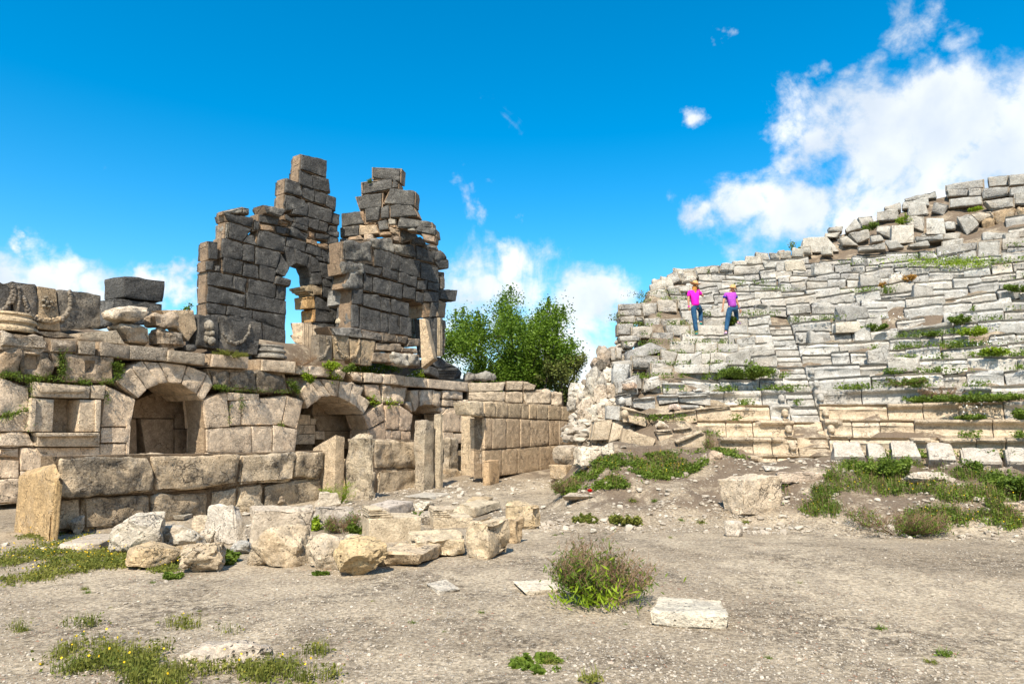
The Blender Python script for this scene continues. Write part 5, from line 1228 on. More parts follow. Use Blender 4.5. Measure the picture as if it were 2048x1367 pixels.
def place_rock(label, cat, x0, x1, yt, yb, col, mat=M_ROCK, lich=0.12, style='boulder', depth=0.85, yaw=None, seed=None, name='rock', cam_h=None, lean=0.0, group=None, crop='P', sink=0.06, ff=None, **k):
    """rock whose outline spans x0..x1, yt..yb in the photograph, standing on the ground there"""
    SEED[0] += 1; sd_ = seed or SEED[0]; r = random.Random(sd_)
    (X0, Y0), (X1, Y1) = cp(crop, x0, yt), cp(crop, x1, yb)
    g = ray_ground((X0 + X1) / 2, Y1)
    dist = g.y
    w_ = (X1 - X0) / F * dist
    # depth seen from above also covers part of the height
    dp = w_ * depth
    elev = math.atan2(EYE - g.z, math.hypot(g.x, g.y))
    h_ = max(0.05, ((Y1 - Y0) / F * dist - dp * math.sin(elev) * 0.66) / math.cos(elev))
    if ff is not None:                       # ff: share of the outline's height that is front face, the rest is its top seen from above
        ph = (Y1 - Y0) / F * dist; h_ = max(0.03, ph * ff); dp = min(w_ * 2.0, (1 - ff) * ph / max(0.05, math.sin(elev))); depth = dp / w_
    c = Vector((g.x, g.y, 0)) + Vector((g.x, g.y, 0)).normalized() * dp * 0.45
    if style == 'boulder':
        v, f = boulder_shape(sd_, **{a: b for a, b in k.items() if a in ('sub', 'cuts', 'amp', 'boxy', 'depth_')})
    else:
        j = k.get('skew', 0.12)
        def q(*p): return Vector([a + r.uniform(-j, j) for a in p])
        C_ = [q(-1, -1, 1), q(1, -1, 1), q(1, -1, -1), q(-1, -1, -1), q(-1, 1, 1), q(1, 1, 1), q(1, 1, -1), q(-1, 1, -1)]
        # metric block so that relief is to scale
        ya = yaw if yaw is not None else r.uniform(-25, 25)
        ca_, sa_ = abs(math.cos(math.radians(ya))), abs(math.sin(math.radians(ya)))
        wx = w_ / (ca_ + sa_ * depth) / 2; wy = wx * depth
        C_ = [Vector((p.x * wx, p.y * wy, p.z * h_ / 2)) for p in C_]
        v, f = hexa(C_, sd_, **{**dict(r=min(0.03, h_ * .15), amp=min(0.022, h_ * .07), freq=4.5, cell=max(0.035, w_ / 22), chip=min(0.06, h_ * .2), nmax=24), **{a: b for a, b in k.items() if a in ('r', 'amp', 'freq', 'cell', 'chip')}})
    a = math.radians(yaw if yaw is not None else (ya if style != 'boulder' else r.uniform(-40, 40)))
    R = np.array(Matrix.Rotation(a, 3, 'Z') @ Matrix.Rotation(lean, 3, 'Y')); v = v @ R.T
    lo, hi = v.min(0), v.max(0)
    v = (v - (lo + hi) / 2) / (hi - lo) * np.array([w_, dp, h_ * (1 + sink)])
    gz = ground_h(c.x, c.y); gz = min(gz, g.z)
    o = Vector((c.x, c.y, gz - h_ * sink + h_ * (1 + sink) / 2))
    me = make_mesh(name, v, f, True, 35 if style == 'boulder' else 38)
    return link(name, me, mat, None, (*jit(col, 0.04, r), lich), o, label, cat, group)
TAN = (0.56, 0.47, 0.35); WHT = (0.62, 0.57, 0.49); OCH = (0.56, 0.43, 0.27)
B = dict(sub=5, cuts=7, amp=0.075, boxy=0.5)
R_ = place_rock
# the heap in front of the low wall
R_('tall grey white crusted boulder, leftmost big one of the heap before the low wall', 'boulder', 628, 945, 522, 765, (0.58, 0.54, 0.47), M_ROUGH, 0.12, crop='Z3', **B)
R_('small tan stone wedged against the right side of the crusted boulder', 'stone', 855, 948, 603, 715, TAN, style='block', crop='Z3')
R_('pitted low boulder between the crusted boulder and the smooth leaning slab', 'boulder', 935, 1150, 590, 735, WHT, M_ROUGH, 0.15, crop='Z3', **B)
R_('smooth pale grey slab leaning upright behind the front boulders', 'slab', 1140, 1405, 478, 705, (0.58, 0.54, 0.48), M_MARBLE, 0.1, 'block', crop='Z3', depth=0.45, yaw=-24, skew=0.3)
R_('rounded tan rock just left behind the leaning smooth slab', 'rock', 1095, 1215, 538, 640, TAN, crop='Z3', **B)
R_('broad broken block with a smooth hollowed top, behind the tall rounded boulder', 'block', 1395, 1785, 485, 720, (0.55, 0.48, 0.39), M_MARBLE, 0.08, 'block', crop='Z3', depth=0.7, yaw=20)
R_('tall rounded tan boulder in the middle of the heap', 'boulder', 1420, 1778, 583, 838, TAN, M_ROCK, 0.15, crop='Z3', sub=5, cuts=5, amp=0.06, boxy=0.35)
R_('smooth oval tan rock, lowest at the left end of the heap', 'rock', 724, 1015, 686, 850, OCH, M_ROCK, 0.05, crop='Z3', sub=5, cuts=6, amp=0.05, boxy=0.3)
R_('craggy tan rock just right of the smooth oval one', 'rock', 1006, 1280, 686, 874, TAN, M_ROCK, 0.05, crop='Z3', sub=5, cuts=8, amp=0.12, boxy=0.4)
R_('small flat tan stone between the oval and craggy rocks, behind', 'stone', 1010, 1150, 708, 775, OCH, style='block', crop='Z3')
R_('small grey stone among weeds left of the tall rounded boulder', 'stone', 1305, 1440, 682, 765, (0.45, 0.43, 0.39), crop='Z3', **B)
R_('pale bumpy boulder between the tall rounded one and the golden front one', 'boulder', 1728, 2010, 642, 855, (0.60, 0.52, 0.41), M_ROUGH, 0.05, crop='Z3', **B)
R_('golden tan rounded boulder, nearest of the heap, weeds at its foot', 'boulder', 288, 622, 1062, 1300, (0.58, 0.45, 0.27), M_ROCK, 0.08, crop='Z4', sub=5, cuts=6, amp=0.09, boxy=0.35)
R_('pale wedge of stone with a slanting top behind the yellow flowers', 'stone wedge', 185, 345, 803, 905, (0.62, 0.54, 0.43), M_MARBLE, 0.04, 'block', crop='Z4', skew=0.5, depth=0.5)
R_('squared grey beige block under the pale wedge', 'block', 170, 420, 885, 1020, (0.50, 0.44, 0.37), M_MARBLE, 0.1, 'block', crop='Z4', yaw=25, depth=0.7)
R_('smooth grey pink slab behind the moulded block, its top tilted left', 'slab', 490, 745, 835, 955, (0.55, 0.49, 0.43), M_MARBLE, 0.1, 'block', crop='Z4', yaw=-15, ff=0.55)
R_('white crumbly rock right of the grey pink slab', 'rock', 735, 880, 852, 915, (0.66, 0.62, 0.54), M_ROCK, 0.03, crop='Z4', **B)
R_('flat beige slab in the rear of the heap, left of the leaning long block', 'slab', 832, 1035, 868, 945, (0.56, 0.48, 0.37), M_MARBLE, 0.05, 'block', crop='Z4', ff=0.5)
R_('long beige block leaning up to the right at the back of the heap', 'block', 985, 1260, 828, 950, (0.60, 0.51, 0.37), M_MARBLE, 0.05, 'block', crop='Z4', yaw=-30, skew=0.25, ff=0.5)
R_('large flat topped pale rock between the moulded slab and the front slab', 'rock', 703, 1068, 988, 1185, (0.62, 0.53, 0.39), M_ROCK, 0.04, 'block', crop='Z4', yaw=15, skew=0.22, amp=0.05, ff=0.58)
R_('flat broken tan slab in front of the moulded blocks, right of the golden boulder', 'slab', 545, 902, 1068, 1238, (0.60, 0.50, 0.37), M_ROCK, 0.04, 'block', crop='Z4', yaw=-12, skew=0.25, amp=0.03, ff=0.55)
R_('long crusted block at the right end of the heap, nearest the open floor', 'block', 1058, 1310, 942, 1192, (0.60, 0.50, 0.36), M_ROUGH, 0.1, 'block', crop='Z4', depth=1.4, yaw=-32, skew=0.12, amp=0.045)
R_('brown crumbly block joined behind the right end of the long crusted one', 'block', 1230, 1392, 950, 1100, (0.48, 0.37, 0.24), M_ROUGH, 0.15, 'block', crop='Z4', depth=0.8, yaw=-30, amp=0.045)
R_('tan crusted block standing alone, farthest right behind the heap', 'block', 1283, 1487, 862, 1020, (0.58, 0.46, 0.30), M_ROUGH, 0.12, 'block', crop='Z4', depth=0.8, yaw=-25, skew=0.2, amp=0.045)
R_('thin flat grey slab on the ground in front of the upright slabs', 'slab', 715, 962, 803, 850, (0.52, 0.48, 0.41), M_MARBLE, 0.1, 'block', crop='Z4', yaw=-20, ff=0.3)
R_('flat cut slab with a chipped edge right of the fluted stump', 'slab', 395, 655, 632, 748, (0.50, 0.42, 0.33), M_MARBLE, 0.1, 'block', crop='Z3', yaw=10, skew=0.2, ff=0.45)
R_('small pointed white stone between the stump and the flat slab', 'stone', 390, 470, 545, 650, (0.62, 0.54, 0.43), M_ROCK, 0.03, crop='Z3', sub=4, cuts=9, amp=0.08, boxy=0.2)
R_('low mossy stone behind the smooth leaning slab', 'stone', 1335, 1480, 420, 520, (0.42, 0.37, 0.29), M_ROCK, 0.2, crop='Z3', **B)
R_('small brown rubble stone at the foot of the low wall', 'stone', 1555, 1620, 425, 490, (0.42, 0.34, 0.25), M_ROCK, 0.1, crop='Z3', **B)
R_('small pale rock tucked behind the craggy tan rock', 'stone', 395, 440, 1052, 1088, WHT, M_ROCK, 0.05, sub=4, cuts=7, amp=0.08)
R_('flat grey stone lying behind the pitted low boulder', 'stone', 335, 395, 1012, 1040, (0.5, 0.46, 0.39), M_ROCK, 0.1, 'block', ff=0.4, skew=0.2)
R_('rough tan stone filling the gap right of the broad hollowed block', 'stone', 628, 668, 1012, 1052, TAN, M_ROCK, 0.05, sub=4, cuts=7, amp=0.1)
R_('pale crusted boulder right behind the golden tan one', 'boulder', 690, 742, 1068, 1112, (0.64, 0.56, 0.44), M_ROUGH, 0.05, sub=5, cuts=6, amp=0.09)
R_('long low pale stone against the foot of the low wall, behind the heap', 'stone', 440, 500, 985, 1012, WHT, M_ROCK, 0.05, 'block', ff=0.5, skew=0.25)
R_('squat grey stone between the white rock and the flat beige slab', 'stone', 838, 872, 1022, 1050, (0.5, 0.46, 0.4), M_ROCK, 0.1, sub=4, cuts=7, amp=0.08)
R_('ochre cracked stone at the far right rear of the heap', 'stone', 930, 985, 985, 1012, OCH, M_ROCK, 0.05, 'block', ff=0.45, skew=0.25)
# moulded blocks in the heap
for lb, cr, q, d_ in [('cut cream block with a stepped moulding along its back edge, behind the pale flat rock', 'Z4', (482, 825, 905, 1090), 0.9), ('cream slab with a ribbed moulding on its left corner, right of the other moulded block', 'Z4', (855, 1115, 903, 1010), 0.8)]:
    x0, x1, yt, yb = q
    (X0, Y0), (X1, Y1) = cp(cr, x0, yt), cp(cr, x1, yb)
    g = ray_ground((X0 + X1) / 2, Y1); w_ = (X1 - X0) / F * g.y; h_ = w_ * (0.42 if d_ == 0.9 else 0.26)
    t = thing('moulded_block', lb, 'moulded block', (g.x, g.y + w_ * 0.45, ground_h(g.x, g.y)))
    A_ = az_vec(68 if d_ == 0.9 else 75); Bk = Vector((-A_.y, A_.x, 0)); o = Vector((g.x, g.y, g.z)) - A_ * w_ * 0.42 - Vector((0, 0, .04))
    for i, (s0, s1, dd0, dd1, z0, z1) in enumerate([(0, .85, 0, .75, 0, h_), (0, .40, .05, .7, h_, h_ + .035), (0, .36, .05, .7, h_ + .035, h_ + .065), (0, .30, .05, .7, h_ + .065, h_ + .10), (0.0, .22, .05, .7, h_ + .10, h_ + .13)]):
        a = o + A_ * w_ * s0 + Bk * w_ * dd0; b = o + A_ * w_ * s1 + Bk * w_ * dd0; c_ = o + A_ * w_ * s1 + Bk * w_ * dd1; e_ = o + A_ * w_ * s0 + Bk * w_ * dd1
        up0, up1 = Vector((0, 0, z0)), Vector((0, 0, z1 + (0.001 * i)))
        V, fc = hexa([a + up1, b + up1, b + up0, a + up0, e_ + up1, c_ + up1, c_ + up0, e_ + up0], 3000 + i, r=0.012, amp=0.008, cell=0.06, chip=0.03, nmax=20)
        link('block' if i == 0 else 'moulding', make_mesh('block', V - np.array(o), fc), M_MARBLE, t, (0.60, 0.50, 0.36, 0.05), o)
# open floor
R_('pale flat squared stone with holes, right beside the foreground bush', 'stone slab', 1294, 1458, 1186, 1258, (0.68, 0.62, 0.51), M_ROCK, 0.05, 'block', yaw=-14, skew=0.08, ff=0.42)
R_('low pale flat stone left of the foreground bush', 'stone slab', 1026, 1118, 1155, 1190, (0.76, 0.70, 0.59), M_ROCK, 0.03, 'block', yaw=10, skew=0.2, ff=0.28)
R_('flat worn stone patch almost level with the floor, left of the low pale stone', 'stone slab', 850, 922, 1160, 1188, (0.60, 0.55, 0.47), M_ROCK, 0.03, 'block', yaw=30, skew=0.2, sink=0.6, ff=0.08)
R_('long crumbly pinkish outcrop stone in the front left of the floor', 'stone slab', 358, 552, 1284, 1345, (0.62, 0.53, 0.43), M_ROUGH, 0.03, sub=5, cuts=3, amp=0.14, boxy=0.4, depth=0.55, sink=0.5)
R_('small squared pale stone standing alone in front of the big boulder', 'stone', 1449, 1487, 1040, 1073, (0.62, 0.56, 0.48), M_MARBLE, 0.05, 'block', depth=0.8, yaw=-30, skew=0.2)
R_('big flat topped boulder jutting from the debris mound', 'boulder', 1440, 1566, 948, 1036, (0.66, 0.55, 0.42), M_ROCK, 0.0, 'block', yaw=24, skew=0.2, amp=0.035, seed=77, depth=0.6)
R_('long thin slab at the left edge of the debris mound beside the red poppy', 'slab', 1118, 1202, 975, 1002, (0.58, 0.50, 0.40), M_ROCK, 0.08, 'block', yaw=-15, skew=0.25, ff=0.4)
R_('tiny white stone alone on the floor between the heap and the mound', 'stone', 1180, 1194, 1056, 1066, (0.68, 0.64, 0.56), sub=3, cuts=6, amp=0.05)
R_('large white angular boulder at the foot of the fallen cream seat blocks', 'boulder', 205, 415, 1088, 1235, (0.66, 0.60, 0.51), M_ROCK, 0.05, 'block', crop='Z5', depth=0.8, yaw=30, skew=0.4, amp=0.04)
R_('white rounded rock right behind the large white angular boulder', 'rock', 378, 468, 1072, 1150, (0.68, 0.62, 0.53), M_ROCK, 0.04, crop='Z5', **B)
R_('big crusted boulder at the right end of the panel wall', 'boulder', 205, 330, 888, 1080, (0.50, 0.45, 0.39), M_ROUGH, 0.3, crop='Z5', sub=5, cuts=5, amp=0.1, boxy=0.4)
R_('long broken column drum lying between the panel wall and the white boulder', 'column drum', 75, 262, 1083, 1210, (0.50, 0.45, 0.38), M_ROUGH, 0.25, 'block', crop='Z5', depth=1.2, yaw=-30, r=0.2)
R_('brown block under the lying column drum', 'block', 55, 200, 1205, 1300, (0.50, 0.40, 0.28), M_ROUGH, 0.15, 'block', crop='Z5', yaw=-20)
R_('pale paving slab with a cracked top lying before the lowest seat', 'slab', 1325, 1575, 1160, 1245, (0.64, 0.60, 0.53), M_MARBLE, 0.05, 'block', crop='Z5', yaw=-10, skew=0.12, ff=0.3)
R_('flat cream slab left of the cracked paving slab', 'slab', 1160, 1355, 1170, 1235, (0.66, 0.58, 0.45), M_MARBLE, 0.03, 'block', crop='Z5', yaw=15, skew=0.3, ff=0.3)
R_('flat weathered slab right of the cracked paving slab, before the stair', 'slab', 285, 505, 715, 785, (0.62, 0.58, 0.52), M_MARBLE, 0.06, 'block', crop='Z7', yaw=5, skew=0.25, ff=0.3)
R_('broad low pinkish rock sheet in front of the flat weathered slab', 'slab', 150, 585, 755, 830, (0.62, 0.53, 0.45), M_ROCK, 0.03, 'block', crop='Z7', depth=0.5, yaw=4, skew=0.3, sink=0.4)
R_('broad flat white stone half sunk above the big boulder', 'slab', 1130, 1520, 1295, 1345, (0.66, 0.60, 0.52), M_ROCK, 0.03, 'block', crop='Z5', yaw=8, skew=0.3, sink=0.3, ff=0.2)
R_('low white stone lying in the flowers before the upright seat slabs', 'stone', 1065, 1405, 758, 845, (0.64, 0.58, 0.50), M_ROCK, 0.05, crop='Z7', sub=5, cuts=5, amp=0.08, boxy=0.3, depth=0.5)
R_('tan rock by the right edge of the photo on the mound', 'rock', 1728, 1900, 965, 1050, (0.60, 0.51, 0.41), M_ROCK, 0.06, crop='Z7', **B)
R_('brown rock among weeds at the foot of the askew fallen seat block', 'rock', 1048, 1140, 1118, 1185, (0.50, 0.40, 0.31), M_ROCK, 0.1, crop='Z5', **B)
# upright seat slabs: sunlit bevelled backs, front face leaning out
for i, (x0, x1, yt, yb, c, lb) in enumerate([(545, 812, 555, 735, 650, 'first upright worn slab right of the stair, green weeds before it'), (797, 948, 558, 705, 850, 'narrow upright slab, second right of the stair, slanting to the right'),
        (950, 1196, 548, 760, 1060, 'largest upright slab with an arched top, third from the stair'), (1200, 1436, 568, 745, 1290, 'upright slab with a notched shadow line, fourth from the stair'),
        (1440, 1726, 598, 750, 1600, 'broad flat topped upright slab, fifth from the stair'), (1730, 1990, 598, 740, 1800, 'last upright slab, cut by the photo\'s right edge')]):
    (X0, Y0), (X1, Y1) = cp('Z7', x0, yt), cp('Z7', x1, yb)
    r13 = R0 - 1.72
    bx = 0.5
    lo, hi = -0.2, 1.3
    def colx(b):
        x, y = arc_pt(r13, b); return 1024 + F * x / (y * math.cos(PITCH) - 0.5 * math.sin(PITCH))
    def bsolve(px):
        lo, hi = -0.2, 1.3
        for _ in range(40):
            m_ = (lo + hi) / 2
            if colx(m_) < px: lo = m_
            else: hi = m_
        return lo
    b0, b1 = bsolve(X0), bsolve(X1)
    A0, A1 = arc_pt(r13, b0), arc_pt(r13, b1); bm_ = (b0 + b1) / 2
    rad_ = Vector((math.sin(bm_), math.cos(bm_), 0))
    ztop = EYE + math.tan(PITCH - math.atan((Y0 - 683.5) / F)) * (A0[1] + A1[1]) / 2
    zb = 0.55
    a = Vector((*A0, 0)); b = Vector((*A1, 0)); zm = zb + (ztop - zb) * (0.60 if i != 4 else 0.72)
    # two-part outline: undercut face below, rounded sloping back above
    up = lambda z: Vector((0, 0, z))
    def blk(K, nm, sd_, par, o, cc):
        V, fc = hexa(K, sd_, r=0.05, amp=0.02, freq=3, cell=0.07, chip=0.05, nmax=20)
        link(nm, make_mesh(nm, V - np.array(o), fc), M_MARBLE, par, cc, o)
    s = 0.14 if i != 4 else 0.03
    mid = (a + b) / 2
    a2 = a.lerp(b, s); b2 = b.lerp(a, s)
    K = [a2 + rad_ * 0.42 + up(ztop), b2 + rad_ * 0.42 + up(ztop - (0.1 if i == 1 else 0)), b + rad_ * 0.16 + up(zb), a + rad_ * 0.16 + up(zb),
         a2 + rad_ * 0.62 + up(ztop - 0.02), b2 + rad_ * 0.62 + up(ztop - 0.03), b + rad_ * 0.60 + up(zb), a + rad_ * 0.60 + up(zb)]
    def bend(p):   # swell the middle toward the viewer so that the face below it hangs over
        return p
    V, fc = hexa(K, 5000 + i, r=0.05, amp=0.02, freq=3, cell=0.06, chip=0.05, nmax=22)
    hgt = (V[:, 2] - zb) / (ztop - zb)
    push = np.clip(1 - np.abs(hgt - 0.62) / 0.40, 0, 1) * 0.36
    front = ((V - np.array(a)) @ np.array(rad_)) < 0.5
    V -= np.outer(push * front, np.array(rad_))
    o = mid + up(zb)
    link('upright_seat_slab', make_mesh('upright_seat_slab', V - np.array(o), fc, True, 30), M_MARBLE, None, (0.50, 0.455, 0.39, 0.15), o, lb, 'upright slab')

# rubble bank left of the seats, and small stones everywhere
def scatter_rocks(name, pts, sizes, mat, col, sub=1, label=None, kind='stuff', seed=1, flat=0.6, sharp=0, spots=None):
    rs = np.random.RandomState(seed); protos = [boulder_shape(seed * 31 + i, sub, 6, 0.08, 0.3) for i in range(12)]
    V = []; Fs = []; o = 0
    for (x, y, z), s in zip(pts, sizes):
        v, f = protos[rs.randint(12)]
        a = rs.uniform(0, 6.28); R = np.array([[math.cos(a), -math.sin(a), 0], [math.sin(a), math.cos(a), 0], [0, 0, 1]])
        q = (v * np.array([1, rs.uniform(.6, 1), flat * rs.uniform(.6, 1.2)]) * s * 0.5) @ R.T + np.array([x, y, z + s * 0.12])
        V.append(q); Fs.append(f + o); o += len(v)
    me = make_mesh(name, np.concatenate(V), np.concatenate(Fs), False, 0)
    return link(name, me, mat, None, col, None, label, None, None, kind)
rs = np.random.RandomState(4)
M_PEB = simple_mat('pebbles', (0.30, 0.25, 0.19), 0.95, 0.2, 3, island=0.85, col2=(0.50, 0.45, 0.37))
def sample_ground(n, f, seed):
    rs = np.random.RandomState(seed); out = []
    while len(out) < n:
        px = rs.uniform(-100, 2150); py = rs.uniform(945, 1367)
        g = None
        d = pix_dir(px, py); t = (0.0 - EYE) / d.z if d.z < 0 else 99
        x, y = d.x * t, d.y * t
        if y > 30 or y < 3: continue
        if f(px, py, x, y, rs): out.append((x, y))
    P = np.array(out); z = terrain_np(P[:, 0], P[:, 1]); return np.column_stack([P, z])
def clear(x, y): return ((x - g0.x) * N30[0] + (y - g0.y) * N30[1]) > -0.2       # camera side of the low wall
pts = sample_ground(15000, lambda px, py, x, y, r: clear(x, y) and r.rand() < 0.45 + 0.55 * (vnoise(np.array([[x * .8, y * .8, 0]]), 2)[0] > 0), 21)
scatter_rocks('gravel', pts, np.random.RandomState(5).gamma(1.5, 0.006, len(pts)) + 0.009, M_PEB, None, 1, 'pale grit and pebbles strewn over the orchestra floor', seed=3)
def mound_f(px, py, x, y, r):
    rr = math.hypot(x - CX, y - CY); az = math.degrees(math.atan2(x - CX, y - CY))
    return 10.2 < rr < 13.6 and -12 < az < 42 and r.rand() < (1.0 if rr < 12 else 0.5)
pts = []
rs2 = np.random.RandomState(77)
while len(pts) < 3600:
    rr = rs2.uniform(9.9, 13.8); az = rs2.uniform(-14, 44); k_ = fbm(np.array([[rr * 1.5, az * .35, 0]]), 4, 2)[0]
    if rs2.rand() > (0.9 if rr < 11.6 else 0.4) * (0.35 + 0.9 * max(0, k_ + .3)): continue
    x, y = CX + rr * math.sin(math.radians(az)), CY + rr * math.cos(math.radians(az)); pts.append((x, y, ground_h(x, y)))
scatter_rocks('mound_rubble', pts, np.minimum(rs2.gamma(1.5, 0.024, len(pts)) + 0.015, 0.22), M_PEB, None, 2, 'white and pinkish rubble stones littering the debris mound', seed=9)
# rubble in the heap and along the low wall
pts = []
while len(pts) < 900:
    s = rs2.uniform(-1.5, 12); o_ = rs2.uniform(0.1, 3.4)
    x = g0.x + az_vec(28).x * s + N30[0] * o_; y = g0.y + az_vec(28).y * s + N30[1] * o_
    pts.append((x, y, ground_h(x, y)))
scatter_rocks('wall_foot_rubble', pts, np.minimum(rs2.gamma(1.6, 0.03, len(pts)) + 0.02, 0.2), M_PEB, None, 2, 'small pale rubble between the heap and the low wall', seed=12)
# white rubble slope: countable rocks, one object each
GB = 'white rocks of the rubble bank left of the seats'
BANK_LABELS = [None, None, 'rough pale rock at the very bottom of the rubble bank beside the crusted boulder', 'dark crusted rock high on the rubble bank, near the dark skyline block', 'small dark crusted knob on the left skyline of the rubble bank', 'grey rough rock at the top of the rubble bank against the upright slab', 'white rock lowest at the left foot of the bank above the panel wall', 'white rock in the second line up from the end of the panel wall', 'beige rock beside the middle of the rubble bank, under the grey jagged slab', 'small beige rock just above the last coping block of the panel wall', 'beige rock on the right side of the bank below the bright smooth one', 'small dark rock peeping over the left edge of the rubble bank', 'whitish rock just above the crusted boulder, on its left', 'beige lump just above the crusted boulder, on its right', 'white rock at the right edge of the bank next to the leftmost fallen seat', 'grey rock on the leftmost tip of the rubble bank', 'small white rock between the jagged slab and the bright smooth one', 'beige rock directly above the bright smooth rock of the bank']
for i, (x0, x1, yt, yb, cc, lb) in enumerate([
    (1176, 1212, 740, 800, 0, 'grey white jagged slab at the left foot of the rubble bank'), (1206, 1232, 738, 768, 1, 'bright white smooth rock in the middle of the rubble bank'),
    (1158, 1182, 800, 850, 2, None), (1196, 1222, 695, 740, 3, None), (1184, 1202, 715, 742, 3, None), (1215, 1240, 700, 730, 0, None), (1140, 1168, 770, 815, 1, None), (1168, 1192, 770, 805, 1, None),
    (1190, 1214, 770, 808, 2, None), (1150, 1164, 790, 822, 2, None), (1212, 1232, 770, 800, 2, None), (1160, 1176, 760, 785, 3, None), (1170, 1196, 812, 850, 1, None), (1195, 1215, 820, 850, 2, None), (1212, 1228, 805, 830, 1, None),
    (1136, 1152, 795, 825, 0, None), (1185, 1200, 750, 772, 1, None), (1222, 1238, 735, 760, 2, None)]):
    col_ = [(0.46, 0.43, 0.38), (0.68, 0.64, 0.56), (0.62, 0.53, 0.43), (0.42, 0.36, 0.30)][cc]
    p = ray_cavea((x0 + x1) / 2, yb, -0.35); w_ = (x1 - x0) / F * p.y * 1.25; h_ = (yb - yt) / F * p.y * 1.15
    v, f = boulder_shape(600 + i, 4, 9, 0.12, 0.35); lo_, hi_ = v.min(0), v.max(0)
    v = (v - (lo_ + hi_) / 2) / (hi_ - lo_) * np.array([w_, w_, h_])
    link('bank_rock', make_mesh('bank_rock', v, f, True, 35), M_ROUGH if cc == 3 else M_ROCK, None, (*col_, 0.3 if cc == 3 else 0.08), p + Vector((0, 0.2, h_ / 2)), lb or BANK_LABELS[i], 'rock', GB)
pts = []; sz = []
while len(pts) < 1500:
    px = rs2.uniform(1128, 1262); py = rs2.uniform(690, 880)
    if px < 1235 - (py - 690) * 0.6: continue
    p = ray_cavea(px, py, -0.45); pts.append((p.x, p.y, p.z + rs2.uniform(-.15, .1))); sz.append(min(0.45, rs2.gamma(1.8, 0.08) + 0.06))
scatter_rocks('bank_rubble', pts, sz, M_PEB, None, 2, 'pale rubble filling the bank at the left end of the seats', seed=15)
# ================================================================== PLANTS
def leaf_quads(C_, size, rs, up=0.3, aspect=0.5, sv=0.4):
    """one folded leaf (two triangles) at every centre"""
    n = len(C_)
    a = rs.normal(size=(n, 3)); a[:, 2] = a[:, 2] * 0.6 + up; a /= np.linalg.norm(a, axis=1, keepdims=True)
    b = np.cross(a, rs.normal(size=(n, 3))); b /= np.linalg.norm(b, axis=1, keepdims=True) + 1e-9
    s = (size * rs.uniform(1 - sv, 1 + sv, n))[:, None]
    V = np.stack([C_ - a * s * 0.5, C_ + b * s * aspect * 0.5, C_ + a * s * 0.5, C_ - b * s * aspect * 0.5], 1).reshape(-1, 3)
    i = np.arange(n)[:, None] * 4
    return V, np.concatenate([i, i + 1, i + 2, i + 3], 1)
def blades(P, h, w, rs, lean=0.35):
    n = len(P); a = rs.uniform(0, 6.28, n); hh = h * rs.uniform(.5, 1.2, n)
    d = np.stack([np.cos(a), np.sin(a), 0 * a], 1); side = np.stack([-np.sin(a), np.cos(a), 0 * a], 1) * (w / 2)
    ln = (lean * rs.uniform(.2, 1.5, n) * hh)[:, None]
    z = np.array([0, 0, 1.0])
    m = P + d * ln * 0.4 + z * (hh * 0.6)[:, None]; t = P + d * ln + z * hh[:, None]
    V = np.stack([P - side, P + side, m + side * .7, m - side * .7, t], 1).reshape(-1, 3)
    i = np.arange(n)[:, None] * 5
    return V, np.concatenate([i, i + 1, i + 2, i + 3], 1), np.concatenate([i + 3, i + 2, i + 4], 1)
def tube(path, rad, seg=6):
    path = np.array([list(p) for p in path]); n = len(path); V = []
    for i in range(n):
        t = path[min(i + 1, n - 1)] - path[max(i - 1, 0)]; t = t / (np.linalg.norm(t) + 1e-9)
        u = np.cross(t, [0.3, 0.9, 0.2]); u /= np.linalg.norm(u); v = np.cross(t, u)
        for k in range(seg):
            a = 2 * math.pi * k / seg; V.append(path[i] + rad[i] * (math.cos(a) * u + math.sin(a) * v))
    Fc = [(i * seg + k, i * seg + (k + 1) % seg, (i + 1) * seg + (k + 1) % seg, (i + 1) * seg + k) for i in range(n - 1) for k in range(seg)]
    return np.array(V), np.array(Fc)
def join(parts):
    V = []; Fs = {}; o = 0
    for v, *fs in parts:
        for f in fs:
            if len(f): Fs.setdefault(f.shape[1], []).append(f + o)
        V.append(v); o += len(v)
    return np.concatenate(V), [np.concatenate(f) for f in Fs.values()]

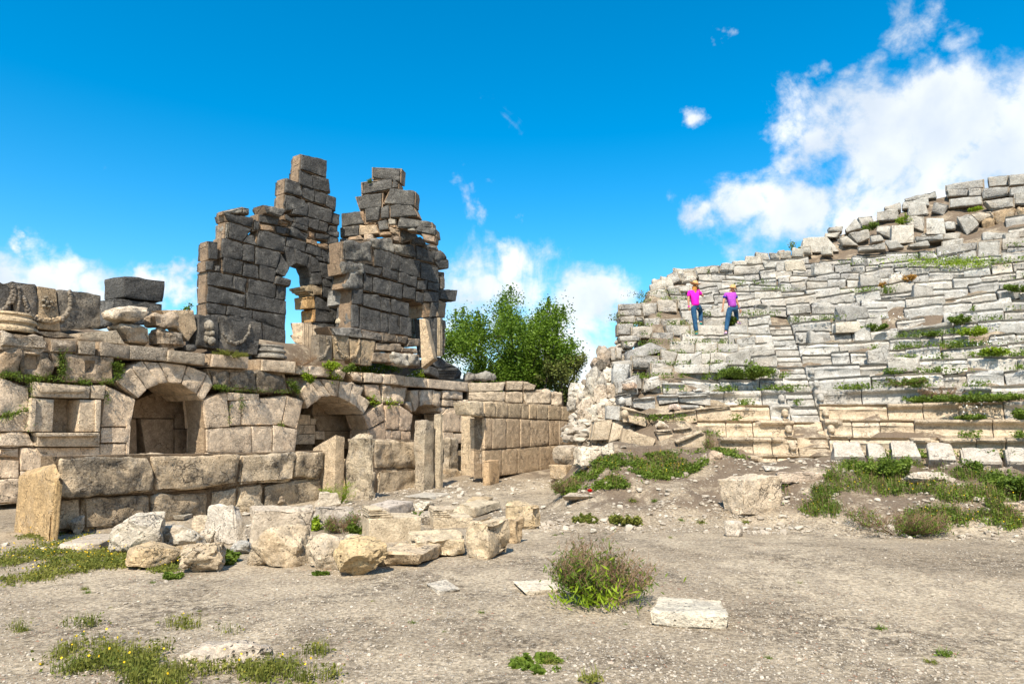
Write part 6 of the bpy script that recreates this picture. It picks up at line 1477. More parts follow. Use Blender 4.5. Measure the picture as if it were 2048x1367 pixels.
# --- the tree
def tree(label, base, crown_c, radii, nl, leaf, mat, seed, name='broadleaf_tree', nb=11):
    rs = np.random.RandomState(seed)
    t = thing(name, label, 'tree', base)
    cc = np.array(crown_c); R = np.array(radii); base = np.array(base, float)
    parts = []; tips = []
    fork = base + (cc - base) * 0.35
    parts.append(tube([base, base + (fork - base) * 0.5 + rs.normal(size=3) * 0.06, fork], [0.24, 0.19, 0.15], 8))
    for i in range(nb):
        a = 2 * math.pi * i / nb + rs.uniform(-.3, .3); el = rs.uniform(-0.15, 1.0)
        d = np.array([math.cos(a) * math.cos(el), math.sin(a) * math.cos(el), math.sin(el) * 1.05])
        tip = cc + d * R * rs.uniform(0.75, 1.02)
        mid = fork + (tip - fork) * 0.5 + rs.normal(size=3) * 0.25
        parts.append(tube([fork, mid, tip], [0.10, 0.055, 0.012], 6)); tips.append((fork, mid, tip))
        for j in range(6):
            f = rs.uniform(.3, .95); p = mid + (tip - mid) * f if rs.rand() < .6 else fork + (mid - fork) * max(f, .6)
            d2 = d * 0.5 + rs.normal(size=3) * 0.6; d2 /= np.linalg.norm(d2); q = p + d2 * R.mean() * rs.uniform(.25, .5) + np.array([0, 0, .3])
            parts.append(tube([p, (p + q) / 2 + rs.normal(size=3) * .05, q], [0.035, 0.02, 0.006], 4)); tips.append((p, (p + q) / 2, q))
    V, Fs = join(parts); link('trunk', make_mesh('trunk', V, Fs), M_BARK, t)
    # leaves: shoots gathered round the twigs
    C_ = []
    per = nl // len(tips)
    for (a, b, c) in tips:
        f = rs.beta(2.4, 1.0, per)[:, None]
        p = a + (c - a) * f
        C_.append(p + rs.normal(size=(per, 3)) * (0.10 + 0.26 * (1 - np.abs(f - .55))) * R.mean() / 2.6)
        k = per // 6                                  # upright shoot at the tip
        h = rs.uniform(0, 1, k)[:, None]
        C_.append(c + np.array([0, 0, 1.0]) * h * 0.5 * R.mean() / 3 + rs.normal(size=(k, 3)) * 0.10 * (1.15 - h))
    C_ = np.concatenate(C_)
    V, Fc = leaf_quads(C_, leaf, rs, 0.25, 0.55)
    link('crown', make_mesh('crown', V, Fc, False, 0), mat, t)
    return t
tz = 35.0
def at_depth(px, py, y): d = pix_dir(px, py); return Vector((0, 0, EYE)) + d * (y / d.y)
c = at_depth(1028, 690, tz); w_ = 124 / F * tz
tree('large bright green leafy tree standing alone behind the wall at the centre', (c.x, c.y, 1.0), (c.x, c.y, c.z - 0.2), (w_ * 1.0, w_ * 0.95, 2.75), 56000, 0.125, M_LEAF, 3, nb=15)
c = at_depth(1125, 745, tz - 2)
tree('smaller olive green tree crowded against the right side of the large tree', (c.x, c.y, 0.9), (c.x, c.y, c.z - .1), (1.1, 1.0, 1.1), 6000, 0.12, M_LEAF2, 5, nb=8)
c = at_depth(371, 612, 42)
tree('small green treetop peeping over the long wall left of the tower', (c.x, c.y, c.z - 4), (c.x, c.y, c.z - 0.5), (0.35, 0.35, 0.9), 700, 0.16, M_LEAF, 8, nb=5)

# --- bushes
def bush(label, base, w, h, nst, seed, leaf=0.07, mat=M_WEED, stem=M_DRY, cat='bush', name='bush', leaf_frac=0.7, ntw=5, up=1.0, narrow=0.22, lpst=60, group=None, bright=None, spread=1.0):
    rs = np.random.RandomState(seed); base = np.array(list(base), float)
    t = thing(name, label, cat, base, group)
    parts = []; L = []; clus = [(rs.normal() * .45, rs.normal() * .45, rs.uniform(.45, 1.15)) for _ in range(max(3, nst // 12))]
    for i in range(nst):
        ck = clus[rs.randint(len(clus))]; a = math.atan2(ck[1] + rs.normal() * .22, ck[0] + rs.normal() * .22); r = min(1.15, abs(math.hypot(*ck) + rs.normal() * .2)) * spread; hk = ck[2]
        d = np.array([math.cos(a) * r * w / 2, math.sin(a) * r * w / 2, 0])
        top = base + d + np.array([0, 0, h * rs.uniform(.6, 1.0) * (1 - 0.35 * r * r) * hk])
        b0 = base + d * 0.2; mid = (b0 + top) / 2 + d * 0.12
        parts.append(tube([b0, mid, top], [0.006, 0.004, 0.002], 3))
        for j in range(ntw):
            f = rs.uniform(.3, 1); p = b0 + (top - b0) * f; q = p + np.array([rs.normal() * .07, rs.normal() * .07, rs.uniform(.04, .14)]) * (h / 0.6)
            parts.append(tube([p, q], [0.003, 0.0012], 3))
            if rs.rand() < .5:
                for m in range(3): parts.append(tube([q, q + rs.normal(size=3) * 0.03 * h / .6], [0.0018, 0.001], 3))
        if rs.rand() < leaf_frac:
            n = lpst; f = rs.beta(2.2, 1.0, n)[:, None]
            L.append(b0 + (top - b0) * f + rs.normal(size=(n, 3)) * 0.045 * (h / 0.6))
    V, Fs = join(parts); link('stems', make_mesh('stems', V, Fs), stem, t)
    if L:
        C_ = np.concatenate(L); V, Fc = leaf_quads(C_, leaf, rs, up, narrow)
        link('leaves', make_mesh('leaves', V, Fc, False, 0), mat, t)
    return t
g = ray_ground(1222, 1222)
fb = bush('foreground bush of dry brown twigs and narrow green leaves on the open floor', (g.x, g.y + .3, 0), 0.80, 0.74, 120, 11, 0.06, M_WEED, leaf_frac=0.6, ntw=7, lpst=42)
rs_ = np.random.RandomState(2)
P_ = np.array([[g.x - 0.12 + rs_.normal() * .20, g.y + .05 + rs_.normal() * .10, 0.05 + abs(rs_.normal()) * .13] for _ in range(380)])
V, Fc = leaf_quads(P_, 0.075, rs_, 1.0, 0.2); link('young_leaves', make_mesh('young_leaves', V, Fc, False, 0), M_BRIGHT, fb)
g = ray_ground(1810, 1072); bush('dark green and reddish twiggy bush at the foot of the mound, on the right', (g.x, g.y + .2, 0), 1.25, 0.58, 150, 13, 0.05, M_WEED, leaf_frac=.55, ntw=6, lpst=34)
def px_bush(label, px, py, w_px, h_px, seed, where='ground', lift=0.0, **k):
    p = ray_cavea(px, py, lift) if where == 'cavea' else (P_O.at(px, py, -0.5) if where == 'tower' else ray_ground(px, py))
    s = p.y / F
    return bush(label, (p.x, p.y, p.z - 0.03), w_px * s, h_px * s, k.pop('nst', max(12, int(w_px * .8))), seed, k.pop('leaf', 0.055), **k)
PB = dict(stem=M_WEED, ntw=2, leaf_frac=1.0, lpst=45, narrow=0.6, up=0.2)
px_bush('broad green shrub growing over the seats left of the stair, at mid height', 1494, 752, 92, 30, 21, 'cavea', mat=M_WEED, lpst=90, **{k: v for k, v in PB.items() if k != 'lpst'})
px_bush('bright yellow green bush on the right part of the seats', 1945, 668, 46, 26, 22, 'cavea', mat=M_BRIGHT, **PB)
px_bush('round green bush above the bright yellow green one on the seats', 1917, 645, 38, 22, 23, 'cavea', mat=M_WEED, **PB)
px_bush('green bush growing in the hollow right of the jutting dark grey block', 1745, 660, 46, 20, 24, 'cavea', mat=M_WEED, **PB)
px_bush('green clump on the seats near the right end of a moulded row', 1868, 668, 40, 14, 25, 'cavea', mat=M_WEED, **PB)
px_bush('green clump just behind the hips of the second walker', 1458, 650, 36, 28, 26, 'cavea', mat=M_WEED, **PB)
px_bush('long low green growth along the fourth row at the right', 1930, 800, 190, 22, 27, 'cavea', mat=M_WEED, nst=150, **PB)
px_bush('dry reddish and green tangle on the row below the proud grey block', 1800, 768, 90, 22, 28, 'cavea', mat=M_WEED, stem=M_DRY, ntw=4, leaf_frac=.6, lpst=40, narrow=.5, up=.3)
px_bush('dry beige twiggy tuft above the long low green growth', 1885, 792, 80, 34, 29, 'cavea', mat=M_DRY, stem=M_DRY, ntw=5, leaf_frac=.2, lpst=20)
px_bush('orange leaved plant right of the white pointed rock', 1820, 560, 20, 24, 30, 'cavea', mat=M_ORANGE, stem=M_ORANGE, ntw=2, leaf_frac=1, lpst=40, narrow=.5)
px_bush('orange leaved plant left of the white pointed rock', 1768, 572, 16, 14, 31, 'cavea', mat=M_ORANGE, stem=M_ORANGE, ntw=2, leaf_frac=1, lpst=40, narrow=.5)
px_bush('yellow green bush on the crest between the tumbled blocks', 1808, 446, 24, 26, 32, 'cavea', mat=M_BRIGHT, **PB)
px_bush('green and ochre bush behind the square upright crest block', 1742, 458, 34, 24, 33, 'cavea', mat=M_WEED, **PB)
px_bush('green tuft under the masonry at the right end of the crest', 1952, 420, 30, 14, 34, 'cavea', mat=M_BRIGHT, **PB)
px_bush('dark green shrub at the photo\'s right edge, high on the seats', 2040, 580, 44, 26, 35, 'cavea', mat=M_WEED, **PB)
px_bush('daisy covered green cushion low on the right seats', 1985, 708, 70, 20, 36, 'cavea', mat=M_BRIGHT, **PB)
px_bush('white flowering plant on the lowest rows at the right', 1942, 838, 54, 22, 37, 'cavea', mat=M_WEED, **PB)
px_bush('green bush against the right edge on the lowest rows', 2040, 835, 36, 34, 38, 'cavea', mat=M_WEED, **PB)
px_bush('slender dark weed standing tall on the skyline', 1584, 502, 8, 36, 39, 'cavea', nst=6, mat=M_WEED, **PB)
px_bush('short thin weed on the skyline right of the slender tall one', 1598, 502, 5, 18, 40, 'cavea', nst=4, mat=M_WEED, **PB)
px_bush('vivid yellow green bush at the tower\'s foot before the carved slabs', 668, 735, 36, 26, 41, 'tower', mat=M_BRIGHT, **PB)
px_bush('dark green plant right beside the vivid bush at the tower\'s foot', 697, 742, 22, 26, 42, 'tower', mat=M_WEED, **PB)
px_bush('yellow green clump on the ledge at the second arch\'s left shoulder', 618, 762, 22, 30, 43, 'tower', mat=M_BRIGHT, lift=0, **PB)
px_bush('dry grey purple grass clump on the ledge left of the broken pillar', 600, 728, 56, 30, 44, 'tower', mat=M_DRY, stem=M_DRY, ntw=3, leaf_frac=.5, lpst=30)
px_bush('wispy grey green grass behind the pale cornice slabs', 460, 712, 60, 20, 45, 'tower', mat=M_GRASS, stem=M_GRASS, ntw=3, leaf_frac=.6, lpst=30)
p_ = P_TE.at(741, 366); bush('little dark tuft growing on the tower\'s right peak', tuple(p_), .26, .22, 24, 46, .05, M_WEED, stem=M_WEED, ntw=2)
px_bush('spindly yellow flowering weed in front of the low wall', 445, 1005, 70, 60, 47, mat=M_GRASS, stem=M_GRASS, ntw=8, leaf_frac=.5, lpst=16, nst=26)
px_bush('tall feathery green weed at the foot of the pointed pale slab', 678, 1005, 56, 60, 48, mat=M_BRIGHT, stem=M_BRIGHT, ntw=8, leaf_frac=.8, lpst=20, nst=34)
px_bush('reddish brown and yellow flowering plant in the middle of the heap', 690, 1065, 70, 56, 49, mat=M_WEED, stem=M_DRY, ntw=7, leaf_frac=.6, lpst=24, nst=50)
px_bush('green leafy weed right of the reddish plant in the heap', 718, 1070, 26, 40, 50, mat=M_WEED, **PB)
px_bush('green leafy plant between the craggy and the tall rounded rocks', 465, 1125, 44, 38, 51, mat=M_WEED, **PB)
px_bush('green weed at the foot of the smooth oval rock', 350, 1155, 30, 20, 52, mat=M_WEED, **PB)
px_bush('yellow flowered weed squeezed behind the tall rounded boulder', 628, 1060, 18, 44, 53, mat=M_BRIGHT, **PB)
px_bush('green weed between the grey pink slab and the white rock', 836, 1040, 28, 24, 54, mat=M_WEED, **PB)
px_bush('green weed before the golden boulder, lower left', 645, 1148, 30, 16, 55, mat=M_WEED, **PB)
px_bush('purple headed dry plant left of the lowest long cream seat', 1428, 905, 30, 62, 56, 'cavea', mat=M_WEED, stem=M_DRY, ntw=4, leaf_frac=.6, lpst=24, nst=26)
px_bush('tall weeds before the broad flat topped upright slab', 1938, 945, 36, 44, 57, mat=M_WEED, **PB)
px_bush('leafy green bush at the right edge below the upright slabs', 2030, 985, 90, 60, 58, mat=M_WEED, nst=110, **PB)
px_bush('leafy weed climbing the first upright slabs', 1755, 950, 100, 58, 59, mat=M_WEED, nst=110, **PB)
px_bush('tall brown green weeds at the left foot of the mound', 1135, 985, 56, 58, 60, mat=M_WEED, stem=M_DRY, ntw=5, leaf_frac=.7, lpst=30, nst=60)
px_bush('grey green spiny weed on the open floor, left one of two', 1175, 1043, 50, 22, 61, mat=M_GRASS, **PB)
px_bush('grey green weed with a raised stalk on the open floor, right one of two', 1250, 1045, 52, 30, 62, mat=M_GRASS, **PB)
px_bush('low weed cluster on the floor by the bottom edge, in the middle', 1075, 1330, 90, 24, 63, mat=M_WEED, **PB)

# --- ground cover, grass and weeds in the joints
def cover(name, label, pts, h, w, mat, seed, lean=0.4, leafy=None, lsize=0.04):
    rs = np.random.RandomState(seed)
    pr = []
    if h: pr.append(blades(pts, h, w, rs, lean))
    if leafy:
        k = int(leafy); C_ = np.repeat(pts, k, 0) + rs.normal(size=(len(pts) * k, 3)) * np.array([.05, .05, 0]) + np.array([0, 0, 1.0]) * rs.uniform(0, max(h, .05) * .8, len(pts) * k)[:, None]
        pr.append(leaf_quads(C_, lsize, rs, .2, .6))
    V, Fs = join(pr)
    return link(name, make_mesh(name, V, Fs, False, 0), mat, None, None, None, label, None, None, 'stuff')
def patch_pts(patches, n, seed, thr=-.2):
    """patches: (px, py, rx, ry) ellipses in the photograph, dropped to the ground"""
    rs = np.random.RandomState(seed); out = []
    area = np.array([p[2] * p[3] for p in patches], float); area /= area.sum()
    while len(out) < n:
        q = patches[rs.choice(len(patches), p=area)]
        a, r = rs.uniform(0, 6.28), math.sqrt(rs.rand()) ** 1.0
        px, py = q[0] + q[2] * r * math.cos(a), q[1] + q[3] * r * math.sin(a)
        if py < 880: continue
        p = ray_ground_fast(px, py)
        if p is None: continue
        if fbm(np.array([[p[0] * 2.6, p[1] * 2.6, 3.0]]), 8, 4, .7)[0] + rs.normal() * .22 < thr + 0.55 * r * r: continue
        out.append(p)
    return np.array(out)
def ray_ground_fast(px, py):
    if pix_dir(px, py).z >= -0.005: return None
    p = ray_ground(px, py)
    return tuple(p) if p.y < 26 and math.hypot(p.x - CX, p.y - CY) < 14.6 else None
LEFTP = [(60, 1130, 130, 34), (200, 1115, 120, 24), (330, 1130, 70, 16), (60, 1160, 60, 16), (120, 1080, 90, 14)]
FRONT = [(210, 1320, 110, 34), (120, 1340, 60, 20), (420, 1362, 200, 26), (560, 1350, 120, 24), (300, 1290, 60, 16), (630, 1312, 36, 12), (370, 1252, 40, 8), (160, 1250, 40, 8), (40, 1260, 22, 6), (455, 1265, 22, 10)]
MOUND = [(1290, 935, 110, 26), (1210, 960, 90, 18), (1130, 975, 70, 14), (1040, 985, 60, 10), (1350, 925, 70, 20), (1480, 905, 50, 14)]
RIGHT = [(1790, 960, 140, 34), (1930, 975, 130, 32), (2030, 1000, 60, 40), (1990, 1050, 80, 20), (2040, 1040, 50, 30), (1720, 945, 60, 20), (1870, 1035, 60, 14), (1660, 1020, 60, 18), (1560, 1000, 40, 20), (1650, 990, 30, 14)]
cover('ground_cover', 'green yellow flowered ground cover at the left before the stump', patch_pts(LEFTP, 5200, 1), .06, .008, M_GRASS, 1, leafy=2, lsize=.03)
cover('front_grass', 'grass and small weeds along the bottom edge at the left', patch_pts(FRONT, 3200, 2, -.05), .10, .005, M_GRASS, 2, leafy=1.0, lsize=.026)
cover('mound_grass', 'low dense green herbs on the left shoulder of the mound', patch_pts(MOUND, 6500, 3, -.3), .09, .012, M_WEED, 3, leafy=3, lsize=.05)
cover('dry_stems', 'dry brown stems standing among the mound weeds', patch_pts(RIGHT + MOUND, 2600, 44, -.3), .24, .006, M_DRY, 44, lean=.5)
cover('mound_weeds', 'green and yellow flowered weeds in front of the upright slabs', patch_pts(RIGHT, 6000, 4, -.2), .17, .008, M_WEED, 4, leafy=2, lsize=.038)
def flowers(name, label, pts, size, mat, seed, hgt=.1):
    rs = np.random.RandomState(seed); P = pts + np.array([0, 0, 1.0]) * rs.uniform(hgt * .6, hgt * 1.3, len(pts))[:, None]
    V, Fc = leaf_quads(P, size, rs, .9, .9); link(name, make_mesh(name, V, Fc, False, 0), mat, None, None, None, label, None, None, 'stuff')
flowers('yellow_flowers', 'tiny yellow flowers in the weeds of the floor and the mound', np.concatenate([patch_pts(LEFTP, 350, 11), patch_pts(FRONT, 60, 12), patch_pts(MOUND, 250, 13, -.5), patch_pts(RIGHT, 500, 14, -.3)]), .016, M_YEL, 5, .12)
# scattered single tufts on the floor: one thing each
TUFTS = [(175, 1185, 12), (170, 1178, 14), (305, 1165, 10), (220, 1215, 8), (45, 1262, 20), (165, 1268, 12), (400, 1222, 10), (745, 1202, 8), (878, 1226, 8), (825, 1245, 12), (962, 1225, 12), (888, 1263, 9), (920, 1198, 7), (1362, 1040, 10), (1402, 1045, 16), (1340, 1075, 8),
         (1600, 1165, 9), (1762, 1258, 18), (1536, 1316, 14), (1890, 1310, 28), (1860, 1325, 20), (1105, 1325, 30), (1034, 1320, 22), (1250, 1248, 9), (1110, 1070, 8), (1425, 1252, 8), (1180, 1360, 40), (590, 1280, 7), (1490, 1045, 14), (1310, 1002, 12), (1025, 1010, 18), (1265, 1002, 16)]
protos = []; TW = {}; TUFTS.sort()
for i in range(4):
    rs_ = np.random.RandomState(50 + i); P0_ = np.column_stack([rs_.normal(size=(46, 2)) * .035, np.zeros(46)])
    V, Fs = join([blades(P0_, .10, .008, rs_, .7), leaf_quads(np.column_stack([rs_.normal(size=(60, 2)) * .04, rs_.uniform(.0, .05, 60)]), .04, rs_, .1, .4)])
    protos.append(make_mesh('weed_tuft', V, Fs, False, 0)); protos[-1].materials.append(M_WEED if i % 2 else M_GRASS)
for i, (px, py, s_) in enumerate(TUFTS):
    p = ray_ground(px, py)
    o = bpy.data.objects.new('weed_tuft', protos[i % 4]); COL.objects.link(o); o.location = (p.x, p.y, p.z - .01)
    sc = s_ / F * p.y / 0.13; o.scale = (sc, sc, sc * .8); o.rotation_euler = (0, 0, i * 1.7)
    side = 'near the bottom edge' if py > 1290 else ('on the near floor' if py > 1190 else 'on the far floor')
    near = ('at the left before the stump' if px < 250 else 'below the rock heap' if px < 700 else 'left of the foreground bush' if px < 1130 else 'around the foreground bush' if px < 1300 else 'between the bush and the mound' if px < 1560 else 'on the right')
    o['label'] = '%sgreen weed tuft %s, %s' % (TW.setdefault((side, near), ['small ', 'second small ', 'third ', 'fourth ', 'fifth ', 'sixth ', 'seventh ']).pop(0), side, near + ('' if True else '')); o['category'] = 'weed'; o['kind'] = 'thing'; o['group'] = 'weed tufts dotted over the floor'
# poppy
p = ray_ground(1179, 1000); t = thing('poppy', 'single red poppy beside the thin slab at the mound\'s left edge', 'flower', p)
V, Fc = tube([p, p + Vector((0, 0, .16))], [.003, .002], 4); link('stem', make_mesh('stem', V, Fc), M_WEED, t)
V, Fc = leaf_quads(np.array([list(p + Vector((0.02 * math.cos(a), .02 * math.sin(a), .18))) for a in range(7)]), .07, np.random.RandomState(1), .6, 1.1); link('petals', make_mesh('petals', V, Fc, False, 0), M_RED, t)
# weeds in the joints of the seats
rs_ = np.random.RandomState(9); P_ = []
def joint_weeds(n, seed):
    rs = np.random.RandomState(seed); out = []
    for _ in range(n):
        k = rs.randint(-2, 16)
        if k > 9 and rs.rand() < .55: continue
        b = math.radians(rs.uniform(2.5, 37))
        if vnoise(np.array([[k * .9, b * 9, 1.0]]), 3)[0] < -.1: continue
        R = R0 + k * RUN + RUN - 0.05; sz = rs.gamma(2, .07)
        m = int(14 + sz * 160)
        for _ in range(m):
            bb = b + rs.normal() * sz / R; x, y = arc_pt(R + (rs.normal() * .05 - .02 if _ % 3 else -RUN - .02 - abs(rs.normal()) * .03), bb); out.append((x, y, H0 + k * RISE))
    return np.array(out)
J = joint_weeds(330, 31)
cover('seat_weeds', 'green weeds and herbs sprouting in the joints of the seat rows', J, .19, .010, M_WEED, 21, leafy=3, lsize=.06)
flowers('daisies', 'small white daisies among the weeds on the seats and the ledge', np.concatenate([J[::60], np.array([list(ray_cavea(*c_)) for c_ in [(1900 + rs_.normal() * 40, 518 - .08 * i + rs_.normal() * 4) for i in range(120)] + [(1800 + rs_.normal() * 20, 640 + rs_.normal() * 6) for i in range(50)] + [(1985 + rs_.normal() * 24, 690 + rs_.normal() * 6) for i in range(60)] + [(1942 + rs_.normal() * 18, 822 + rs_.normal() * 6) for i in range(60)]])]), .035, M_WHITE, 6, .08)
PB2 = [ray_cavea(1900 + rs_.normal() * 55, 526 + rs_.normal() * 5) for i in range(500)]
cover('ledge_weeds', 'green flowering weeds on the broad ledge high on the right seats', np.array([list(p) for p in PB2]), .12, .01, M_BRIGHT, 22, leafy=3, lsize=.06)
# weeds in the joints of the arched wall
def wall_pts(plane, crop, line, n, seed, off=-.03, spread=.03):
    rs = np.random.RandomState(seed); out = []
    W3 = [plane.at(*cp(crop, x, y), off) for x, y in line]
    for _ in range(n):
        i = rs.randint(len(W3) - 1); p = W3[i].lerp(W3[i + 1], rs.rand()); out.append((p.x + rs.normal() * spread, p.y + rs.normal() * spread, p.z + rs.normal() * spread * 1.4))
    return np.array(out)
WP = np.concatenate([wall_pts(P_W, 'Z2', l, n, i) for i, (l, n) in enumerate([([(0, 740), (100, 750), (200, 770)], 160), ([(200, 760), (330, 765), (450, 770)], 140), ([(200, 780), (205, 880), (190, 1100)], 90), ([(0, 1010), (60, 1000), (185, 960)], 90),
     ([(395, 600), (400, 740)], 130), ([(490, 780), (570, 790)], 90), ([(650, 785), (720, 780)], 60), ([(735, 660), (770, 700), (750, 760)], 160), ([(1370, 810), (1460, 830), (1860, 850)], 260), ([(680, 850), (685, 910)], 30), ([(1545, 890), (1548, 960)], 40), ([(1800, 1050), (1795, 1060)], 20), ([(1840, 780), (1910, 850), (1870, 780)], 300), ([(1475, 940), (1470, 1060)], 24)])])
cover('wall_weeds', 'dark green weeds rooted in the joints of the arched wall', WP, .07, .010, M_WEED, 23, lean=.9, leafy=2, lsize=.04)
LP = np.concatenate([wall_pts(P_W, 'H', l, n, 60 + i, off=o_, spread=.07) for i, (l, n, o_) in enumerate([([(640, 230), (1000, 250)], 260, .9), ([(900, 150), (1200, 210)], 300, 1.3), ([(680, 180), (860, 220)], 300, 1.2), ([(1300, 270), (1480, 290)], 80, .6), ([(430, 260), (520, 300)], 60, -.05), ([(1050, 575), (1150, 580)], 40, -.05), ([(870, 540), (930, 560)], 40, -.05)])])
cover('ledge_herbs', 'green and white flowering herbs on the ledge before the tower', LP, .12, .010, M_BRIGHT, 24, leafy=3, lsize=.06)
flowers('ledge_daisies', 'white daisies on the ledge in front of the tower', LP[::4], .045, M_WHITE, 26, .16)
# ================================================================== PEOPLE
def flat_mat(name, col, rough=0.8, col2=None, scale=14, bump=0.004):
    return simple_mat(name, col, rough, 0.1, scale, bump=bump, col2=col2)
M_SKIN = flat_mat('skin', (0.50, 0.27, 0.17), 0.6, bump=0)
M_PINK = flat_mat('magenta_cotton', (0.80, 0.008, 0.42), 0.8)
M_PURP = flat_mat('purple_patterned_cotton', (0.24, 0.002, 0.30), 0.8, (0.42, 0.10, 0.46), 60)
M_BLUE = flat_mat('blue_cotton', (0.02, 0.02, 0.25), 0.8)
M_JEAN = flat_mat('blue_denim', (0.010, 0.055, 0.13), 0.85, (0.03, 0.10, 0.19), 9)
M_HAIR1 = flat_mat('orange_blond_hair', (0.30, 0.10, 0.025), 0.6, (0.42, 0.17, 0.04), 40)
M_HAIR2 = flat_mat('auburn_hair', (0.08, 0.025, 0.012), 0.6, (0.15, 0.045, 0.02), 40)
M_STRAW = flat_mat('straw', (0.52, 0.29, 0.11), 0.8, (0.62, 0.38, 0.17), 80)
M_TEAL = flat_mat('teal_shoe', (0.01, 0.25, 0.22), 0.6)
M_LILAC = flat_mat('lilac_shoe', (0.55, 0.40, 0.60), 0.6)
M_DARK = flat_mat('dark_camera', (0.02, 0.02, 0.02), 0.4)
def skin(name, verts, edges, mat, parent, sub=1):
    """verts: (x, y, z, rx[, ry]); grown into one continuous surface"""
    me = bpy.data.meshes.new(name); me.from_pydata([v[:3] for v in verts], edges, [])
    o = link(name, me, mat)
    o.parent = parent
    me.skin_vertices if len(me.skin_vertices) else None
    sk = o.modifiers.new('skin', 'SKIN'); sk.use_smooth_shade = True
    if not len(me.skin_vertices):
        bm = bmesh.new(); bm.from_mesh(me); bm.verts.layers.skin.verify(); bm.to_mesh(me); bm.free()
    for i, v in enumerate(verts):
        d = me.skin_vertices[0].data[i]; d.radius = (v[3], v[4] if len(v) > 4 else v[3]); d.use_root = (i == 0)
    s = o.modifiers.new('sub', 'SUBSURF'); s.levels = sub; s.render_levels = sub
    return o
def person(label, feet, S, J, top_mat, hair_mat, shoe_mat, sleeve=None, hat='brim', yaw=0.0):
    """J: joints in metres for a 1.66 m figure, x right, y away from the viewer, z up (feet at 0)"""
    t = thing('person', label, 'person', feet)
    t.scale = (S, S, S); t.rotation_euler = (0, 0, yaw)
    j = {k: Vector(v) for k, v in J.items()}
    names = ['pelvis', 'waist', 'chest', 'neck', 'head', 'crown']
    V = []; E = []; idx = {}
    def add(n, r, r2=None): idx[n] = len(V); V.append((*j[n], r, r2 or r))
    add('pelvis', .09, .08); add('waist', .08, .065); add('chest', .115, .085); add('neck', .042); add('head', .072, .082); add('crown', .070, .078)
    for a, b in zip(names[:-1], names[1:]): E.append((idx[a], idx[b]))
    for s in 'lr':
        add('sh' + s, .052); add('el' + s, .036); add('wr' + s, .024); add('hand' + s, .030, .018)
        add('hip' + s, .085); add('kn' + s, .055); add('an' + s, .036); add('toe' + s, .032)
        E += [(idx['chest'], idx['sh' + s]), (idx['sh' + s], idx['el' + s]), (idx['el' + s], idx['wr' + s]), (idx['wr' + s], idx['hand' + s]),
              (idx['pelvis'], idx['hip' + s]), (idx['hip' + s], idx['kn' + s]), (idx['kn' + s], idx['an' + s]), (idx['an' + s], idx['toe' + s])]
    body = skin('body', V, E, M_SKIN, t, 2)
    # fingers and thumb, rooted inside the palm
    for s in 'lr':
        d = (j['hand' + s] - j['wr' + s]).normalized(); side = d.cross(Vector((0, 1, 0)))
        if side.length < .3: side = d.cross(Vector((1, 0, 0)))
        side.normalize(); cur = j.get('curl' + s, Vector((0, 0.6, -0.2)))
        for f in range(4):
            b = j['hand' + s] + side * (f - 1.5) * .017 - d * .01; L = (.062, .072, .068, .054)[f]
            m = b + d * L * .6; e = m + (d * .5 + cur * .6).normalized() * L * .55
            skin('finger', [(*b, .009), (*m, .0085), (*e, .007)], [(0, 1), (1, 2)], M_SKIN, t, 1)
        b = j['wr' + s] + d * .03 + side * .018; m = b + (d + side * .9).normalized() * .035; e = m + (d + cur * .4).normalized() * .03
        skin('thumb', [(*b, .011), (*m, .010), (*e, .008)], [(0, 1), (1, 2)], M_SKIN, t, 1)
    # face: nose, ears, eyes, mouth
    fd = Vector(J.get('face', (0, 1, 0))).normalized(); hd = j['head']; sd_ = fd.cross(Vector((0, 0, 1))).normalized()
    lumps([(tuple(hd + fd * .092 + Vector((0, 0, -.005))), (.012, .018, .018)), (tuple(hd + sd_ * .078), (.012, .02, .03)), (tuple(hd - sd_ * .078), (.012, .02, .03))], 'face_features', M_SKIN, t, (1, 1, 1), 1)
    lumps([(tuple(hd + fd * .084 + sd_ * .03 + Vector((0, 0, .025))), (.011, .008, .007)), (tuple(hd + fd * .084 - sd_ * .03 + Vector((0, 0, .025))), (.011, .008, .007)), (tuple(hd + fd * .082 + Vector((0, 0, -.045))), (.022, .008, .007))], 'eyes_and_mouth', M_HAIR2, t, (1, 1, 1), 1)
    for o in t.children:                  # the relief helper works in world space: undo the root's offset
        if o.name.startswith(('face_features', 'eyes_and_mouth')): o.location = (0, 0, 0)
    # shirt
    V = [(*(j['pelvis'] + Vector((0, 0, -.03))), .135, .118), (*j['waist'].lerp(j['pelvis'], .55), .150, .135), (*j['waist'], .142, .125), (*j['chest'], .142, .106), (*(j['chest'].lerp(j['neck'], .55)), .075, .065)]
    E = [(0, 1), (1, 2), (2, 3), (3, 4)]
    for s in 'lr':
        k = len(V); sl = j['sh' + s].lerp(j['el' + s], .62)
        V += [(*j['sh' + s], .070), (*sl, .062)]; E += [(3, k), (k, k + 1)]
    skin('shirt', V, E, top_mat, t, 2)
    if sleeve:
        for s in 'lr':
            a_ = j['sh' + s].lerp(j['el' + s], .15); b_ = j['sh' + s].lerp(j['el' + s], .66)
            skin('sleeve', [(*a_, .090), (*b_, .082)], [(0, 1)], sleeve, t, 1)
        skin('hem', [(*(j['waist'].lerp(j['pelvis'], .78) + Vector((-.03, 0, 0))), .135, .118), (*(j['waist'].lerp(j['pelvis'], .92) + Vector((.03, 0, 0))), .137, .12)], [(0, 1)], sleeve, t, 1)
    V = [(*(j['pelvis'] + Vector((0, 0, .12))), .135, .125), (*(j['pelvis'] + Vector((0, 0, -.02))), .132, .125)]; E = [(0, 1)]
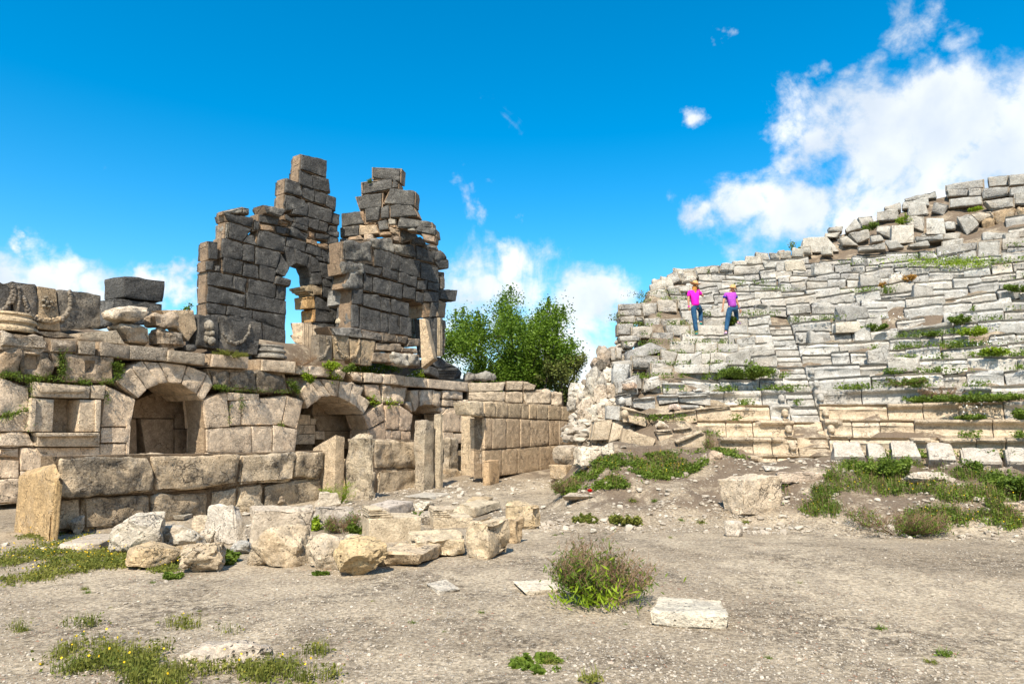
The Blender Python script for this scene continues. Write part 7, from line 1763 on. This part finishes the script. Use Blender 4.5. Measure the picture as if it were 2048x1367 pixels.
    for s in 'lr':
        k = len(V); V += [(*j['hip' + s], .112), (*j['kn' + s], .078), (*j['an' + s].lerp(j['kn' + s], .02), .062)]; E += [(1, k), (k, k + 1), (k + 1, k + 2)]
    skin('jeans', V, E, M_JEAN, t, 2)
    for s in 'lr':
        a_, b_ = j['an' + s], j['toe' + s]; heel = a_ + (a_ - b_).normalized() * .03 + Vector((0, 0, -.045))
        skin('shoe', [(*heel, .038, .032), (*(a_.lerp(b_, .4) + Vector((0, 0, -.02))), .045, .034), (*(b_ + Vector((0, 0, -.01))), .040, .026)], [(0, 1), (1, 2)], shoe_mat, t, 2)
    # hair
    bk = -fd
    skin('hair', [(*(hd + bk * .02 + Vector((0, 0, .03))), .092, .095), (*(hd + bk * .055 + Vector((0, 0, -.06))), .085, .06), (*(hd + bk * .085 + Vector((0, 0, -.17))), .075, .035), (*(hd + bk * .10 + Vector((-.02, 0, -.27))), .055, .03)], [(0, 1), (1, 2), (2, 3)], hair_mat, t, 2)
    # hat
    pr = [(.002, .125), (.05, .122), (.082, .09), (.094, .02), (.098, .0)] + ([(.15, -.012), (.185, .02), (.187, .026), (.15, -.002), (.094, .012)] if hat == 'brim' else [(.125, -.006), (.14, .008), (.14, .014), (.12, .002), (.09, .01)])
    V = []; n = len(pr); seg = 28
    for i in range(seg):
        a = 2 * math.pi * i / seg
        for r, z in pr: V.append((r * math.cos(a), r * math.sin(a) * .96, z + (.05 * abs(math.cos(a)) ** 2 * (r / .187) ** 2 if hat == 'brim' and r > .1 else 0)))
    Fc = np.array([(i * n + q, ((i + 1) % seg) * n + q, ((i + 1) % seg) * n + q + 1, i * n + q + 1) for i in range(seg) for q in range(n - 1)])
    h = link('hat', make_mesh('hat', np.array(V), Fc, True, 60), M_STRAW); h.parent = t
    h.location = j['crown'] + Vector((0, 0, .015)); h.rotation_euler = J.get('hat', (0.1, 0, 0)); 
    return t, j
def person_scale(px_, py_top, py_feet, depth_pt, H): return (py_feet - py_top) / F * depth_pt.y / math.cos(PITCH) / H
# first walker: magenta shirt, right knee raised, right hand lifting a camera to her face
def on_tread(px, py):
    d = pix_dir(px, py); t = 14.0
    while t < 40:
        p = Vector((0, 0, EYE)) + d * t; k = math.floor((math.hypot(p.x - CX, p.y - CY) - R0) / RUN)
        if p.z < H0 + k * RISE: break
        t += 0.02
    return Vector((p.x, p.y, H0 + k * RISE)) + Vector((0, .10, -.01))
ft = on_tread(1394, 671)
J1 = dict(pelvis=(0.02, 0, .93), waist=(0.0, 0, 1.06), chest=(-.02, 0.02, 1.28), neck=(-.01, .03, 1.45), head=(.02, .04, 1.55), crown=(.03, .03, 1.61),
          shl=(-.17, .01, 1.37), ell=(-.21, 0.0, 1.12), wrl=(-.19, .03, .91), handl=(-.17, .04, .84),
          shr=(.13, .03, 1.39), elr=(.30, .10, 1.25), wrr=(.19, .15, 1.44), handr=(.17, .17, 1.52),
          hipl=(-.06, 0, .90), knl=(-.03, .0, .50), anl=(.02, 0, .09), toel=(.03, .13, .05),
          hipr=(.10, .02, .90), knr=(.24, .26, .82), anr=(.20, .16, .43), toer=(.26, .27, .39), face=(.35, .9, 0), hat=(0.12, 0.15, 0), curlr=(-.5, .2, 0))
w1, j1 = person('walker in a magenta shirt and straw hat, right knee raised', ft, 1.0, J1, M_PINK, M_HAIR1, M_TEAL)
bm = bmesh.new(); bmesh.ops.create_cube(bm, size=1); me = bpy.data.meshes.new('camera_body'); bmesh.ops.bevel(bm, geom=bm.edges[:], offset=.08, segments=2, affect='EDGES'); bm.to_mesh(me); bm.free()
cmr = thing('hand_camera', 'small dark camera held up to the face by the walker in magenta', 'camera', ft + Vector((.12, .19, 1.53)))
o = link('camera_body', me, M_DARK, cmr, None, ft + Vector((.12, .19, 1.53))); o.scale = (.11, .05, .07)
V, Fc = tube([(0, 0, 0), (0.02, .07, 0)], [.028, .028], 14); link('lens', make_mesh('lens', V, Fc), M_DARK, cmr, None, ft + Vector((.12, .2, 1.53)))
V, Fc = tube([j1['handl'].lerp(j1['wrl'], .9) + Vector((0, 0, .0)), j1['wrl'] + Vector((0, 0, .03))], [.031, .031], 12); o = link('wristband', make_mesh('wristband', V, Fc), M_PINK); o.parent = w1
V, Fc = tube([j1['head'] + Vector((-.10, -.09, -.12)), j1['head'] + Vector((.0, -.10, -.02)), j1['head'] + Vector((.07, -.06, .04))], [.006, .007, .005], 8); o = link('hair_ribbon', make_mesh('hair_ribbon', V, Fc), M_YEL); o.parent = w1
# second walker: purple top with blue sleeves, stepping up to the right
ft2 = on_tread(1453, 680)
J2 = dict(pelvis=(.27, .0, .86), waist=(.25, .0, .98), chest=(.22, .03, 1.19), neck=(.26, .10, 1.34), head=(.33, .16, 1.42), crown=(.35, .17, 1.48),
          shl=(.07, .02, 1.27), ell=(.0, .02, 1.05), wrl=(-.03, .05, .84), handl=(-.04, .06, .77),
          shr=(.36, .04, 1.29), elr=(.43, .05, 1.03), wrr=(.51, .08, .82), handr=(.53, .09, .75),
          hipl=(.18, 0, .83), knl=(.10, .04, .45), anl=(.02, -.02, .09), toel=(.02, .10, .04),
          hipr=(.34, .02, .83), knr=(.47, .34, .80), anr=(.50, .34, .46), toer=(.64, .42, .42), face=(.2, .95, 0), hat=(.1, .12, 0))
w2, j2 = person('walker in a purple top with blue sleeves and small straw hat, stepping up', ft2, 1.0, J2, M_PURP, M_HAIR2, M_LILAC, sleeve=M_BLUE, hat='small')
V, Fc = tube([j2['wrr'] + Vector((-.01, 0, .03)), j2['wrr'] + Vector((0, 0, .005))], [.032, .031], 12); o = link('wristband', make_mesh('wristband', V, Fc), M_BLUE); o.parent = w2
scene.render.film_transparent = False
scene.cycles.max_bounces = 6
scene.cycles.diffuse_bounces = 3
scene.cycles.transparent_max_bounces = 8
scene.cycles.use_denoising = True
